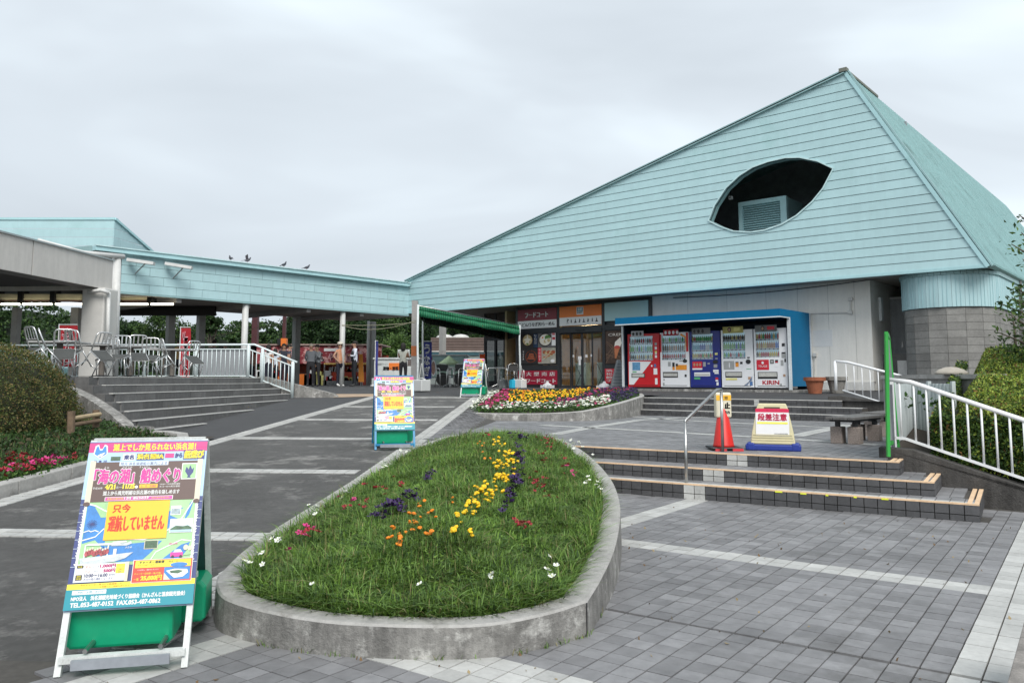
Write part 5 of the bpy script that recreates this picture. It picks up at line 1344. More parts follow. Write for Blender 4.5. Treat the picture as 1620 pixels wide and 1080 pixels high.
# maroon posts and box further back
for px0, px1, Y, lb in ((395.5, 404.5, 40, 'thick maroon steel post behind the white railing'), (444.5, 449.5, 40, 'thin maroon post carrying an orange box')):
    t = thing('post', lb, 'post', tuple(GY((px0+px1)/2, 606, Y)), world=True); m = MB(); a = GY(px0, 600, Y); b = GY(px1, 600, Y); m.box(a.x, b.x, Y, Y+(b.x-a.x), 1.2, 6.5); m.build('shaft', M('maroon_paint', (.075, .022, .025), rough=.5), t)
    if px0 > 440:
        m = MB(); a = GY(444, 547, Y-.3); b = GY(453, 535, Y-.3); m.box(a.x, b.x, Y-.3, Y-.05, a.z, b.z); m.build('sign_box', orange, t)
        m = MB(); a = GY(438, 545, Y-.3); m.box(a.x, a.x+.2, Y-.25, Y-.1, a.z, a.z+.3); m.build('lamp', MATS['black'], t)
# sagging ropes strung between the posts
def rope(pts, sag, r, label):
    m = MB(); P = []
    for a, b in zip(pts, pts[1:]):
        for t in np.linspace(0, 1, 8): p = a.lerp(b, t); P.append(p-Vector((0, 0, sag*4*t*(1-t))))
    m.tube(P, r, 5); m.build('rope', M('rope', (.36, .33, .22)), label=label, cat='rope', group='ropes strung between the walkway posts')
rope([GY(541, 514, 31.5), GY(658, 510, 26.5)], .05, .012, 'upper yellowish rope from the white post to the awning pole')
rope([GY(541, 515, 31.5), GY(658, 507, 26.5)], .22, .012, 'lower sagging yellowish rope from the white post to the awning pole')
rope([GY(335, 531, 30), GY(470, 505, 33)], .05, .01, 'thin rope running up towards the grey posts above the railing')
# ================================================================== vending machines and their shelter
DM = B.l(BD(1222, 615, 22.85))[1]; DM = 22.85; ZM = 1.20
um = [B.l(BD(px, 575, DM))[0] for px in (992.5, 1044, 1091, 1140.5, 1192.5, 1247)]
mb = MB(); mb.box(um[0]-.3, um[5]+.75, DM-.12, DW, 1.0, ZM, B); mb.build('plinth', MATS['concrete'], label='low concrete plinth under the row of vending machines', cat='plinth')
vw = M('vm_white', (.80, .81, .83), rough=.3, var=.02); vr = M('vm_red', (.55, .012, .02), rough=.3, var=.03); vb = M('vm_blue', (.018, .03, .22), rough=.3, var=.03); vk = M('vm_black', (.02, .02, .022), rough=.35)
vg = M('vm_gray', (.35, .36, .36), rough=.4); vs_ = M('vm_screen', (.12, .30, .50), rough=.2, var=.3, vs=12); vin = M('vm_inside', (.40, .56, .62), rough=.5, emit=.22); vdi = M('vm_dispense', (.50, .50, .47), rough=.3, var=.2, vs=20)
bott = [M('b%d' % i, c, rough=.25, var=.25, vs=60) for i, c in enumerate([(.05, .30, .06), (.45, .05, .05), (.04, .12, .40), (.08, .05, .03), (.55, .40, .10), (.50, .50, .50), (.20, .45, .10), (.35, .15, .05), (.10, .35, .45)])]
stk_g, stk_o, stk_y = M('stk_green', (.10, .40, .18), rough=.4), M('stk_orange', (.80, .30, .03), rough=.4), M('stk_yellow', (.75, .70, .25), rough=.4)
VMATS = [vw, vr, vb, vk, vg, vs_, vin, vdi, red, stk_g, stk_o, stk_y, pblue, ink, M('face_tan', (.45, .28, .18))]
W0, R0, B0, K0, G0, SC, IN, DI, RD, SG, SO, SY, PB, IK, FC = range(15)
def vending(i, style, label):
    a, b = um[i]+.02, um[i+1]-.02; w = b-a; h = 1.80; c = B.w((a+b)/2, DM, ZM); t = thing('vending_machine', label, 'vending machine', tuple(c), rz=B.a, group='row of vending machines')
    body = [R0, W0, B0, W0, W0][style]; bm_ = VMATS[body]
    wx0, wx1, wz0, wz1 = -w/2+.06, w/2-(.24 if style != 1 else .12), .92, 1.72
    if style == 4: wz0 = .95
    # casing as frame round the display recess
    m = MB(); m.box(-w/2, w/2, .08, .70, .03, h)
    m.box(-w/2, wx0, 0, .08, .06, h); m.box(wx1, w/2, 0, .08, .06, h); m.box(wx0, wx1, 0, .08, wz1, h); m.box(wx0, wx1, 0, .08, .06, wz0)
    m.build('casing', bm_, t, bevel=.006)
    m = MB(); m.box(-w/2+.02, w/2-.02, .02, .66, 0, .05); m.build('base', vk, t)
    m = MB(); m.box(wx0+.002, wx1-.002, .076, .079, wz0, wz1); m.build('display_back', vin, t)
    rows = [(1.50, .15), (1.22, .20), (.98, .14)]; W = wx1-wx0; 
    pal = [[1, 5, 1, 3, 5], [6, 0, 5, 8, 0, 2], [3, 7, 3, 4], ] if style == 0 else [[0, 5, 6, 5], [3, 7, 3, 4], [1, 7, 3, 1]] if style == 1 else [[1, 6, 0, 4], [8, 2, 5, 2], [4, 7, 0, 1]] if style == 2 else [[3, 4, 7, 3], [6, 0, 2, 0], [6, 5, 1, 8]] if style == 3 else [[0, 1, 4, 8], [7, 4, 7, 2], [3, 1, 4, 1]]
    for r, (z, hh) in enumerate(rows):
        if style == 4 and r == 0: hh = .17
        m = MB(); m.box(wx0, wx1, .012, .074, z-.055, z-.005, mi=0)
        nb = 11
        for k in range(nb):
            x = wx0 + (k+.5)*W/nb; m.box(x-.028, x+.028, .006, .012, z-.045, z-.012, mi=1 if k % 2 == 0 else 2)
        m.build('button_shelf', [vw, vk, vg], t)
        m = MB()
        for k in range(nb):
            x = wx0 + (k+.5)*W/nb; q = random.choice(pal[r]); q = pal[r][(k*len(pal[r]))//nb] if random.random() < .5 else q
            m.lathe([(.029, z), (.030, z+hh*.62), (.024, z+hh*.74), (.011, z+hh*.86), (.011, z+hh)], (x, .045, 0), 8, q)
            m.lathe([(.012, z+hh), (.012, z+hh*1.07)], (x, .045, 0), 6, 5)
        m.build('drink_samples', bott, t, kind='stuff')
    m = MB(); m.box(wx0, wx1, .002, .004, wz0, wz1); m.build('window', GLASS('glass_vm', (.9, .93, .95)), t)
    s = Sheet(lambda x, y, l: Vector((x, -.001-l, y)), .0025)
    x0, x1 = -w/2, w/2
    s.rect(x0+.08, .10, x1-.08, .115, K0)
    if style == 0:
        s.poly([(x0+.04, .13), (x0+.22, .13), (x1-.30, .88), (x0+.04, .90)], W0); s.rect(x0+.18, .60, x0+.48, .86, SC, 2); s.rect(x0+.18, .53, x0+.34, .57, SG, 2)
        s.rect(x0+.14, .36, x0+.66, .50, K0, 2); s.rect(x0+.17, .38, x0+.63, .48, DI, 3)
        for z in (1.40, 1.27, 1.12, 1.0): s.rect(x1-.16, z, x1-.08, z+.09, W0 if z < 1.3 else G0)
        s.rect(x1-.16, 1.16, x1-.08, 1.22, SY, 2); s.rect(x1-.22, .46, x1-.08, .66, W0); s.rect(x1-.17, .14, x1-.08, .34, W0); s.ell(x1-.28, .74, .06, .06, RD, 3); s.ell(x1-.28, .74, .03, .03, W0, 4); s.rect(x1-.2, .70, x1-.12, .80, PB, 2)
        for k in range(3): s.ell(x0+.28+.13*k, 1.74, .04, .045, IK, 4, 10)
    elif style == 1:
        s.rect(x0, 1.18, x0+.05, 1.76, R0, 2); s.rect(x1-.09, 1.18, x1-.01, 1.78, R0, 2); s.poly([(x1-.3, 1.70), (x1-.12, 1.62), (x1-.1, 1.30), (x1-.06, 1.3), (x1-.08, 1.65), (x1-.26, 1.76)], SO, 2)
        s.rect(x0+.28, .72, x0+.38, .86, G0, 2); s.rect(x0+.44, .60, x0+.52, .84, SO, 2); s.rect(x0+.44, .70, x0+.52, .84, K0, 3); s.rect(x0+.56, .60, x1-.08, .76, SO, 2); s.rect(x0+.56, .72, x0+.64, .80, K0, 3); s.ell(x1-.14, .88, .08, .055, K0, 3); s.rect(x1-.34, .875, x1-.18, .895, K0, 2)
        s.rect(x0+.09, .36, x0+.63, .54, K0, 2); s.rect(x0+.11, .40, x0+.61, .50, DI, 3); s.rect(x0+.10, .26, x0+.15, .32, G0, 2); s.rect(x0+.08, .12, x0+.14, .2, G0, 2); s.rect(x1-.16, .38, x1-.09, .46, K0, 2)
    elif style == 2:
        s.rect(x0+.08, .62, x0+.42, .86, RD, 2); s.rect(x0+.08, .60, x0+.42, .65, W0, 3)
        for k in range(3): s.ell(x0+.15+.10*k, .76, .035, .05, FC, 4, 10)
        s.rect(x0+.45, .70, x0+.54, .84, G0, 2); s.rect(x0+.6, .77, x0+.68, .81, G0, 2); s.ell(x1-.16, .84, .09, .06, K0, 3); s.rect(x1-.22, .66, x1-.10, .76, stg := SG if 0 else G0, 2); s.rect(x1-.24, .52, x1-.06, .60, W0, 2); s.rect(x1-.2, .47, x1-.06, .54, W0, 2)
        s.rect(x0+.14, .40, x0+.68, .52, W0, 2); s.rect(x0+.16, .42, x0+.66, .47, DI, 3); s.rect(x0+.13, .30, x0+.34, .37, SG, 2); s.rect(x1-.17, .24, x1-.08, .36, RD, 2); s.rect(x1-.17, .24, x1-.08, .29, W0, 3); s.rect(x1-.14, .12, x1-.07, .22, W0, 2); s.rect(x1-.17, 1.05, x1-.08, 1.12, SY, 2); s.rect(x1-.16, .92, x1-.08, .96, G0, 2)
    elif style == 3:
        s.rect(x0+.07, .60, x0+.42, .86, G0, 2); s.ell(x0+.26, .73, .015, .09, W0, 3, 8); s.rect(x0+.46, .68, x0+.56, .82, SO, 2); s.rect(x0+.46, .80, x0+.56, .83, K0, 3); s.rect(x0+.61, .66, x0+.69, .82, W0, 2); s.rect(x0+.61, .76, x0+.69, .83, K0, 3); s.ell(x1-.15, .83, .08, .07, K0, 3); s.rect(x1-.22, .605, x1-.06, .62, SG, 2)
        s.rect(x0+.12, .36, x0+.66, .53, K0, 2); s.rect(x0+.14, .40, x0+.65, .51, DI, 3); s.rect(x0+.13, .28, x0+.50, .34, SY, 2); s.rect(x1-.17, .30, x1-.08, .38, FC, 2); s.rect(x1-.18, .93, x1-.10, .97, K0, 2)
        for k in range(4): s.line([(x1-.30+.03*k, .12), (x1-.04, .28+.035*k)], .018, PB if k % 2 else G0, 3)
        s.rect(x1-.12, .12, x1-.03, .24, PB, 2)
    else:
        s.rect(x0+.07, .58, x0+.45, .88, RD, 2); s.text('TSUGE', x0+.12, .66, x0+.40, .72, W0, 3); s.ell(x0+.26, .79, .04, .04, W0, 3, 12); s.rect(x0+.49, .76, x0+.60, .88, K0, 2); s.rect(x0+.51, .78, x0+.58, .86, G0, 3); s.rect(x0+.64, .66, x0+.73, .86, W0, 2); s.rect(x0+.64, .78, x0+.73, .87, K0, 3); s.rect(x0+.65, .79, x0+.72, .82, RD, 4); s.rect(x1-.2, .70, x1-.12, .86, G0, 2); s.rect(x1-.09, .80, x1-.04, .9, K0, 2)
        s.rect(x0+.10, .32, x0+.70, .52, K0, 2); s.rect(x0+.12, .38, x0+.68, .50, DI, 3); s.text('KIRIN', x0+.24, .15, x0+.74, .27, RD, 2, bold=.006); s.rect(x0+.76, .12, x0+.82, .18, G0, 2); s.rect(x1-.14, .38, x1-.07, .45, FC, 2); s.rect(x1-.15, 1.26, x1-.06, 1.35, K0, 2); s.rect(x1-.17, .92, x1-.04, 1.08, G0, 2); s.rect(x1-.16, 1.05, x1-.05, 1.09, K0, 3)
    s.build('front_print', VMATS, t)
    # card standing on top
    k = [(W0, .16, .56), (RD, .14, .62), (G0, .10, .68), (SY, .08, .70), (G0, .06, .70)][style]
    top = Sheet(lambda x, y, l: Vector((x, -.03-l, y)), .004); top.rect(x0+k[1], 1.70, x0+k[2]+k[1]*.5, 1.90, k[0], 0)
    if style in (0, 1, 2):
        for q in range(3 if style != 1 else 4): top.ell(x0+k[1]+.09+.14*q, 1.80, .045, .06, K0 if style != 1 else W0, 1, 10)
    if style >= 3: top.ell(x0+.30, 1.81, .06, .08, K0, 1, 12); top.ell(x0+.30, 1.80, .035, .05, FC, 2, 12); top.rect(x0+.44, 1.76, x0+.66, 1.86, SY if style == 3 else RD, 1)
    m = MB(); m.box(x0+k[1], x0+k[2]+k[1]*.5, -.03, -.02, 1.70, 1.90); m.build('top_card', VMATS[k[0]], t); top.build('card_print', VMATS, t)
    for sx in (-1, 1): m = MB(); m.box(sx*(w/2-.12)-.03, sx*(w/2-.12)+.03, .1, .2, -.0, .03); m.build('foot', vg, t)
vending(0, 0, 'red drinks machine with a white swoosh panel, leftmost of the five under the blue shelter')
vending(1, 1, 'white drinks machine with red corner strips and orange stickers, second from the left')
vending(2, 2, 'dark blue drinks machine in the middle of the row')
vending(3, 3, 'white drinks machine with blue stripes at its lower right corner')
vending(4, 4, 'white drinks machine with red KIRIN lettering, rightmost in the row')
sh = thing('shelter', 'blue painted metal shelter roof and side wall over the vending machines', 'shelter', B.w(um[2], DM, ZM), world=True)
blu = M('shelter_blue', (.0, .125, .27), rough=.5, spec=.2, var=.05, dirt=((.1, .2, .25), 5, .68, .3)); lip = M('shelter_lip', (.62, .66, .68), rough=.5)
f = B.l(BD(973, 503, DM-.75)); g = B.l(BD(1233.6, 488, DM-.75)); 
uf0, uf1, zt0 = f[0], g[0], (f[2]+g[2])/2; zb0 = BD(1233, 499.5, DM-.75).z; us1 = um[5]+.10
mb = MB(); mb.hexa([B.w(uf0, DM-.75, zb0), B.w(uf1, DM-.75, zb0), B.w(us1+.03, DM-.1, zb0), B.w(um[0]-.15, DM-.1, zb0), B.w(uf0, DM-.75, zt0), B.w(uf1, DM-.75, zt0), B.w(us1+.03, DM-.1, zt0), B.w(um[0]-.15, DM-.1, zt0)])
mb.box(um[0]-.15, us1+.03, DM-.1, DW-.06, zb0, zt0, B); mb.build('roof', blu, sh)
mb = MB(); mb.box(uf0, uf1, DM-.765, DM-.735, zb0-.035, zb0-.002, B); mb.build('edge_strip', lip, sh)
mb = MB(); mb.bar(B.w(uf1, DM-.75, zb0-.02), B.w(us1+.02, DM-.11, zb0-.02), .03, .03); mb.build('edge_strip', lip, sh)
mb = MB(); mb.box(us1, us1+.03, DM-.08, DW-.06, ZM+.1, zb0-.001, B); mb.build('side_wall', blu, sh)
mb = MB(); mb.box(us1-.05, us1+.04, DM-.12, DM-.085, ZM, zb0-.002, B); mb.build('post', lip, sh)
mb = MB(); mb.box(um[0]-.14, um[0]-.08, DM-.12, DM-.06, ZM, zb0-.002, B); mb.build('post', lip, sh)
mb = MB(); mb.box(um[0]-.13, um[0]-.10, DM-.055, DW-.06, ZM+.1, zb0-.002, B); mb.box(um[0]-.10, us1, DW-.10, DW-.065, ZM, zb0-.002, B); mb.build('back_panel', M('shelter_navy', (.01, .025, .06), rough=.6), sh)
mb = MB(); mb.box(us1+.02, us1+.06, DW-.1, DW-.05, ZM+.05, zt0, B); mb.build('corner_strip', lip, sh)
# flower pots
terra = M('terracotta', (.30, .10, .05), rough=.85, var=.2, vs=8); 
def pot(px, py, Dn, s, mat, label, sides=20):
    P = BD(px, py, Dn); P.z = platform_z(P); t = thing('plant_pot', label, 'pot', tuple(P)); m = MB(); m.lathe([(.17*s, 0), (.24*s, .34*s), (.29*s, .35*s), (.29*s, .45*s), (.25*s, .45*s), (.24*s, .38*s)], n=sides); m.build('pot', mat, t, smooth=False)
    m = MB(); m.lathe([(.24*s, .39*s), (.01, .41*s)], n=12); m.build('soil', MATS['soil'], t)
pot(1289.5, 622, 22.2, 1.0, terra, 'terracotta flower pot with a wide rim beside the blue shelter')
pot(1324, 618, 22.6, 1.0, M('pot_gray', (.22, .21, .19), rough=.9, var=.3), 'weathered grey plant pot behind the white railing, right of the terracotta one', 12)

# ================================================================== A-frame signs
def sg(n, c, **k): return M('pr_'+n, c, rough=k.pop('rough', .45), var=k.pop('var', .03), **k)
PM = [sg('magenta', (.62, .03, .22)), sg('skyblue', (.42, .60, .80)), sg('brown', (.10, .055, .045)), sg('mapgreen', (.36, .62, .30), var=.12), sg('water', (.03, .22, .58), var=.2, vs=9), sg('amber', (1., .52, .01)),
      sg('redink', (.72, .05, .01)), sg('yellow', (.95, .80, .05)), sg('tealbar', (.0, .27, .34)), sg('white', (.82, .82, .80)), sg('black', (.02, .02, .03)), sg('boxred', (.72, .06, .03)), sg('cream', (.70, .62, .48)), sg('navy', (.03, .05, .20)),
      sg('photo', (.30, .38, .40), var=.5, vs=30), sg('hot', (.80, .05, .35)), sg('boatgray', (.55, .60, .62), var=.2, vs=25), sg('darkgreen', (.05, .12, .06), var=.5, vs=25), sg('people', (.40, .07, .08), var=.6, vs=60), sg('paleblue', (.65, .75, .82))]
MG, SKY, BR, MG2, WA, AM, RI, YE, TB, WH, BK_, BX, CRM, NV, PH, HT, BG, DG_, PE, PBL = range(20)
PW, PHt = .60, .86
def poster():
    s = Sheet(lambda x, y, l: Vector((-PW/2+x*PW, -.004-l, (.052+.948*y)*PHt)), .0009)
    s.rect(0, -.05, 1, 1, NV, 0); s.rect(0, .62, 1, .945, SKY, 1)
    for k in range(9): s.rect(0, .20+.055*k, 1, .2025+.055*k, PBL, 1.5)
    s.rect(0, .955, 1, .995, MG, 2); s.rect(0, .93, 1, .956, MG, 2)
    s.text('湖上でしか見られない浜名湖！', .20, .938, .90, .985, YE, 3, bold=.0025)
    s.poly([(.04, .92), (.05, .975), (.075, .985), (.09, .955), (.11, .955), (.125, .985), (.15, .975), (.16, .92), (.10, .885)], WH, 2.5); s.poly([(.05, .92), (.06, .968), (.075, .972), (.09, .945), (.11, .945), (.125, .972), (.14, .968), (.15, .92), (.10, .895)], WA, 3); s.poly([(.07, .905), (.10, .92), (.14, .93), (.11, .90)], WH, 4); s.text('海 ● 湖', .05, .862, .16, .878, NV, 3)
    s.rect(.19, .872, .27, .90, DG_, 3); s.rect(.29, .872, .39, .915, WH, 3); s.text('東名', .30, .878, .38, .908, NV, 4, bold=.003)
    s.text('浜名湖SA', .41, .878, .63, .912, YE, 4, bold=.004); s.rect(.405, .872, .635, .918, NV, 3); s.rect(.645, .885, .72, .915, MG, 3); s.text('から', .73, .884, .79, .915, NV, 4, bold=.003); s.rect(.80, .872, .985, .935, NV, 3); s.text('船遊び', .81, .878, .975, .930, YE, 4, bold=.005)
    # brown scroll
    s.rect(.06, .60, .96, .862, BR, 4)
    for x in (.03, .93): s.rect(x, .585, x+.045, .872, CRM, 5); s.ell(x+.02, .588, .028, .014, BR, 6, 12)
    s.rect(.27, .835, .68, .862, PBL, 5); s.text('地元 浜名湖遊船の案内による', .28, .838, .67, .859, NV, 6)
    s.text('うみ', .15, .818, .19, .832, WH, 5); s.text('みずうみ', .30, .818, .38, .832, WH, 5); s.text('ぎょうせん', .44, .818, .53, .832, WH, 5)
    for d in ((-.004, 0), (.004, 0), (0, .004), (0, -.004)): s.text('「海の湖」船めぐり', .08+d[0], .715+d[1], .79+d[0], .812+d[1], WH, 5, bold=.0055)
    s.text('「海の湖」船めぐり', .08, .715, .79, .812, HT, 7.5, bold=.004)
    s.rect(.80, .735, .93, .845, WH, 5); s.rect(.807, .741, .923, .839, MG2, 6); s.poly([(.83, .79), (.84, .82), (.86, .80), (.87, .83), (.89, .80), (.905, .815), (.90, .78), (.875, .755), (.885, .745), (.85, .745), (.858, .757)], NV, 7)
    s.text('平成30年', .08, .682, .16, .697, WH, 5); s.text('4/21', .18, .680, .26, .712, YE, 5, bold=.003); s.text('㊏～', .265, .684, .32, .70, WH, 5); s.text('11/25', .325, .682, .42, .712, YE, 5, bold=.003); s.ell(.436, .692, .012, .01, WH, 5, 10)
    s.rect(.46, .684, .61, .708, AM, 5); s.text('土・日・祝運航', .47, .688, .60, .703, MG, 6); s.text('10:00～15:00毎時運航', .63, .700, .80, .712, WH, 5); s.text('8/13～8/16毎日運航', .63, .684, .80, .696, WH, 5)
    s.text('湖上から風光明媚な浜名湖の景色を楽しめます', .17, .640, .80, .668, WH, 5, bold=.0015)
    # map
    s.rect(.055, .20, .945, .60, MG2, 2)
    s.poly([(.06, .585), (.16, .57), (.24, .53), (.24, .30), (.16, .36), (.06, .34)], WA, 3); s.poly([(.60, .58), (.70, .52), (.86, .55), (.93, .60), (.90, .50), (.84, .44), (.66, .40), (.60, .42)], WA, 3)
    s.poly([(.24, .32), (.70, .34), (.62, .27), (.55, .22), (.22, .22), (.18, .27)], WA, 3); s.poly([(.70, .215), (.86, .31), (.93, .325), (.90, .26), (.84, .215)], WA, 3); s.poly([(.12, .57), (.22, .56), (.24, .50), (.18, .50)], MG2, 4); s.poly([(.74, .50), (.84, .54), (.90, .58), (.86, .46)], MG2, 4)
    s.line([(.06, .59), (.13, .575), (.20, .545), (.25, .53)], .008, WH, 5); s.line([(.93, .60), (.86, .50), (.80, .43), (.70, .39), (.55, .35), (.40, .36)], .008, WH, 5); s.line([(.06, .36), (.16, .38), (.22, .43)], .007, WH, 5); s.line([(.62, .22), (.66, .27), (.74, .30), (.86, .34), (.94, .33)], .007, WH, 5)
    for k in range(8): a = k*math.pi/8; s.line([(.12-.04*math.cos(a), .46-.03*math.sin(a)), (.12+.04*math.cos(a), .46+.03*math.sin(a))], .003, NV, 5)
    s.line([(.06, .41), (.10, .42), (.12, .412), (.15, .42), (.18, .41)], .006, WH, 6)
    s.rect(.19, .604, .75, .630, WH, 5); s.rect(.195, .607, .745, .627, HT, 6); s.text('遊覧所要時間', .21, .611, .34, .623, YE, 7); s.text('1周 約20分', .35, .610, .55, .625, WH, 7, bold=.002); s.text('※雨天運休(定員12名)', .57, .612, .72, .622, YE, 7)
    # torn white edges
    for k in range(22):
        for x0_, sgn in ((.055, 1), (.945, -1)):
            z = .59-.0175*k; s.poly([(x0_, z), (x0_+sgn*(-.035+random.uniform(0, .015)), z-.004), (x0_+sgn*(-.02), z-.018), (x0_, z-.018)], WH, 3)
    # the amber notice
    s.rect(.225, .355, .73, .598, AM, 8); s.text('只今', .27, .525, .41, .578, RI, 9, bold=.003); s.text('運航していません', .25, .405, .70, .505, RI, 9, bold=.004)
    s.rect(.745, .50, .83, .56, WH, 6); s.rect(.75, .505, .825, .54, PH, 7); s.rect(.75, .385, .94, .475, WH, 6); s.rect(.757, .39, .933, .468, PBL, 7); s.poly([(.757, .41), (.80, .43), (.86, .425), (.90, .43), (.933, .415), (.933, .40), (.757, .40)], DG_, 8); s.rect(.757, .39, .933, .403, SKY, 9)
    s.rect(.56, .29, .67, .345, CRM, 6); s.rect(.565, .294, .665, .341, DG_, 7)
    s.poly([(.28, .335), (.42, .335), (.45, .345), (.46, .33), (.42, .318), (.30, .318)], BG, 6); s.poly([(.31, .345), (.41, .348), (.42, .338), (.30, .337)], WH, 7)
    # boat
    s.poly([(.06, .25), (.48, .275), (.42, .24), (.34, .222), (.08, .205)], BG, 7); s.poly([(.08, .24), (.30, .262), (.34, .255), (.36, .250), (.10, .225)], PBL, 8); s.poly([(.08, .325), (.38, .325), (.36, .335), (.12, .338)], WH, 8); s.rect(.09, .25, .10, .325, WH, 8); s.rect(.27, .26, .28, .325, WH, 8); s.rect(.32, .255, .345, .30, WH, 9)
    for k in range(9): s.ell(.11+.02*k, .275+.006*(k % 3), .015, .018, PE, 9, 10); s.ell(.115+.02*k, .298+.005*(k % 3), .008, .008, CRM, 10, 8)
    s.text('浜名湖', .41, .30, .46, .312, WH, 6); s.text('舘山寺', .76, .31, .83, .325, HT, 6)
    s.rect(.78, .235, .88, .262, HT, 7); s.poly([(.80, .262), (.815, .28), (.86, .28), (.875, .262)], PBL, 7); s.ell(.80, .235, .012, .010, BK_, 8, 10); s.ell(.865, .235, .012, .010, BK_, 8, 10); s.ell(.90, .29, .02, .018, CRM, 8, 10); s.ell(.935, .285, .018, .016, CRM, 8, 10); s.poly([(.88, .24), (.92, .28), (.95, .245)], MG2, 7)
    # price box
    s.rect(.04, .105, .46, .215, PBL, 8); s.rect(.05, .11, .45, .212, WH, 9); s.rect(.435, .10, .46, .218, CRM, 10)
    s.rect(.055, .190, .105, .207, BK_, 10); s.text('料金', .063, .193, .097, .204, YE, 11); s.text('大人', .12, .188, .165, .205, RI, 10); s.text('お一人様', .18, .191, .225, .199, NV, 10); s.text('1,000円', .235, .186, .355, .208, MG, 10, bold=.002)
    s.text('小人', .12, .160, .165, .177, RI, 10); s.text('(小学生以下)', .18, .163, .235, .171, NV, 10); s.text('500円', .265, .158, .355, .179, MG, 10, bold=.002); s.rect(.36, .150, .43, .208, YE, 10); s.text('ペットも', .368, .182, .422, .194, NV, 11); s.text('OK!', .375, .166, .415, .179, RI, 11); s.text('無料', .38, .153, .41, .163, NV, 11)
    s.rect(.055, .118, .105, .150, BK_, 10); s.text('運航', .063, .136, .097, .147, YE, 11); s.text('時間', .063, .121, .097, .132, YE, 11); s.text('10:00～16:00', .12, .133, .30, .153, NV, 10, bold=.0012); s.text('最終便迄', .31, .138, .36, .148, NV, 10); s.text('約30分毎の運航となります', .12, .114, .345, .130, NV, 10)
    # charter box
    s.rect(.49, .085, .97, .225, WH, 8); s.rect(.495, .088, .965, .222, BX, 9); s.rect(.51, .175, .955, .218, YE, 10); s.text('チャーター遊船便', .54, .198, .74, .215, BK_, 11, bold=.001); s.text('〈限定1日〉', .76, .200, .86, .213, BK_, 11); s.text('平日でも運行します', .53, .186, .66, .195, RI, 11); s.ell(.86, .185, .07, .014, WA, 11, 16)
    s.text('少人数様も、運航承りますので', .53, .158, .70, .166, WH, 10); s.text('チャーター遊船便 一隻(片道)', .51, .132, .72, .145, YE, 10); s.text('一隻', .51, .098, .55, .115, YE, 10); s.text('25,000円', .565, .095, .73, .125, YE, 10, bold=.003); s.rect(.745, .095, .955, .172, WA, 10); s.poly([(.76, .15), (.83, .16), (.93, .155), (.94, .135), (.90, .11), (.83, .105)], WH, 11); s.poly([(.79, .148), (.86, .152), (.90, .145), (.86, .13), (.80, .135)], DG_, 12); s.poly([(.745, .095), (.745, .14), (.80, .095)], CRM, 11)
    s.rect(0, .075, 1, .098, YE, 3); s.rect(0, .06, 1, .085, YE, 4); s.text('平日チャーター便 ※少人数様等への', .10, .084, .42, .094, RI, 5); s.text('お見積りのご相談も承ります', .25, .070, .48, .080, RI, 5)
    s.rect(0, 0, 1, .062, TB, 5); s.rect(0, -.0, 1, .06, TB, 5.2)
    return s
# contact band drawn larger so that it reads
def poster_full():
    s = poster(); s.fn = lambda x, y, l: Vector((-PW/2+x*PW, -.004-l, y*PHt)); s.rect(0, 0, 1, .112, TB, 12); s.rect(0, .112, 1, .140, YE, 12) if 0 else None
    s.rect(.05, .083, .31, .106, WH, 13); s.text('ご予約　お問い合わせ', .07, .087, .29, .102, TB, 14); s.text('NPO法人　浜名湖観光地域づくり協議会（かんざんじ温泉観光協会）', .05, .048, .93, .074, WH, 13, bold=.0016); s.text('TEL.053-487-0152  FAX.053-487-0862', .05, .014, .74, .038, WH, 13, bold=.002); return s
def poster_shifted():
    """the whole print squeezed upwards so the teal contact band has its own room"""
    s = poster_full(); return s
_ps = poster_full(); POST = _ps.b.mesh('poster_print', PM, normals=False)
tank_g = M('tank_green', (.0, .30, .145), rough=.35, var=.08)
def tank(parent=None):
    m = MB(); pr = [(-.27, .02), (-.25, 0), (.25, 0), (.27, .02), (.27, .17), (.23, .20), (.10, .20), (.08, .17), (-.08, .17), (-.10, .20), (-.22, .20), (-.27, .16)]
    m.prism(pr, lambda x, z, h: Vector((x, h, z)), -.11, .11); o = m.build('water_tank', tank_g, None, bevel=.022, label='', cat='x'); return o
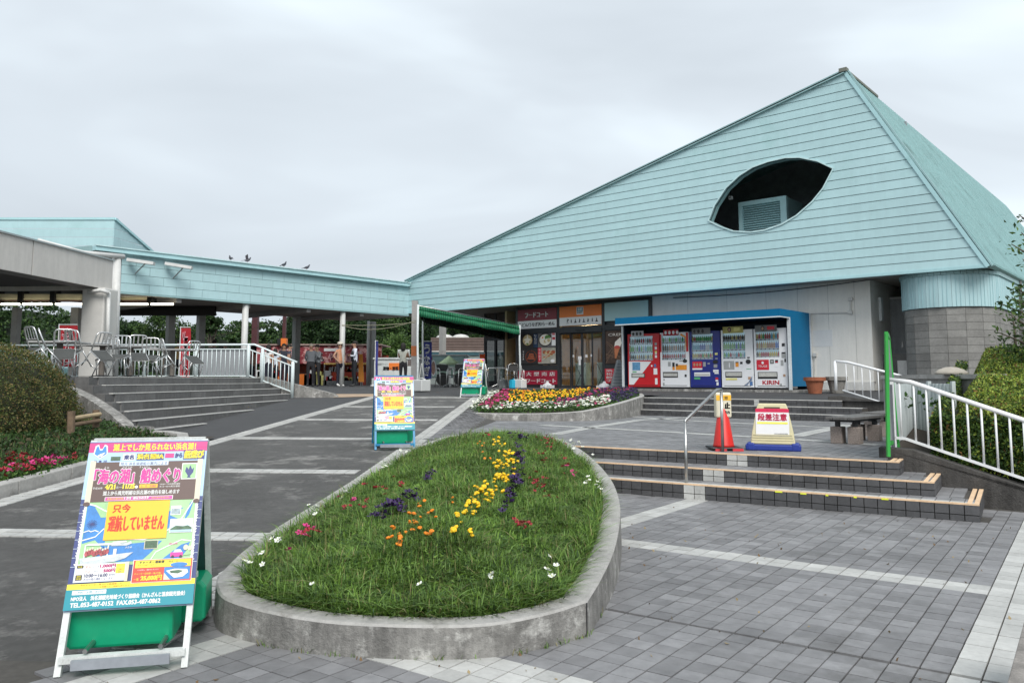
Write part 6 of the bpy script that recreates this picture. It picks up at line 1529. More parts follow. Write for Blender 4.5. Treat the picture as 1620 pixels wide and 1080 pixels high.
def aframe(loc, rz, frame_m, label, tank_dx=0.):
    t = thing('sandwich_board', label, 'sign', tuple(loc), rz=rz, group='boat trip sandwich boards')
    H, SP = 1.08, .45; L_ = math.hypot(H, SP)
    dirf = Vector((0, SP, H)).normalized(); nrm = Vector((0, -H, SP)).normalized()
    for sx in (-1, 1):
        m = MB(); m.bar((sx*.285, 0, 0), Vector((sx*.285, 0, 0))+dirf*L_, .03, .03, up=(0, -1, .4)); m.build('leg', frame_m, t)
        m = MB(); m.bar((sx*.285, 2*SP, 0), (sx*.285, SP+.02, H-.01), .03, .03, up=(0, -1, .4)); m.build('leg', frame_m, t)
    for k, (z, y) in enumerate(((.075, 0), (.075, 1),)):
        m = MB(); y0 = SP*z/H if not y else 2*SP-SP*z/H; m.bar((-.285, y0-(0 if y else .02), z), (.285, y0-(0 if y else .02), z), .045, .03); m.build('cross_bar', frame_m, t)
    m = MB(); m.bar((-.285, SP, H), (.285, SP, H), .03, .03); m.build('top_bar', frame_m, t)
    for sx in (-.17, .17): m = MB(); m.tube([(sx, -.0, .11), (sx, 2*SP-.02, .11)], .012, 6); m.build('tank_rail', MATS['steel'], t)
    m = MB(); m.bar((-.22, -.035, .06), (.22, -.035, .06), .02, .045); m.build('front_plate', M('plate_gray', (.28, .30, .33), rough=.4), t)
    # face panel
    lo = .295; base = Vector((0, 0, 0))+dirf*lo
    def fn(x, y, l): return base + Vector((x, 0, 0)) + dirf*y + nrm*(.02+l)
    m = MB(); m.hexa([fn(-.30, -.005, -.012), fn(.30, -.005, -.012), fn(.30, -.005, 0), fn(-.30, -.005, 0), fn(-.30, .865, -.012), fn(.30, .865, -.012), fn(.30, .865, 0), fn(-.30, .865, 0)]); m.build('panel', sg('edge', (.35, .45, .60)), t)
    o = bpy.data.objects.new('poster_print', POST); COL.objects.link(o); o.parent = t
    yax = nrm*-1; R = Matrix((Vector((1, 0, 0)), yax, dirf)).transposed().to_4x4(); R.translation = base+nrm*.018
    o.matrix_local = R
    # back panel of the rear face
    dirb = Vector((0, -SP, H)).normalized(); bb = Vector((0, 2*SP, 0))+dirb*.30; nb_ = Vector((0, H, SP)).normalized()
    g_ = lambda x, y, l: bb + Vector((x, 0, 0)) + dirb*y + nb_*l
    m = MB(); m.hexa([g_(-.285, 0, 0), g_(.285, 0, 0), g_(.285, 0, .01), g_(-.285, 0, .01), g_(-.285, .84, 0), g_(.285, .84, 0), g_(.285, .84, .01), g_(-.285, .84, .01)]); m.build('back_panel', M('back_darkgreen', (.02, .07, .065), rough=.5), t)
    return t
TANKN = ['nearest the camera', 'under the middle', 'beside the white pole']
def tank_thing(sign_loc, rz, dy, dx, label):
    F = Fr(rz, sign_loc); P = F.w(dx, dy, .075); t = thing('water_tank', label, 'water tank', tuple(P), rz=rz, group='green water tanks weighting the sandwich boards')
    m = MB(); pr = [(-.25, .02), (-.23, 0), (.23, 0), (.25, .02), (.25, .19), (.22, .225), (.10, .225), (.085, .195), (-.075, .195), (-.09, .225), (-.20, .225), (-.25, .18)]
    m.prism(pr, lambda x, z, h: Vector((x, h, z)), -.14, .14); m.build('body', tank_g, t, bevel=.022)
    m = MB(); m.tube([(-.08, 0, .20), (-.06, 0, .23), (.06, 0, .23), (.085, 0, .20)], .02, 8); m.build('handle', tank_g, t, smooth=True)
    m = MB(); m.lathe([(.032, .225), (.032, .25), (.026, .255)], (.16, -.03, 0), 14); m.build('cap', M('cap_gray', (.62, .66, .62), rough=.4), t, smooth=False)
fw = M('frame_worn_white', (.62, .64, .62), rough=.5, var=.15, vs=14, dirt=((.2, .18, .15), 9, .6, .7)); fb = M('frame_blue', (.02, .22, .42), rough=.45, var=.1)
def Pg(px, py):
    Y = 4.
    while Y < 60:
        p = GY(px, py, Y)
        if p.z < ramp_z(R_.l(p)[1]): return p
        Y += .02
S1a = G(100, 1070, .085); S1b = G(283, 1056, .085); c1 = (S1a+S1b)/2; a1 = ang((S1b-S1a).x, (S1b-S1a).y)
c2_ = Pg(625, 711); c3 = Pg(744, 628.5)
for c, a, fm_, lb, tl in ((c1, a1, fw, 'large boat trip sandwich board with an amber notice and worn white legs, in the foreground', 'nearest'), (c2_, .22, fb, 'boat trip sandwich board on light blue legs halfway up the ramp', 'middle'), (c3, -.20, fw, 'smallest boat trip sandwich board, near the awning and round metal tables', 'far')):
    aframe(c, a, fm_, lb)
    tank_thing(c, a, .29, -.05, {'nearest': 'green plastic water tank in front under the foreground sandwich board', 'middle': 'front green water tank under the blue legged sandwich board', 'far': 'front green water tank under the farthest sandwich board'}[tl])
    tank_thing(c, a, .64, .06, {'nearest': 'green plastic water tank at the back under the foreground sandwich board', 'middle': 'rear green water tank under the blue legged sandwich board', 'far': 'rear green water tank under the farthest sandwich board'}[tl])

# ================================================================== floor sign, cone, handrail
fs0 = G(1180, 711, UZ); fs1 = G(1268, 713.5, UZ); c = (fs0+fs1)/2; a = ang((fs1-fs0).x, (fs1-fs0).y)
fs = thing('floor_sign', 'cream plastic floor sign with red lettering 段差注意 on a blue base', 'sign', (c.x, c.y, UZ), rz=a)
w = (fs1-fs0).length/2; h = .62
cream = M('cream_plastic', (.66, .60, .38), rough=.4, var=.06); bluep = M('blue_plastic', (.02, .045, .28), rough=.4)
m = MB(); m.box(-w, w, -.10, .12, 0, .085); m.build('base', bluep, fs, bevel=.02)
for k in (-1, 1):
    m = MB(); m.box(k*(w-.07)-.05, k*(w-.07)+.05, -.105, .125, .0, .105); m.build('base_foot', bluep, fs, bevel=.02)
m = MB(); m.prism([(-w*.80, .085), (w*.80, .085), (w*.745, .24), (w*.56, h-.06), (w*.50, h), (-w*.50, h), (-w*.56, h-.06), (-w*.745, .24)], lambda x, z, hh: Vector((x, hh*(1-(z-.085)*1.1), z)), -.085, .085)
m.build('body', cream, fs, bevel=.012)
m = MB(); m.box(-.10, .10, -.048, .048, h-.075, h-.045); m.build('grip_slot', M('slot_dark', (.09, .08, .05)), fs)
for k in range(4): m = MB(); z = .10+.035*k; m.box(-w*.78+.02*k*.5, w*.78-.02*k*.5, -.092+z*.03, -.078, z, z+.012); m.build('rib', cream, fs)
s = Sheet(lambda x, y, l: Vector((x*w*(1-.0*y), -.091*(1-(y-.085)*1.1)-.002-l, y)), .0025)
s.rect(-.60, .20, .60, .53, 0, 1); s.poly([(-.58, .53), (-.54, .555), (.54, .555), (.58, .53)], 1, 1.5); s.rect(-.60, .505, .60, .55, 1, 1.4); s.text('段差注意', -.52, .395, .52, .485, 1, 3, bold=.006); s.rect(-.55, .352, .55, .378, 2, 2); s.text('中日本高速道路', .06, .215, .54, .235, 3, 2)
s.build('print', [wht, M('sign_crimson', (.62, .02, .08), rough=.4), M('sign_yellow', (.92, .85, .12), rough=.4), ink], fs)
cp_ = G(1145, 711, UZ); cn_ = thing('traffic_cone', 'red safety cone with a cream warning cover by the handrail', 'cone', tuple(cp_))
m = MB(); m.box(-.20, .20, -.20, .20, .012, .045); m.build('base', MATS['black'], cn_, bevel=.01)
m = MB(); m.lathe([(.145, .045), (.135, .07), (.045, .66), (.03, .68)], n=24); m.build('cone', M('cone_red', (.68, .025, .02), rough=.4, var=.06), cn_, smooth=True)
m = MB(); m.box(-.105, .105, -.062, .062, .43, .765); m.build('cover', M('cover_cream', (.72, .67, .52), rough=.5, var=.08), cn_, bevel=.02)
s = Sheet(lambda x, y, l: Vector((x, -.064-l, y)), .002); s.rect(-.10, .66, .10, .73, 0); s.text('注意', -.06, .67, .06, .715, 1, 2); s.text('止', .01, .55, .08, .63, 1, 1, bold=.006); s.text('まれ', .01, .48, .08, .52, 1, 1, bold=.003); s.build('print', [M('cone_amber', (.9, .5, .04)), ink], cn_)
m = MB(); m.box(-.17, -.02, -.24, -.21, .0, .03); m.box(.06, .20, -.24, -.20, .0, .03); m.build('red_strap', M('cone_red2', (.6, .04, .05)), cn_, kind='stuff')
hr = thing('handrail', 'brushed steel handrail on two posts climbing the three tiled steps', 'handrail', tuple(G(1087, 786, LZ)), world=True)
b0 = G(1086.5, 786.5, LZ); b1 = G(1143.5, 714, UZ)
t0 = GY(1083, 667, b0.y); t1 = GY(1140, 616, b1.y); t1b = GY(1132, 616.5, b1.y-.12); t1b = t1 + (t0-t1).normalized()*.10; t1b.z = t1.z
MB().tube([b0, (b0.x, b0.y, t0.z)], .020, 12).build('post', MATS['steel'], hr, smooth=True)
MB().tube([b1, (b1.x, b1.y, t1.z)], .020, 12).build('post', MATS['steel'], hr, smooth=True)
MB().tube([(b0.x, b0.y, t0.z-.02), (b0.x, b0.y, t0.z+.01), (b1.x+(b0.x-b1.x)*.12, b1.y+(b0.y-b1.y)*.12, t1.z), (b1.x, b1.y, t1.z), ], .020, 12).build('rail', MATS['steel'], hr, smooth=True)

# ================================================================== benches
gran = M('granite', (.30, .25, .22), rough=.8, var=.35, vs=60); benchm = M('bench_top', (.13, .125, .12), rough=.6, var=.25, vs=14, dirt=((.3, .29, .27), 6, .58, .5))
def bench(c, a, label):
    t = thing('bench', label, 'bench', (c.x, c.y, UZ), rz=a, group='low stone benches')
    for k in range(4):
        y = -.21 + .105*k*1.0; m = MB(); m.box(-.68, .68, y, y+.098, .355, .395); m.build('plank', benchm, t, bevel=.004)
    m = MB(); m.box(-.62, .62, -.16, .17, .325, .354); m.build('under_frame', MATS['dark_frame'], t)
    for x in (-.42, .42):
        for y in (-.125, .125):
            m = MB(); m.box(x-.085, x+.085, y-.085, y+.085, 0, .245); m.build('leg', gran, t, bevel=.008); m = MB(); m.box(x-.03, x+.03, y-.03, y+.03, .245, .326); m.build('leg_bracket', MATS['dark_frame'], t)
    return t
ba = ang(.67, .74)
L1 = G(1333.5, 703, UZ); bench(Vector((L1.x+.42, L1.y+.50, 0)), ba, 'nearer low bench with stone block legs beside the green frame')
L2 = G(1392, 690, UZ); bench(Vector((L2.x+.28, L2.y+.34, 0)), ba, 'farther low bench partly hidden behind the nearer one')
# ================================================================== right side: fence, green frame, boxes, hedge
fe = thing('fence', 'white metal railing sloping down in front of the green hedge', 'fence', tuple(S.w(uw0+.1, WB+.1, .7)), world=True)
YF = WB+.11
def fpt(px, py): l = S.l(GP(px, py, (S.Y.x, S.Y.y, 0), YF)); return l
a0_, a1_, a2_ = fpt(1403, 600), fpt(1440, 604), fpt(1620, 664.5); b0_, b1_, b2_ = fpt(1405, 691.5), fpt(1432, 693.5), fpt(1620, 757)
def ext(p, q, k): return (q[0]+(q[0]-p[0])*k, q[1], q[2]+(q[2]-p[2])*k)
a3_ = ext(a1_, a2_, 1.2); b3_ = ext(b1_, b2_, 1.2)
MB().tube([S.w(a0_[0], YF, a0_[2]), S.w(a1_[0], YF, a1_[2]), S.w(a3_[0], YF, a3_[2])], .028, 10).build('top_rail', MATS['white_paint'], fe, smooth=True)
mb = MB(); mb.bar(S.w(b0_[0]+.03, YF, b0_[2]), S.w(b1_[0], YF, b1_[2]), .04, .03); mb.bar(S.w(b1_[0], YF, b1_[2]), S.w(b3_[0], YF, b3_[2]), .04, .03); mb.build('bottom_rail', MATS['white_paint'], fe)
def topz(u): return a0_[2]+(a1_[2]-a0_[2])*(u-a0_[0])/(a1_[0]-a0_[0]) if u < a1_[0] else a1_[2]+(a3_[2]-a1_[2])*(u-a1_[0])/(a3_[0]-a1_[0])
def botz(u): return b0_[2] if u < b1_[0] else b1_[2]+(b3_[2]-b1_[2])*(u-b1_[0])/(b3_[0]-b1_[0])
for px in (1424.5, 1447, 1467, 1488, 1509.5, 1532, 1554.5, 1577, 1599.5, 1622, 1645, 1668, 1692, 1716):
    u = fpt(px, 650 + max(0, px-1440)*.35)[0]; mb = MB(); mb.tube([S.w(u, YF, botz(u)), S.w(u, YF, topz(u))], .0125, 8); mb.build('baluster', MATS['white_paint'], fe, smooth=True)
u = fpt(1409, 650)[0]
mb = MB(); mb.box(u-.02, u+.05, YF-.02, YF+.02, wall_top(u), topz(u), S); mb.build('post', MATS['white_paint'], fe)
mb = MB(); mb.box(u+.0, u+.035, YF-.035, YF-.022, wall_top(u), topz(u)-.06, S); mb.build('post_plate', M('plate_dark', (.14, .15, .17), rough=.5), fe)
# green frame seen from its edge
gf = thing('frame_stand', 'tall bright green metal frame standing edge on beside the railing', 'stand', tuple(G(1404, 706, .6)), world=True)
gfm = M('green_paint', (.03, .32, .05), rough=.45, var=.08, dirt=((.2, .2, .15), 7, .66, .5))
Pn = GY(1404.5, 700, 9.55); Tn = GY(1396, 527, 9.55); Pf = GY(1421, 660, 10.3); Tf = GY(1403.5, 529, 10.3)
Pn = Vector((Pn.x, Pn.y, .60)); Tn = Vector((Tn.x+.045, Tn.y, Tn.z)); Pf = Vector((Pf.x-.02, Pf.y, .60)); Tf = Vector((Pf.x-.06, Pf.y, Tn.z-.01))
for A, C in ((Pn, Tn), (Pf, Tf)): MB().bar(A, C, .036, .036).build('upright', gfm, gf)
MB().bar(Tn, Tf, .04, .04).build('top_bar', gfm, gf)
MB().bar(Pn.lerp(Tn, .10), Pf.lerp(Tf, .10), .04, .04).build('bottom_bar', gfm, gf)
mb = MB(); q = [Pn.lerp(Tn, .12), Pf.lerp(Tf, .12), Pf.lerp(Tf, .97), Pn.lerp(Tn, .97)]; off = Vector((.012, 0, 0)); mb.hexa([q[0]-off, q[0]+off, q[1]+off, q[1]-off, q[3]-off, q[3]+off, q[2]+off, q[2]-off]); mb.build('board', M('board_gray', (.22, .25, .25), rough=.5), gf)
# corrugated equipment enclosure
en = thing('equipment_box', 'pale corrugated metal enclosure behind the railing', 'box', tuple(G(1470, 690, .8)), world=True)
cor = M('corrugated', (.50, .55, .55), rough=.5, var=.08, streak=.15)
def corr(A, C, z0, z1, pitch=.07):
    d = (C-A); n = int(d.length/pitch); d.normalize(); nr = Vector((d.y, -d.x, 0)); m = MB()
    for k in range(n):
        a = A + d*(k*pitch); o = nr*.015
        q = [a, a+d*pitch*.3+o, a+d*pitch*.7+o, a+d*pitch]
        for x, y in zip(q, q[1:]): m.poly([(x.x, x.y, z0), (y.x, y.y, z0), (y.x, y.y, z1), (x.x, x.y, z1)])
    return m
E0 = GY(1414, 620, 10.4); E1 = GY(1441, 620, 12.2); E2 = GY(1508, 620, 11.4)
corr(E0, E1, .70, 1.44).build('side_panel', cor, en, normals=False)
corr(E1, E2, .62, 1.44).build('front_panel', cor, en, normals=False)
mb = MB()
for p in (E0, E1, E2, E1.lerp(E2, .45)): mb = MB(); mb.cbox((p.x, p.y, 1.0), .05, .05, .95); mb.build('post', cor, en)
MB().bar((E1.x, E1.y-.03, .68), (E2.x, E2.y-.03, .68), .05, .04).build('base_rail', cor, en)
cw2 = thing('wall', 'low concrete wall with a pale coping and rounded cap behind the enclosure', 'wall', tuple(GY(1480, 600, 13.5)), world=True)
W0_ = GY(1405, 600, 15.4); W1_ = GY(1575, 600, 11.9)
mb = MB(); mb.bar((W0_.x, W0_.y, 1.0), (W1_.x, W1_.y, 1.0), .2, 1.04); mb.build('wall_body', M('wall_mottled', (.30, .30, .29), rough=.85, var=.25), cw2)
mb = MB(); mb.bar((W0_.x, W0_.y-.02, 1.545), (W1_.x, W1_.y-.02, 1.545), .32, .07); mb.build('coping', MATS['concrete_rim'], cw2)
P = GY(1505, 590, 12.9); mb = MB(); mb.lathe([(.26, 0), (.25, .04), (.19, .08), (.09, .115), (.01, .12)], (P.x, P.y, 1.58), 20, sx=1., sy=.6); mb.build('cap', M('cap_stone', (.38, .35, .30), rough=.85, var=.12), cw2, smooth=True)
# vine leaves on it
Pv = np.array([tuple(GY(rng.uniform(1432, 1500), rng.uniform(620, 650), 11.3)) for _ in range(26)]); quads_obj('vine', Pv, .07, [leafmat('vine_leaf', (.05, .11, .03))], None, asp=.8, label='thin vine with a few leaves on the corrugated enclosure', cat='vine')
# small upper railing
r2 = thing('railing', 'small white railing climbing beside the upper steps', 'railing', tuple(G(1322, 617, 1.2)), world=True)
UR = UE[0]+.12
def rp(px, py): return GP(px, py, (B.X.x, B.X.y, 0), UR)
RD_ = CW+.06; T0 = BD(1321, 571, RD_); T1 = BD(1342, 573, RD_); T2 = BD(1470, 606, RD_); Bq0 = BD(1333, 617, RD_); Bq2 = BD(1455, 655, RD_)
MB().tube([T0, T1, T2], .028, 8).build('top_rail', MATS['white_paint'], r2, smooth=True)
Bz = lambda t: Bq0.lerp(Bq2, t)
MB().tube([Bq0, Bq2], .018, 8).build('bottom_rail', MATS['white_paint'], r2, smooth=True)
P0 = BD(1322.5, 617, RD_); MB().tube([(T0.x, T0.y, P0.z), T0], .035, 8).build('post', MATS['white_paint'], r2, smooth=True)
for k in range(9):
    t = .06+.108*k; a = Bz(t); yy = a.y; f = (yy-T1.y)/(T2.y-T1.y); top = T1.lerp(T2, max(0, f)) if f > 0 else T0.lerp(T1, (yy-T0.y)/(T1.y-T0.y)); MB().tube([(top.x, top.y, a.z), top], .012, 6).build('baluster', MATS['white_paint'], r2, smooth=True)
# hedge on the right and the tree leaning in
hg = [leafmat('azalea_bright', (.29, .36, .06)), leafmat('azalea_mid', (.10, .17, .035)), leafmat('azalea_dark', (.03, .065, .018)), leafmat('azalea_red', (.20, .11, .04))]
def hedge_r():
    t = thing('hedge', 'broad clipped azalea hedge with lit yellow green top behind the white railing', 'hedge', tuple(S.w(uw0+2.6, WB+2.5, .4)), world=True)
    # profile in the step frame: x along wall, y back
    def top(x, y):
        d = y-(WB+.45); front = np.clip(d/.30, 0, 1)**.5; left = np.clip((x-(uw0+.5-0*d)-d*.02)/.45, 0, 1)**.5
        zt = 1.10 + np.clip(d, 0, 4.6)*.185 - np.clip(x-uw0-2.2, 0, 4)*.05
        return .35 + (zt-.35)*np.minimum(front, left)*(1+.03*np.sin(x*6)*np.sin(y*5)+.03*np.sin(x*2.3+y*1.7))
    n = 150000; x = rng.uniform(uw0+.48, uw0+6, n); d = rng.random(n)**1.5*5.2; y = WB+.45+d
    z = top(x, y); P = np.array([S.X[:]])*x[:, None] + np.array([S.Y[:]])*y[:, None]; P[:, 2] = z*rng.uniform(.955, 1.01, n)
    # front and left faces
    m = 60000; x2 = rng.uniform(uw0+.55, uw0+6, m); f = rng.random(m); y2 = WB+.42+rng.uniform(0, .14, m); z2_ = .45+f*(1.06-.45); P2_ = np.array([S.X[:]])*x2[:, None]+np.array([S.Y[:]])*y2[:, None]; P2_[:, 2] = z2_
    m = 26000; y3 = WB+.45+rng.uniform(0, 4.8, m); x3 = uw0+.52+(y3-WB-.45)*.02+rng.uniform(0, .15, m); P3 = np.array([S.X[:]])*x3[:, None]+np.array([S.Y[:]])*y3[:, None]; P3[:, 2] = .4+rng.random(m)*(.62+(y3-WB-.45)*.17)
    quads_obj('foliage', P, .042, hg, t, asp=.5, up=.3, weights=[.44, .33, .13, .10], kind='stuff'); quads_obj('side_foliage', np.concatenate([P2_, P3]), .048, hg, t, asp=.5, weights=[.08, .38, .5, .04], kind='stuff')  # bright leaves favoured on top, dark ones on the sides, painting how light falls
    mb = MB(); gx = np.arange(uw0+.7, uw0+6.1, .2); gy = np.arange(WB+.5, WB+5.6, .2)
    for a in gx[:-1]:
        for b in gy[:-1]:
            mb.poly([tuple(S.w(p, q))[:2]+(float(top(np.array(p), np.array(q)))*.95,) for p, q in ((a, b), (a+.2, b), (a+.2, b+.2), (a, b+.2))])
    mb.box(uw0+.75, uw0+6, WB+.56, WB+.6, .2, 1.0, S); mb.box(uw0+.77, uw0+.79, WB+.56, WB+5, .2, 1.1, S)
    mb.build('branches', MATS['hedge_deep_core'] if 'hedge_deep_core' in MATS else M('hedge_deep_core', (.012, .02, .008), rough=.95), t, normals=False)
hedge_r()
def leafy(name, label, P0_, branches, leaves, size, mats, w=None, r0=.06, asp=.5):
    t = thing(name, label, 'tree', tuple(P0_), world=True); m = MB()
    for br in branches: m.tube(br, [r0*(1-.8*i/(len(br)-1)) for i in range(len(br))], 7)
    m.build('trunk', M('bark', (.11, .09, .07), rough=.9, var=.3, vs=10), t, smooth=True); quads_obj('crown', leaves, size, mats, t, asp=asp, weights=w, kind='stuff'); return t
tb = GY(1660, 640, 12.5); Lv = []; br = []
tips = [(1612, 340), (1600, 386), (1618, 410), (1606, 455), (1582, 480), (1600, 500), (1578, 525), (1600, 545), (1588, 575), (1615, 560), (1615, 590), (1618, 480), (1612, 520), (1600, 470), (1640, 440), (1640, 520), (1650, 390), (1660, 480), (1590, 555), (1616, 368)]
for i, (px, py) in enumerate(tips):
    Y = 12.3+random.uniform(-.4, .6); e = GY(px, py, Y); s0 = Vector((tb.x+.1, tb.y, max(1.6, e.z-.6))); mid = s0.lerp(e, .55)+Vector((0, 0, .12)); br.append([s0, mid, e])
    for _ in range(60 if py > 430 else 22):
        t_ = random.uniform(.45, 1.05); q = (mid.lerp(e, (t_-.45)/.6)) + Vector((random.gauss(0, .085), random.gauss(0, .1), random.gauss(0, .06))); Lv.append(tuple(q))
br.append([Vector((tb.x, tb.y, .6)), Vector((tb.x+.05, tb.y, 2.2)), Vector((tb.x+.1, tb.y, 4.2))])
br.append([GY(1607, 560, 13.5), GY(1605, 520, 13.5), GY(1600, 490, 13.4)])
leafy('tree', 'loose leafed tree reaching in from the right edge before the block wall', (tb.x, tb.y, .6), br, np.array(Lv), .085, hg[1:3]+[leafmat('tree_green', (.06, .12, .03))], None, .03, .42)
# plank bench at the lower right corner
pb_ = thing('bench', 'weathered grey wooden plank bench cut off at the lower right corner', 'bench', tuple(G(1640, 1060, LZ)), world=True)
gw = M('gray_wood', (.26, .24, .22), rough=.8, var=.3, vs=14, streak=.3)
k0 = G(1597, 972, .45); 
u0_, n0_, _z = PV.l(G(1603, 1010, .42))
for k in range(4):
    mb = MB(); mb.box(u0_+.02+.125*k, u0_+.135+.125*k, n0_-1.2, PV.l(G(1612, 968, .42))[1], .38, .42, PV); mb.build('plank', gw, pb_, bevel=.004)
for yy in (-.9, .0): mb = MB(); mb.box(u0_+.06, u0_+.46, n0_+yy, n0_+yy+.07, LZ, .379, PV); mb.build('leg', gw, pb_)
# ================================================================== terrace railing
rl = thing('railing', 'long white terrace railing with a sloping end and grey infill board', 'railing', tuple(R_.w(-9.1, SE-.1, TZ)), world=True)
SR = SE-.08; wp2 = M('rail_bluewhite', (.68, .76, .76), rough=.45, var=.05)
def RR(px, py): return R_.l(GP(px, py, (R_.Y.x, R_.Y.y, 0), SR))
zt = RR(390, 545)[2]; zm = RR(390, 552)[2]; zbm = RR(370, 594.5)[2]
qa = RR(403, 545)[0]; qe, ze_ = RR(470, 573)[0], RR(470, 573)[2]
W3 = lambda q, z, ds=0: R_.w(q, SR+ds, z)
MB().tube([W3(-24, zt), W3(qa, zt), W3(qe, ze_)], .030, 10).build('top_rail', wp2, rl, smooth=True)
p1 = RR(392, 598)[0]; p2 = RR(414, 604)[0]; p3 = RR(462, 628)[0]
m1, m2 = RR(396, 552)[2], RR(461, 579)[2]; bt0, bt1 = RR(396, 593)[2], RR(461, 619.5)[2]
mb = MB(); mb.bar(W3(-24, zm), W3(p1, zm), .035, .03); mb.bar(W3(p1, m1), W3(p3, m2), .035, .03); mb.build('mid_rail', wp2, rl)
mb = MB(); mb.bar(W3(-24, zbm), W3(p1, zbm), .035, .03); mb.bar(W3(p1, bt0), W3(p3, bt1), .035, .03); mb.build('bottom_rail', wp2, rl)
for q, z0, z1 in ((p1, TZ, zt), (p2, RR(414, 604)[2], RR(414, 550)[2]), (p3, RR(462, 628)[2], RR(462, 571)[2])) + tuple((p1-1.55*k, TZ, zt) for k in range(1, 9)):
    m = MB(); m.tube([W3(q, z0-.02), W3(q, z1-.04), W3(q, z1)], [.05, .05, .02], 10); m.build('post', wp2, rl, smooth=True)
q = p1 - .14
while q > -21:
    m = MB(); m.tube([W3(q, zbm), W3(q, zm)], .012, 6); m.build('baluster', wp2, rl, smooth=True); q -= .135
for k in range(1, 11):
    t = k/11.; q = p1+(p3-p1)*t; m = MB(); m.tube([W3(q, bt0+(bt1-bt0)*t), W3(q, m1+(m2-m1)*t)], .012, 6); m.build('baluster', wp2, rl, smooth=True)
m = MB(); m.box(p1-1.45, p1-.08, SR+.025, SR+.04, zbm+.02, zm-.02, R_); m.build('infill_board', M('infill_gray', (.27, .285, .30), rough=.6, var=.04), rl)

# ================================================================== chairs and tables on the terrace
alu = MATS['aluminium']; seatm = M('seat_dark', (.055, .058, .055), rough=.6, var=.15)
def chair_proto():
    t = thing('chair', 'x', 'chair', (0, 0, 0)); r = .014
    for s in (-1, 1):
        m = MB(); m.tube([(s*.21, .20, 0), (s*.21, .17, .44)], r, 8); m.build('leg', alu, t, smooth=True)
        m = MB(); m.tube([(s*.21, -.24, 0), (s*.205, -.19, .44)], r, 8); m.build('leg', alu, t, smooth=True)
        m = MB(); m.tube([(s*.21, -.21, .19), (s*.21, .18, .19)], .010, 6); m.build('stretcher', alu, t, smooth=True)
    m = MB(); m.tube([(-.205, -.19, .44), (-.205, -.22, .62), (-.20, -.27, .82), (-.17, -.285, .87), (-.10, -.29, .885), (.10, -.29, .885), (.17, -.285, .87), (.20, -.27, .82), (.205, -.22, .62), (.205, -.19, .44)], .017, 8); m.build('back_frame', alu, t, smooth=True)
    for x in (-.10, 0, .10): m = MB(); m.bar((x, -.222, .63), (x, -.285, .875), .032, .008, up=(0, 1, 0)); m.build('back_slat', alu, t)
    m = MB(); m.bar((-.20, -.222, .63), (.20, -.222, .63), .03, .02); m.build('back_rail', alu, t)
    m = MB(); m.box(-.20, .20, -.19, .20, .435, .455); m.build('seat', seatm, t, bevel=.006)
    m = MB(); 
    for a, b in (((-.21, -.2), (.21, -.2)), ((-.21, .2), (.21, .2)), ((-.21, -.2), (-.21, .2)), ((.21, -.2), (.21, .2))): m.bar((*a, .432), (*b, .432), .022, .022)
    m.build('seat_frame', alu, t); return t
def terr(px, t): return GY(px, 597, t).x, t
CH = [(58, 14.9, 2.6, .55, 'tipped metal chair just above the hedge, leftmost on the terrace'), (80, 15.3, 2.1, -.62, 'metal chair leaning sharply right beside the hedge top'), (100, 15.6, 3.6, .55, 'metal chair tipped forward behind the hedge edge'), (120, 15.9, 2.75, .50, 'metal chair with an open slatted back in front of a red banner'),
      (150, 16.6, 4.3, .60, 'metal chair lying far over beside the big square column'), (172, 18.2, 3.14, .25, 'smaller looking metal chair standing behind the slatted one, right of the column'), (188, 16.9, 3.20, .22, 'upright metal chair with its slatted back squarely towards the stairs'), (236, 18.2, 3.35, .30, 'metal chair with slatted back in the middle of the terrace row'),
      (264, 19.2, 2.2, .52, 'metal chair crossing its neighbour, second from the right'), (298, 20.3, 4.2, .55, 'rightmost tipped metal chair on the terrace'), (214, 17.6, 3.8, .48, 'metal chair half hidden between the upright and the middle one')]
proto = None
for px, t_, rz, tilt, lb in CH:
    x, y = terr(px, t_)
    if proto is None: proto = chair_proto(); o = proto
    else: o = copy_tree(proto)
    o['label'] = lb; o['group'] = 'metal chairs tipped up on the terrace'
    o.rotation_mode = 'ZXY' if 0 else 'XYZ'; o.rotation_euler = (abs(tilt)*-1.0 if tilt > 0 else tilt, 0, rz); lift = math.sin(abs(tilt))*.24
    o.location = (x, y, TZ+lift*.8+.01); o.scale = (.88, .88, .88)
for px, t_, lb in ((92, 16.4, 'round terrace table nearest the hedge with chairs leaning on it'), (160, 17.8, 'terrace table behind the big square column'), (205, 18.6, 'terrace table between the slatted backed chairs'), (272, 20.6, 'terrace table at the right end of the chairs')):
    x, y = terr(px, t_); t = thing('table', lb, 'table', (x, y, TZ), group='tables on the terrace')
    m = MB(); m.box(-.42, .42, -.42, .42, .68, .715); m.build('top', M('table_gray', (.38, .38, .37), rough=.5), t, bevel=.008)
    m = MB(); m.lathe([(.06, 0), (.06, .68)], n=12); m.build('column', M('table_post', (.17, .15, .13), rough=.6), t); m = MB(); m.lathe([(.24, 0), (.24, .02), (.07, .05)], n=16); m.build('foot', MATS['dark_frame'], t)

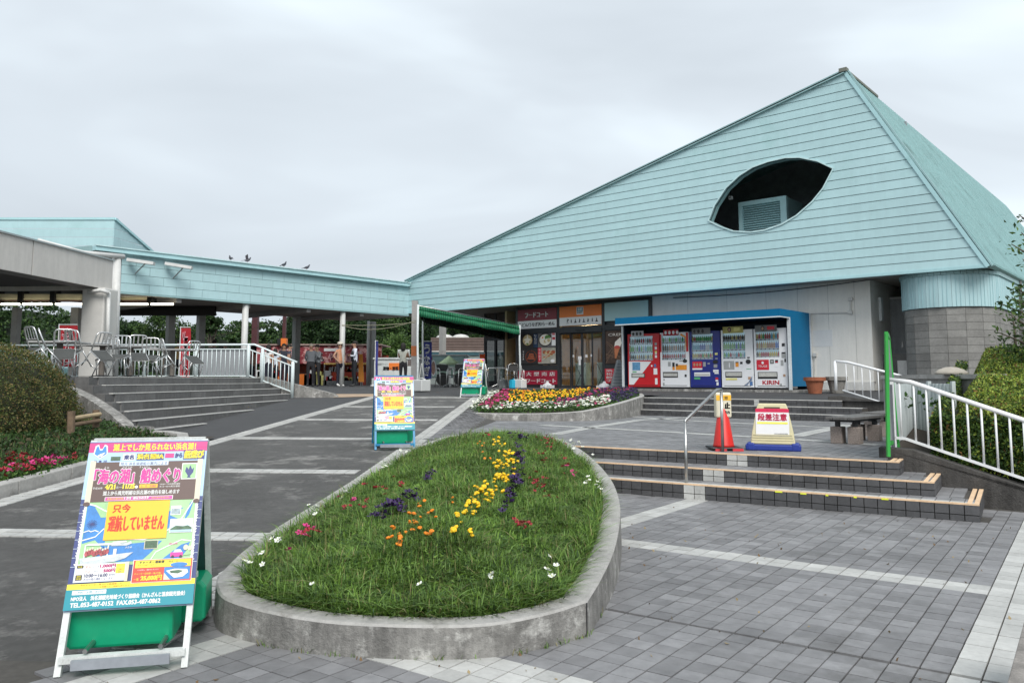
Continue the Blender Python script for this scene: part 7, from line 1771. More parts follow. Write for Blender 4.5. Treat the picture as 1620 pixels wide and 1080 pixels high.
# ================================================================== people
SKIN = M('skin', (.42, .24, .16), rough=.55, var=.08)
def person(loc, rz, label, top, bottom, hair=(.02, .018, .015), shoes=(.03, .03, .03), arms='down', h=1.68, female=False, cap=None, lean=0., sleeves='long', legs=.10, group=None):
    k = h/1.70; t = thing('person', label, 'person', tuple(loc), rz=rz, group=group)
    V = [(0, 0, .94), (0, .01, 1.12), (0, .0, 1.34), (0, .005, 1.46), (0, -.005, 1.53), (0, -.012, 1.60), (0, -.005, 1.66)]
    Rr = [(.155, .11), (.140, .105), (.165, .115), (.055, .055), (.062, .07), (.078, .095), (.062, .078)]
    if female: Rr[0] = (.15, .11); Rr[1] = (.125, .095); Rr[2] = (.145, .10)
    E = [(i, i+1) for i in range(6)]; L_ = ['top', 'top', 'top', 'skin', 'skin', 'skin']; lab = {0: 'bottom', 1: 'top', 2: 'top', 3: 'skin', 4: 'skin', 5: 'skin', 6: 'skin'}
    def add(chain, par, labs):
        for (p, r), l in zip(chain, labs):
            V.append(p); Rr.append((r, r) if not isinstance(r, tuple) else r); E.append((par, len(V)-1)); lab[len(V)-1] = l; par = len(V)-1
        return par
    for s in (-1, 1):
        add([((s*.095, 0, .86), .095), ((s*legs, -.012, .50), .062), ((s*legs, .015, .10), .045), ((s*(legs+.01), -.04, .045), .042), ((s*(legs+.02), -.15, .035), .034)], 0, ['bottom', 'bottom', 'bottom', 'shoe', 'shoe'])
        sl_ = 'top' if sleeves == 'long' else 'skin'
        if arms == 'down': ch = [((s*.165, 0, 1.40), .058), ((s*.215, .02, 1.14), .042), ((s*.225, -.03, .90), .030)]; hd = Vector((s*.228, -.045, .85)); fd = Vector((0, -.03, -1))
        elif arms == 'back': ch = [((s*.165, 0, 1.40), .058), ((s*.225, .09, 1.15), .042), ((s*.08, .16, .98), .030)]; hd = Vector((s*.03, .165, .96)); fd = Vector((-s*.8, .1, -.5))
        elif arms == 'fold': ch = [((s*.165, 0, 1.40), .058), ((s*.225, -.04, 1.15), .044), ((s*.02, -.20, 1.17), .032)]; hd = Vector((-s*.05, -.205, 1.18)); fd = Vector((-s, 0, .1))
        elif arms == 'hips': ch = [((s*.165, 0, 1.40), .058), ((s*.31, .05, 1.18), .042), ((s*.19, -.07, 1.00), .030)]; hd = Vector((s*.165, -.10, .97)); fd = Vector((-s*.4, -.6, -.6))
        elif arms == 'mouth' and s > 0: ch = [((s*.165, 0, 1.40), .058), ((s*.20, -.12, 1.16), .042), ((s*.06, -.20, 1.40), .030)]; hd = Vector((s*.03, -.17, 1.47)); fd = Vector((-.3, .2, .9))
        elif arms == 'phone': ch = [((s*.165, 0, 1.40), .056), ((s*.20, -.10, 1.16), .040), ((s*.09, -.32, 1.24), .028)]; hd = Vector((s*.07, -.37, 1.27)); fd = Vector((-.2*s, -.7, .6))
        else: ch = [((s*.165, 0, 1.40), .058), ((s*.215, .02, 1.14), .042), ((s*.16, -.10, .93), .030)]; hd = Vector((s*.15, -.12, .89)); fd = Vector((0, -.2, -1))
        w = add([(c, r) for c, r in ch], 2, ['top', 'top' if sleeves == 'long' else 'skin', sl_]); palm = add([(tuple(hd), (.034, .022))], w, ['skin'])
        fd = fd.normalized(); sd_ = fd.cross(Vector((0, 1, 0))).normalized() if abs(fd.y) < .9 else Vector((1, 0, 0))
        for q in range(4):
            o = hd + sd_*(-.024+.016*q) + fd*.03; add([(tuple(o), .010), (tuple(o+fd*(.045+.008*(q in (1, 2)))), .0085), (tuple(o+fd*.07+Vector((0, -.012, 0))), .007)], palm, ['skin']*3)
        add([(tuple(hd+sd_*.035+fd*.01), .010), (tuple(hd+sd_*.05+fd*.04), .008)], palm, ['skin']*2)
    me = bpy.data.meshes.new('body'); me.from_pydata([(x, y + lean*max(0, z-.9), z) for x, y, z in V], E, [])
    o = bpy.data.objects.new('body', me); COL.objects.link(o)
    bm = bmesh.new(); bm.from_mesh(me); sk = bm.verts.layers.skin.verify()
    for v, r in zip(bm.verts, Rr): v[sk].radius = r; v[sk].use_root = (v.index == 0)
    bm.to_mesh(me); bm.free()
    md = o.modifiers.new('skin', 'SKIN'); md.use_smooth_shade = True; sb = o.modifiers.new('sub', 'SUBSURF'); sb.levels = 1; sb.render_levels = 1
    dg = bpy.context.evaluated_depsgraph_get(); dg.update(); me2 = bpy.data.meshes.new_from_object(o.evaluated_get(dg)); bpy.data.objects.remove(o)
    mats = [SKIN, M('cloth_%.2f_%.2f_%.2f' % top, top, rough=.85, var=.12, vs=14), M('cloth_%.2f_%.2f_%.2f' % bottom, bottom, rough=.85, var=.12, vs=14), M('shoe_%.2f' % shoes[0], shoes, rough=.6)]
    for m_ in mats: me2.materials.append(m_)
    nv = np.array([v.co[:] for v in me2.vertices]); A = np.array([(x, y + lean*max(0, z-.9), z) for x, y, z in V]); mp_ = {'skin': 0, 'top': 1, 'bottom': 2, 'shoe': 3}
    ea = np.array([e[0] for e in E]); eb = np.array([e[1] for e in E]); pa = A[ea]; ab = A[eb]-pa; l2 = (ab**2).sum(1)+1e-9
    for p in me2.polygons:
        c = nv[list(p.vertices)].mean(0); tt = np.clip(((c-pa)*ab).sum(1)/l2, 0, 1); d = ((pa+ab*tt[:, None]-c)**2).sum(1); i = int(d.argmin()); e_i = E[i]
        lb = lab[e_i[1]] if tt[i] > .25 or e_i[0] == 2 else lab[e_i[0]]
        if e_i == (2, 3): lb = 'top' if c[2] < 1.445 else 'skin'
        if e_i == (0, 1): lb = 'top' if c[2] > .97 else 'bottom'
        p.material_index = mp_[lb]; p.use_smooth = True
    b = bpy.data.objects.new('body', me2); COL.objects.link(b); b.parent = t; b.scale = (k, k, k)
    ly = lean*.75
    m = MB(); n = 14
    prof = [(.086, 1.62), (.094, 1.66), (.085, 1.70), (.055, 1.735), (.01, 1.745)] if not female else [(.075, 1.42), (.098, 1.52), (.10, 1.62), (.095, 1.68), (.06, 1.735), (.01, 1.75)]
    m.lathe(prof, (0, .022+ly, 0), n, sy=1.12); h_ = m.build('hair', M('hair_%.2f' % hair[0], hair, rough=.8, var=.2, vs=40), t, smooth=True); h_.scale = (k, k, k)
    m = MB(); m.prism([(-.012, 1.585), (.012, 1.585), (.006, 1.625), (-.006, 1.625)], lambda x, z, q: Vector((x, -.10+ly-q, z)), 0, .018); m.build('nose', SKIN, t).scale = (k, k, k)
    for s in (-1, 1):
        m = MB(); m.lathe([(.022, 0), (.018, .05)], (s*.082, .0+ly, 1.58), 8, sx=.35); m.build('ear', SKIN, t).scale = (k, k, k)
        m = MB(); m.cbox((s*.032, -.098+ly, 1.615), .020, .01, .009); m.build('eye', MATS['black'], t).scale = (k, k, k)
    m = MB(); m.cbox((0, -.100+ly, 1.562), .045, .01, .008); m.build('mouth', M('lips', (.25, .08, .07), rough=.6), t).scale = (k, k, k)
    if cap:
        m = MB(); m.lathe([(.10, 1.66), (.102, 1.70), (.085, 1.75), (.03, 1.775)], (0, .012, 0), 14, sy=1.1); m.prism([(-.07, -.08), (.07, -.08), (.05, -.17), (-.05, -.17)], lambda x, y, q: Vector((x, y, 1.665+q)), 0, .012); m.build('cap', M('cap_cloth', cap, rough=.8), t).scale = (k, k, k)
    return t
def at_plaza(px, Y, z=None): p = GY(px, 600, Y); return Vector((p.x, p.y, z if z is not None else ZT if Y > 27 else ramp_z(R_.l(p)[1])))
person(at_plaza(491, 32.4), .25, 'older man with white hair in a dark grey jacket, hands behind his back', (.14, .15, .165), (.02, .02, .024), hair=(.40, .36, .30), arms='back')
person(at_plaza(500.5, 32.8), -.35, 'man in a lighter grey jacket holding his hand to his mouth', (.19, .205, .22), (.02, .02, .024), arms='mouth', h=1.66)
person(at_plaza(537, 32.2), 1.0, 'man in an orange shirt and pale cap with white shoes', (.58, .27, .15), (.015, .016, .03), arms='hips', shoes=(.7, .7, .68), cap=(.62, .58, .50), sleeves='short', h=1.72)
pv_ = person(at_plaza(560, 31.8), -1.15, 'man in a white shirt and dark waistcoat with folded arms', (.66, .69, .78), (.014, .015, .02), arms='fold', h=1.76)
m = MB(); m.lathe([(.172, 1.0), (.160, 1.15), (.182, 1.30), (.16, 1.40)], n=16, sy=.74); m.build('waistcoat', M('vest_dark', (.035, .04, .045), rough=.9), pv_, smooth=True)
wm = person(at_plaza(637.5, 30.5), 3.0, 'woman seen from behind in a pale grey top with a shoulder bag', (.34, .35, .31), (.02, .02, .022), female=True, arms='phone', h=1.62, sleeves='short')
m = MB(); m.box(-.36, -.20, -.06, .12, .78, 1.0); m.tube([(-.28, .02, 1.0), (-.22, .0, 1.2), (-.14, .0, 1.40)], .012, 6); m.build('bag', M('bag_taupe', (.16, .13, .12), rough=.7), wm)
CR = [(337, 31.5, .4, (.05, .06, .09), 'man in dark blue facing the terrace, leftmost behind the railing', 'down', False, 1.78), (349, 30.8, 1.1, (.30, .26, .24), 'bent figure in a beige top behind the grey infill board', 'front', True, 1.60), (355, 33.5, -.5, (.20, .07, .06), 'man in a reddish top behind the grey infill board', 'down', False, 1.72),
      (384, 30.5, .8, (.42, .37, .30), 'person in a cream patterned top at the corner post of the railing', 'front', True, 1.62), (398, 33, 2.6, (.35, .10, .06), 'person in a rust coloured top behind the sloping rail', 'down', False, 1.55), (424, 29.5, 2.9, (.65, .66, .66), 'woman in a white patterned top behind the railing balusters', 'front', True, 1.52),
      (434, 30.2, -2.6, (.50, .55, .62), 'small person in a pale blue top behind the sloping rail', 'down', True, 1.40), (448, 31, .3, (.03, .035, .05), 'person in dark clothes near the foot of the railing', 'down', False, 1.62), (457, 30.5, 1.8, (.045, .05, .08), 'dark dressed person beside the end post of the railing', 'front', False, 1.58), (281, 33, .2, (.5, .3, .1), 'person in an orange cap far behind the terrace chairs', 'down', False, 1.85)]
for px, Y, rz, c, lb, ar, fm_, h in CR: person(at_plaza(px, Y), rz, lb, c, (.02, .022, .035), arms=ar, female=fm_, h=h, sleeves='short', group='visitors behind the white railing')

# ================================================================== awning
aw = thing('awning', 'dark green fabric awning on white poles beside the food court entrance', 'awning', (-1, 28, 1.2), world=True)
NL, NR_, FR_, FL_ = [Vector(v) for v in ((-2.97, 25.3, 0), (.28, 29.3, 0), (-.22, 33.2, 0), (-3.15, 28.4, 0))]
NL.z = 1.5+118/1270*25.3; NR_.z = 1.5+86/1270*29.3; FL_.z = 1.5+100/1270*28.4+.12; FR_.z = NR_.z
cloth = M('awning_green', (.010, .155, .068), rough=.6, var=.12, vs=3); cloth_shaded = M('awning_shaded', (.012, .022, .016), rough=.8, var=.1)  # darker copy of the green, shade painted into the rear and side valances
def valance(a, b, hgt, n, mat, nm):
    m = MB(); d = (b-a); nr = Vector((d.y, -d.x, 0)).normalized(); rows = []
    for i in range(n+1):
        t = i/n; p = a+d*t; sag = .05*math.sin(math.pi*t); rows.append([p + nr*.004*math.sin(i*.5) - Vector((0, 0, sag*.6)), p + nr*(.02*math.sin(i*.37+1)+.012*math.sin(i*.83)+.01) - Vector((0, 0, hgt*.5)), p + nr*(.03*math.sin(i*.31)) - Vector((0, 0, hgt+.012*math.sin(i*.45)))])
    for a_, b_ in zip(rows, rows[1:]):
        for j in range(2): m.poly([a_[j], b_[j], b_[j+1], a_[j+1]])
    o = m.build(nm, mat, aw, smooth=True, normals=False); s_ = o.modifiers.new('t', 'SOLIDIFY'); s_.thickness = .006; return o
valance(NL, NR_, .36, 48, cloth, 'valance'); valance(FL_, FR_, .36, 20, cloth_shaded, 'valance'); valance(NL, FL_, .36, 10, cloth_shaded, 'valance'); valance(NR_, FR_, .36, 10, cloth_shaded, 'valance')
m = MB(); n = 16
for i in range(n):
    for j in range(6):
        f = lambda a, b: (NL.lerp(NR_, a)).lerp(FL_.lerp(FR_, a), b) - Vector((0, 0, .03*math.sin(math.pi*a)-.10*math.sin(math.pi*b)+.012))
        m.poly([f(i/n, j/6), f((i+1)/n, j/6), f((i+1)/n, (j+1)/6), f(i/n, (j+1)/6)])
o = m.build('roof_cloth', cloth, aw, smooth=True, normals=False); s_ = o.modifiers.new('t', 'SOLIDIFY'); s_.thickness = .006
polem = M('pole_white', (.62, .66, .66), rough=.5, var=.15, vs=10)
for p, z0 in ((NL, 1.14), (NR_, ZT-.03), (FL_, ZT), (FR_, ZT)):
    m = MB(); m.tube([(p.x, p.y, z0), (p.x+.012, p.y, z0+.9), (p.x-.01, p.y, z0+1.7), (p.x, p.y, p.z)], .035, 8); m.build('pole', polem, aw, smooth=True)
for a, b in ((NL, NR_), (NL, FL_), (NR_, FR_), (FL_, FR_)): m = MB(); m.tube([a-Vector((0, 0, .03)), b-Vector((0, 0, .03))], .02, 6); m.build('frame_tube', MATS['steel'], aw, smooth=True)
# weights and cans
def can(loc, w, d, h, col, label, rz=B.a, strings=False):
    t = thing('water_can', label, 'water can', tuple(loc), rz=rz); cm = M('can_%.2f_%.2f' % (col[0], col[2]), col, rough=.45, var=.08)
    m = MB(); m.box(-w/2, w/2, -d/2, d/2, 0, h*.86); m.build('body', cm, t, bevel=.03); m = MB(); m.tube([(-w*.25, 0, h*.84), (-w*.2, 0, h*.97), (w*.15, 0, h*.97), (w*.2, 0, h*.84)], .018, 6); m.build('handle', cm, t, smooth=True)
    m = MB(); m.lathe([(.03, h*.86), (.03, h*.92)], (w*.33, 0, 0), 10); m.build('cap', wht, t)
    if strings:
        m = MB()
        for a in range(4): m.tube([(w*.3*math.cos(a*1.57), d*.3*math.sin(a*1.57), h*.8), (.02*math.cos(a), 0, h+.45)], .006, 4)
        m.build('tie_cords', rope_m, t, kind='stuff')
rope_m = M('cord_white', (.6, .6, .58), rough=.8)
can(Vector((NL.x+.14, NL.y-.02, 1.13)), .42, .40, .42, (.52, .53, .52), 'large pale square water can at the foot of the near awning pole', strings=True)
can(Vector((NR_.x+.04, NR_.y-.1, ZT-.04)), .33, .30, .38, (.66, .66, .64), 'white water can tied to the right awning pole', strings=True)
can(Vector((NR_.x-.23, NR_.y-.05, ZT-.04)), .17, .3, .36, (.02, .42, .62), 'bright blue water can next to the white one')
can(Vector((NR_.x-.62, NR_.y+.3, ZT-.04)), .36, .25, .36, (.27, .28, .28), 'grey water can behind the round backed metal chair')
for px, D_, w, lb in ((866, DW-.35, .5, 'white plastic flag base below the crimson shop sign'), (956, DW-.45, .55, 'white plastic flag base left of the grey standing board')):
    P = BD(px, 611, D_); t = thing('flag_base', lb, 'weight', tuple((P.x, P.y, 1.175)), rz=B.a); m = MB(); m.lathe([(w*.44, 0), (w*.46, .06), (w*.36, .14), (w*.12, .20), (w*.10, .26)], n=8, sy=.7); m.box(-w*.46, -w*.2, -.14, .14, 0, .11); m.box(w*.2, w*.46, -.14, .14, 0, .11); m.build('tank', M('base_white', (.70, .71, .72), rough=.45), t)
P = BD(979, 613, DW-.55); t = thing('sandwich_board', 'grey plastic standing board seen from its ribbed side, left of the red machine', 'sign', (P.x, P.y, 1.18), rz=B.a-.9)
gp = M('board_plastic', (.30, .33, .35), rough=.5, var=.06)
for s in (-1, 1): m = MB(); m.prism([(-.02*s, 1.0), (.05*s, 1.0), (.30*s, 0), (.20*s, 0)], lambda x, z, h: Vector((h, x, z)), -.26, .26); m.build('side_panel', gp, t, bevel=.01)
for k in range(8): m = MB(); z = .08+.11*k; y = .30-.25*z; m.box(.262, .27, -y+.02, y-.02, z, z+.012); m.build('groove', M('groove_dark', (.08, .09, .10)), t)
m = MB(); m.prism([(-.28, .02), (.28, .02), (.04, .98), (-.04, .98)], lambda x, z, h: Vector((h, x, z)), -.255, .255); m.build('core', gp, t)

# ================================================================== banners, stall, carts
def flagpole(px, py0, py1, wpx, Y, col, label, txt=None, tc=None, rz=0.):
    P = at_plaza(px, Y); t = thing('banner_flag', label, 'banner', tuple(P), rz=rz); zt_ = GY(px, py0, Y).z-P.z; zb_ = GY(px, py1, Y).z-P.z; w = wpx*Y/1270
    m = MB(); m.tube([(-w/2-.02, 0, 0), (-w/2-.02, 0, zt_+.05)], .015, 6); m.tube([(-w/2-.02, 0, zt_+.03), (w/2, 0, zt_+.03)], .01, 5); m.build('pole', MATS['white_paint'], t)
    m = MB(); n = 8
    for i in range(n): z0 = zb_+(zt_-zb_)*i/n; z1 = zb_+(zt_-zb_)*(i+1)/n; y0, y1 = .03*math.sin(i*1.3), .03*math.sin((i+1)*1.3); m.hexa([Vector(v) for v in ((-w/2, y0, z0), (w/2, y0+.02, z0), (w/2, y0+.026, z0), (-w/2, y0+.006, z0), (-w/2, y1, z1), (w/2, y1+.02, z1), (w/2, y1+.026, z1), (-w/2, y1+.006, z1))])
    m.build('cloth', col, t)
    if txt:
        s = Sheet(lambda x, y, l: Vector((-w/2+x*w, -.05-l, zb_+y*(zt_-zb_))), .002); n = len(txt)
        for i, c in enumerate(txt): s.text(c, .2, .97-(i+1)*.9/n, .8, .97-i*.9/n-.05, 0, 1, bold=.02)
        s.build('lettering', [tc or wht], t)
    m = MB(); m.lathe([(.20, 0), (.20, .05), (.05, .10)], (-w/2, 0, 0), 12); m.build('foot', MATS['white_paint'], t)
navy = M('banner_navy', (.03, .04, .20), rough=.8, var=.1); bred = M('banner_red', (.42, .02, .03), rough=.8, var=.1); pinkc = M('banner_pink', (.85, .45, .50), rough=.8)
flagpole(675.5, 541, 599, 14, 29., navy, 'navy banner with white lettering うなぎ beside the awning pole', 'うなぎ')
flagpole(595.5, 540, 601, 3.5, 33, navy, 'navy banner seen almost edge on beside the grey double post')
flagpole(104, 515, 580, 28, 24., bred, 'red banner behind the slatted chair on the left of the terrace', '海老', pinkc)
flagpole(291, 519, 600, 15, 26., bred, 'red banner with a pale emblem behind the right end of the terrace', '海', pinkc)
flagpole(763, 560, 584, 8, 31.5, M('banner_fire', (.80, .12, .03), rough=.8, var=.5, vs=9), 'small red and yellow banner at the edge of the shaded windows')
YS = 40.
def X2(px, Y=YS): return GY(px, 600, Y).x
def Z2(py, Y=YS): return GY(800, py, Y).z
sl_ = thing('food_stall', 'long festival stall with a maroon and pink printed banner and red counter', 'stall', (X2(520), YS, ZT), world=True)
m = MB(); m.box(X2(395), X2(603), YS, YS+.05, Z2(575), Z2(547)); m.build('banner', M('stall_maroon', (.24, .03, .04), rough=.8, col2=(.62, .34, .32), c2s=2.6, c2lo=.5, c2hi=.54, var=.15), sl_)
s = Sheet(lambda x, y, l: Vector((X2(395)+x*(X2(603)-X2(395)), YS-.01-l, Z2(575)+y*(Z2(547)-Z2(575)))), .006)
s.rect(.26, .35, .34, .8, 1, 1); s.rect(.267, .4, .333, .76, 0, 2); s.text('名物', .275, .45, .325, .71, 1, 3); s.text('えびせん', .42, .12, .56, .62, 1, 1, bold=.006); s.text('やきそば', .60, .15, .78, .62, 2, 1, bold=.006); s.rect(.56, .70, .70, .86, 1, 1); s.rect(.12, .3, .2, .7, 3, 1); s.text('焼', .21, .25, .26, .75, 1, 1, bold=.004); s.build('banner_print', [bred, wht, pinkc, orange], sl_)
m = MB(); m.box(X2(395), X2(603), YS-.1, YS+3, Z2(546), Z2(546)+.06); m.build('roof', M('stall_roof', (.42, .30, .26), var=.2), sl_)
m = MB()
for k in range(28): u = X2(512)+k*.078; m.prism([(0, 0), (.078, 0), (.06, -.08), (.018, -.08)], lambda x, z, h: Vector((u+x, YS-.03+h, Z2(574)+z)), 0, .01)
m.build('scallop_trim', M('trim_yellow', (.75, .50, .15), rough=.8), sl_, kind='stuff')
for a, b, lb in ((470, 513, 'counter'), (514, 572, 'counter')): m = MB(); m.box(X2(a), X2(b), YS+.3, YS+1.2, ZT, Z2(590 if a < 500 else 588)); m.build('counter', M('counter_red', (.42, .05, .02), rough=.6, var=.2) if a > 500 else M('counter_dark', (.03, .02, .02)), sl_)
m = MB(); m.box(X2(395), X2(603), YS+2.2, YS+2.3, ZT, Z2(560)); m.build('back_sheet', M('stall_back', (.30, .05, .02), var=.4, vs=3), sl_)
m = MB(); m.box(X2(518), X2(566), YS-.2, YS+.25, ZT, Z2(602)); m.build('step_shelf', M('shelf_gray', (.20, .20, .20)), sl_)
goodm = [wht, orange, bred, stk_y, M('good_tan', (.45, .30, .15)), MATS['vm_gray']]
m = MB()
for k in range(40):
    x = X2(random.uniform(516, 570)); z = random.choice([Z2(588), Z2(602)]); w = random.uniform(.08, .2); m.box(x, x+w, YS-.15+(.5 if z > Z2(595) else 0), YS+(.6 if z > Z2(595) else .1), z, z+random.uniform(.08, .3), mi=random.randrange(6))
for k in range(34): x = X2(random.uniform(400, 512)); w = random.uniform(.12, .35); m.box(x, x+w, YS+.1, YS+.5, ZT, ZT+random.uniform(.2, .75), mi=random.randrange(6))
m.build('goods', goodm, sl_, kind='stuff')
for px in (396, 450, 512, 572, 602): m = MB(); m.tube([(X2(px), YS+.1, ZT), (X2(px), YS+.1, Z2(547))], .03, 6); m.build('post', MATS['steel'], sl_)
t = thing('banner_flag', 'orange cloth banner hanging beside the man in the waistcoat', 'banner', (X2(571, 36), 36, ZT), world=True)
m = MB(); m.prism([(X2(567, 36), Z2(604, 36)), (X2(576, 36), Z2(604, 36)), (X2(573, 36), Z2(560, 36)), (X2(567, 36), Z2(560, 36))], lambda x, z, h: Vector((x, 36+h, z)), 0, .02); m.build('cloth', M('cloth_orange', (.65, .25, .04), rough=.8), t); MB().tube([(X2(570, 36), 36.02, ZT), (X2(570, 36), 36.02, Z2(555, 36))], .015, 5).build('pole', MATS['steel'], t)
# white cart
YC = 34.5
ct = thing('food_cart', 'white box shaped vending cart with an orange panel and black lettering', 'cart', (X2(620, YC), YC, ZT), world=True); wc = M('cart_white', (.58, .61, .60), rough=.5, var=.06, streak=.08)
xs_ = [X2(p, YC) for p in (591.5, 604, 622, 640, 662)]
m = MB(); m.box(xs_[0], xs_[-1], YC, YC+2, ZT+.12, Z2(568, YC)); m.build('body', wc, ct)
m = MB(); m.box(xs_[0]-.05, xs_[-1]+.05, YC-.06, YC+2.1, Z2(568, YC)+.003, Z2(565.5, YC)); m.build('roof', wc, ct)
for a, b in zip(xs_, xs_[1:]): m = MB(); m.box(a+.02, b-.02, YC-.02, YC, ZT+.2, Z2(581, YC)); m.build('door_panel', wc, ct)
m = MB(); m.box(X2(615, YC), X2(632, YC), YC-.03, YC-.003, Z2(585, YC), Z2(574, YC)); m.build('orange_panel', orange, ct)
s = Sheet(lambda x, y, l: Vector((X2(595, YC)+x*(X2(632, YC)-X2(595, YC)), YC-.035-l, Z2(587, YC)+y*(Z2(573, YC)-Z2(587, YC)))), .004); s.text('自動販売コーナー', .05, .70, .5, .92, 0, 1); s.text('薬物・野菜', .30, .1, .95, .52, 0, 1, bold=.01); s.build('lettering', [ink], ct)
m = MB(); m.box(X2(591, YC), X2(602, YC), YC-.5, YC-.05, ZT, Z2(598, YC)); m.build('side_box', wc, ct, bevel=.03)
for px in (598, 630, 655): m = MB(); m.tube([(X2(px, YC), YC+.1, ZT+.16), (X2(px, YC), YC+.3, ZT+.16)], .16, 12); m.build('wheel', MATS['black'], ct)
m = MB(); a, b = X2(626, YC), X2(645, YC); m.box(a, a+.06, YC+.5, YC+.6, Z2(566, YC), Z2(552, YC)); m.box(b-.06, b, YC+.5, YC+.6, Z2(566, YC), Z2(552, YC)); m.box(a+.06, b-.06, YC+.5, YC+.58, Z2(555, YC), Z2(552, YC)); m.box(a+.3, b-.2, YC+.53, YC+.57, Z2(566, YC), Z2(555, YC)); m.build('roof_rack', wc, ct)
YT = 37.
tt = thing('food_truck', 'pale teal snack truck with round pictures and a white roof behind the navy banner', 'truck', (X2(690, YT), YT, ZT), world=True)
m = MB(); m.box(X2(648, YT), X2(737, YT), YT, YT+2.2, ZT+.35, Z2(563, YT)); m.build('body', M('truck_teal', (.38, .56, .55), rough=.4), tt, bevel=.06)
m = MB(); m.box(X2(646, YT), X2(739, YT), YT-.05, YT+2.3, Z2(563, YT)+.002, Z2(560.5, YT)); m.build('roof', wc, tt)
s = Sheet(lambda x, y, l: Vector((X2(648, YT)+x*(X2(737, YT)-X2(648, YT)), YT-.01-l, ZT+.35+y*(Z2(563, YT)-ZT-.35))), .004)
for cx_ in (.07, .20, .42): s.ell(cx_, .45, .045, .38, 0, 1); s.ell(cx_, .45, .035, .30, 1, 2)
s.rect(.47, .1, .95, .8, 2, 1); s.rect(0, .82, .4, .95, 3, 1); s.rect(.02, .05, .35, .16, 4, 1); s.build('print', [wht, M('pic_brown', (.40, .25, .2), var=.5, vs=9), M('truck_green', (.42, .60, .50)), bred, orange], tt)
for px in (660, 700, 728): m = MB(); m.tube([(X2(px, YT), YT-.02, ZT+.3), (X2(px, YT), YT+.2, ZT+.3)], .3, 16); m.build('wheel', MATS['black'], tt)
# far building with slatted roof
YB = 48.
fb2 = thing('building', 'low building with a brown slatted roof band beyond the awning', 'building', (X2(725, YB), YB, ZT), world=True)
m = MB(); m.box(X2(678, YB), X2(830, YB), YB, YB+6, ZT, Z2(562, YB)); m.build('wall', M('fb_wall', (.20, .23, .22), var=.2), fb2)
zb_, ztp = Z2(555, YB), Z2(533.5, YB); n = 9
m = MB(); m.box(X2(681, YB), X2(830, YB), YB+.1, YB+5, zb_, ztp); m.build('roof_core', M('fb_core', (.06, .045, .04)), fb2)
for k in range(n): m = MB(); h = (ztp-zb_)/n; m.box(X2(681, YB), X2(830, YB), YB-.02+.0*k, YB+.1, zb_+k*h, zb_+k*h+h*.62); m.build('roof_slat', M('fb_slat', (.20, .145, .125), rough=.7, var=.15), fb2)
m = MB(); m.box(X2(680, YB), X2(830, YB), YB-.1, YB+.1, Z2(556.5, YB), zb_-.002); m.build('white_trim', MATS['offwhite'], fb2)
m = MB(); m.box(X2(680, YB), X2(830, YB), YB-.06, YB, Z2(562, YB), Z2(556.6, YB)); m.build('fascia', M('fb_teal', (.035, .10, .12)), fb2)
for a, b in ((690, 712), (714, 740), (742, 768)): m = MB(); m.box(X2(a, YB), X2(b, YB), YB-.03, YB-.003, Z2(580, YB), Z2(564.5, YB)); w_ = m.build('window', M('fb_window', (.22, .27, .25), rough=.2), fb2)
for px, lb in ((697, 'left'), (724, 'right')): m = MB(); m.lathe([(.55, 0), (.5, .16), (.3, .26), (.05, .3)], (X2(px, YB-.5), YB+2, ztp), 12); m.build('roof_vent', MATS['offwhite'], fb2)
# parasol and aluminium armchairs
up_ = thing('parasol', 'pale green parasol over a round metal table', 'parasol', tuple(at_plaza(710, 31)))
zt_ = GY(710, 562, 31).z - ZT; m = MB(); n = 8; r_ = 16*31/1270
for k in range(n):
    a, b = 2*math.pi*k/n, 2*math.pi*(k+1)/n; m.poly([(0, 0, zt_), (r_*math.cos(a), r_*math.sin(a), zt_-.30), (r_*math.cos(b), r_*math.sin(b), zt_-.30)])
    m.poly([(r_*math.cos(a), r_*math.sin(a), zt_-.30), (r_*math.cos(b), r_*math.sin(b), zt_-.30), (r_*.99*math.cos(b), r_*.99*math.sin(b), zt_-.36), (r_*.99*math.cos(a), r_*.99*math.sin(a), zt_-.36)])
m.build('canopy', M('parasol_green', (.36, .46, .28), rough=.8), up_); MB().tube([(0, 0, 0), (0, 0, zt_)], .018, 8).build('pole', MATS['steel'], up_); m = MB(); m.lathe([(.2, 0), (.2, .06), (.04, .1)], n=14); m.build('base', MATS['dark_frame'], up_)
def armchair(px, Y, rz, label, z=None, first=[None]):
    if first[0] is None:
        t = thing('armchair', label, 'chair', (0, 0, 0), group='aluminium armchairs by the awning')
        for s in (-1, 1):
            m = MB(); m.tube([(s*.27, -.25, 0), (s*.27, -.20, .62), (s*.27, -.12, .67), (s*.27, .12, .67), (s*.26, .20, .60)], .014, 8); m.build('arm_leg', alu, t, smooth=True)
            m = MB(); m.tube([(s*.25, .28, 0), (s*.24, .16, .45), (s*.22, .24, .80), (s*.15, .255, .84), (0, .26, .85)], .013, 8); m.build('back_leg', alu, t, smooth=True)
        m = MB(); m.box(-.24, .24, -.22, .20, .43, .455); m.build('seat', M('weave_dark', (.05, .05, .05), rough=.7, var=.3, vs=60), t)
        m = MB(); m.box(-.23, .23, .205, .225, .58, .82); m.build('backrest', MATS['weave_dark'], t); first[0] = t; o = t
    else: o = copy_tree(first[0]); o['label'] = label
    P = at_plaza(px, Y); o.location = (P.x, P.y, z or P.z); o.rotation_euler = (0, 0, rz)
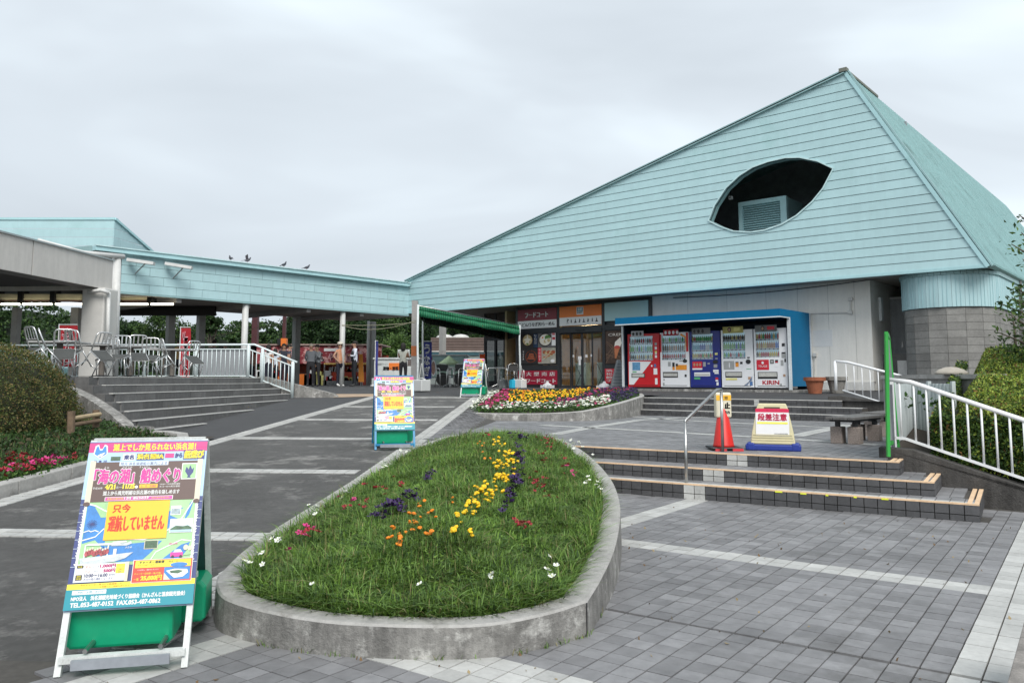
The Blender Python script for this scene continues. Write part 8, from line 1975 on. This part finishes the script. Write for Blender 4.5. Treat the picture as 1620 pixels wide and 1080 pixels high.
armchair(703, 29.4, .5, 'metal armchair left of the round table under the parasol'); armchair(722, 29.2, -.6, 'metal armchair right of the round table under the parasol'); armchair(771, 27.9, 2.2, 'large looking metal armchair turned away in front of the shaded windows'); armchair(805, 29.2, -2.4, 'metal armchair in front of the grey water can'); armchair(815, 31, .8, 'metal armchair deepest in the shade near the shop wall')
for px, Y, lb in ((712, 30.2, 'round metal table under the parasol'), (789, 30.5, 'round metal table in the shade between the armchairs')):
    t = thing('table', lb, 'table', tuple(at_plaza(px, Y))); m = MB(); m.lathe([(.34, .70), (.35, .71), (.35, .73), (.01, .735)], n=24); m.build('top', alu, t); m = MB(); m.tube([(0, 0, 0), (0, 0, .7)], .025, 8); m.build('column', alu, t)
    for k in range(4): a = k*1.57+.4; m = MB(); m.tube([(0, 0, .12), (.28*math.cos(a), .28*math.sin(a), .01)], .015, 6); m.build('foot', alu, t)
# orange banded pole next to the awning
t = thing('post', 'grey walkway post wrapped with an orange band behind the awning pole', 'post', tuple(at_plaza(655, 27.5)), world=True)
a = X2(650, 27.5); b = X2(659.5, 27.5); m = MB(); m.box(a, b, 27.5, 27.5+b-a, ZT-.1, 4.2); m.build('shaft', M('post_light', (.30, .29, .28), rough=.6, var=.15), t)
m = MB(); m.box(a-.004, b+.004, 27.496, 27.504+b-a, GY(0, 563, 27.5).z, GY(0, 547, 27.5).z); m.build('band', M('band_orange', (.40, .12, .035), rough=.6), t)
# the teal car roof seen over the hedge, a parked car behind the chairs
t = thing('parked_car', 'turquoise roofed car with dark windows seen above the hedge on the far left', 'car', (GY(15, 560, 34).x, 34, ZT), rz=.15)
cb_ = M('car_turq', (.30, .55, .56), rough=.3, var=.03)
m = MB(); m.prism([(-2.2, .35), (2.2, .35), (2.2, .8), (1.9, .95), (1.15, 1.02), (.55, 1.48), (-1.2, 1.50), (-2.0, 1.02), (-2.2, .95)], lambda x, z, h: Vector((x, h, z)), -.8, .8); m.build('body', cb_, t, bevel=.06)
for s in (-1, 1):
    m = MB(); m.prism([(-1.75, 1.02), (-1.10, 1.42), (-.35, 1.42), (-.35, 1.02)], lambda x, z, h: Vector((x, s*(.803+h), z)), 0, .01); m.prism([(-.27, 1.02), (-.27, 1.42), (.48, 1.40), (1.0, 1.02)], lambda x, z, h: Vector((x, s*(.803+h), z)), 0, .01); m.build('side_window', MATS['black'], t)
    for x in (-1.35, 1.4):
        m = MB(); m.tube([(x, s*.62, .32), (x, s*.82, .32)], .32, 20); w_ = m.build('wheel', MATS['black'], t); q = MB(); q.tube([(x, s*.821, .32), (x, s*.83, .32)], .19, 16); sub(q, 'rim', MATS['steel'], w_)

# ================================================================== trees and hills
TG = [leafmat('tree_light', (.085, .15, .035)), leafmat('tree_mid', (.045, .09, .025)), leafmat('tree_dark', (.022, .05, .016)), leafmat('tree_deep', (.012, .028, .011))]
barkm = M('bark', (.11, .09, .07), rough=.9, var=.3, vs=10)
def tree(px, ytop, Y, wpx, label, mats=(0, 1, 2), nC=60, per=60, base=None, squash=.8, leaf=.20, gaps=1., group=None):
    P = at_plaza(px, Y, ZT if base is None else base); top = GY(px, ytop, Y).z; R = wpx*Y/1270/2; t = thing('tree', label, 'tree', tuple(P), group=group)
    H = top-P.z; cz = H - R*squash; c0 = max(H*.30, cz-R*squash)
    m = MB(); m.tube([(0, 0, 0), (.1, 0, H*.35), (.05, .1, H*.7)], [.05*H**.5*.9, .04*H**.5, .015*H**.5], 8)
    C = []
    for i in range(nC):
        while True:
            v = Vector((random.uniform(-1, 1), random.uniform(-1, 1), random.uniform(-1, 1)))
            if .25 < v.length < 1: break
        C.append((v.x*R, v.y*R, max(c0, cz+v.z*(H-cz)) + random.uniform(0, .1)))
    for c in C[:12]: b0 = Vector((.05, .05, H*random.uniform(.25, .5))); m.tube([b0, b0.lerp(Vector(c), .5)+Vector((0, 0, .15)), Vector(c)], [.05, .03, .012], 5, caps=False)
    m.build('trunk', barkm, t, smooth=True)
    per = int(per*2.2); leaf = leaf*.62
    Pn = np.repeat(np.array(C), per, 0) + rng.normal(size=(nC*per, 3))*np.array([R*.17, R*.17, R*.11]); quads_obj('crown', Pn, leaf, [TG[i] for i in mats], t, asp=.6, kind='stuff'); return t
tree(520, 486, 56, 120, 'dense broadleaf tree behind the stall, its crown touching the walkway soffit', (1, 2, 3, 2), 150, 90, leaf=.30, squash=.75)
tree(478, 494, 60, 60, 'dark tree left of the dense one behind the grey post', (2, 3, 1), 80, 70, leaf=.3)
tree(588, 490, 62, 90, 'lighter green tree right of the dense one', (0, 1, 2), 110, 80, leaf=.3)
tree(625, 535, 50, 62, 'round bright green tree above the white cart', (0, 0, 1), 90, 80, leaf=.24, squash=.7)
tree(560, 560, 47, 40, 'low green shrub tree directly behind the stall roof', (0, 1), 50, 60, leaf=.22)
tree(255, 496, 44, 74, 'slender open tree with visible branches behind the terrace railing', (0, 1, 2), 46, 46, leaf=.20, squash=.6)
tree(330, 500, 52, 34, 'small dark tree at the left end of the open gap under the walkway', (1, 2), 40, 60, leaf=.24)
tree(150, 500, 62, 110, 'dark round tree behind the grey square column', (1, 2, 3), 120, 70, leaf=.32)
tree(208, 512, 56, 60, 'dark green tree behind the drain pipe', (1, 2, 3), 90, 60, leaf=.3)
tree(100, 545, 50, 60, 'low tree behind the red banner on the left', (0, 1, 2), 70, 60, leaf=.26)
tree(650, 500, 75, 70, 'dark tree behind the orange banded post', (2, 3, 1), 90, 70, leaf=.34)
def mounds(name, label, L_, n, size, mats, w):
    """a wooded hill: ground shape plus its canopy of leaf clusters"""
    m = MB(); Pts = []
    area = [rx*rz_ for *_, rx, ry, rz_ in L_]; tot = sum(area)
    for (px, Y, ztop_px, rx, ry, rz_), ar in zip(L_, area):
        c = GY(px, 600, Y); top = GY(px, ztop_px, Y).z; cz = top-rz_
        nu, nv = 28, 12; o = len(m.v)
        for j in range(nv+1):
            for i in range(nu): a = 2*math.pi*i/nu; b = math.pi/2*j/nv; k = .965; m.v.append((c.x+rx*math.cos(a)*math.cos(b)*k, Y+ry*math.sin(a)*math.cos(b)*k, cz+rz_*math.sin(b)*k-.3))
        for j in range(nv):
            for i in range(nu): a = o+j*nu+i; b = o+j*nu+(i+1) % nu; m.f.append((a, b, b+nu, a+nu)); m.m.append(0); m.t.append(.5)
        k = int(n*ar/tot); nc = max(30, k//42); d = rng.normal(size=(nc, 3)); d[:, 2] = np.abs(d[:, 2]); d[:, 1] = -np.abs(d[:, 1])*.9 + rng.normal(size=nc)*.15; d /= np.linalg.norm(d, axis=1)[:, None]
        C = d*np.array([rx, ry, rz_])*rng.uniform(.97, 1.03, (nc, 1))+np.array([c.x, Y, cz]); r = rng.uniform(.5, 1.1, nc)*size*2.9
        e = rng.normal(size=(nc*42, 3)); e /= np.linalg.norm(e, axis=1)[:, None]; e[:, 2] = np.abs(e[:, 2])*.85; Pts.append(np.repeat(C, 42, 0) + e*np.repeat(r, 42)[:, None]*rng.uniform(.7, 1., (nc*42, 1)))
    m.build(name, M('hill_floor', (.012, .02, .01), rough=.95), kind='structure', smooth=True, normals=False)  # dark mound under the leaf clusters, put in to block light
    quads_obj('forest', np.concatenate(Pts), size, mats, asp=.65, weights=w, kind='stuff')
mounds('hill', '', [(30, 150, 484, 22, 30, 19), (-80, 160, 492, 26, 30, 19), (120, 145, 505, 12, 20, 14), (190, 140, 520, 14, 20, 13), (360, 165, 516, 16, 25, 20), (420, 170, 517, 14, 25, 20), (300, 160, 532, 14, 20, 17), (470, 170, 528, 14, 25, 18), (560, 170, 508, 22, 25, 20), (660, 165, 498, 24, 25, 22), (760, 170, 500, 24, 25, 22), (880, 175, 505, 26, 25, 20)], 230000, .55, TG, [.12, .38, .34, .16])

# small litter and fallen leaves on the paving
n = 170; P = []
while len(P) < n:
    x, y = random.uniform(-2.5, 5.5), random.uniform(3., 9.2); q = Vector((x, y, 0))
    if inside(outer1, np.array([x]), np.array([y]))[0] or S.l(q)[1] > S3F-.1: continue
    if R_.l(q)[0] < -2.3 and y > 4.2: continue
    P.append((x, y, LZ+.006))
d = np.array(P); quads_obj('fallen_leaves', d, .028, [M('leaf_brown', (.16, .10, .05), rough=.9), M('leaf_tan', (.30, .23, .12), rough=.9)], None, asp=.6, flat=np.array([0, 0, 1.]), kind='stuff')
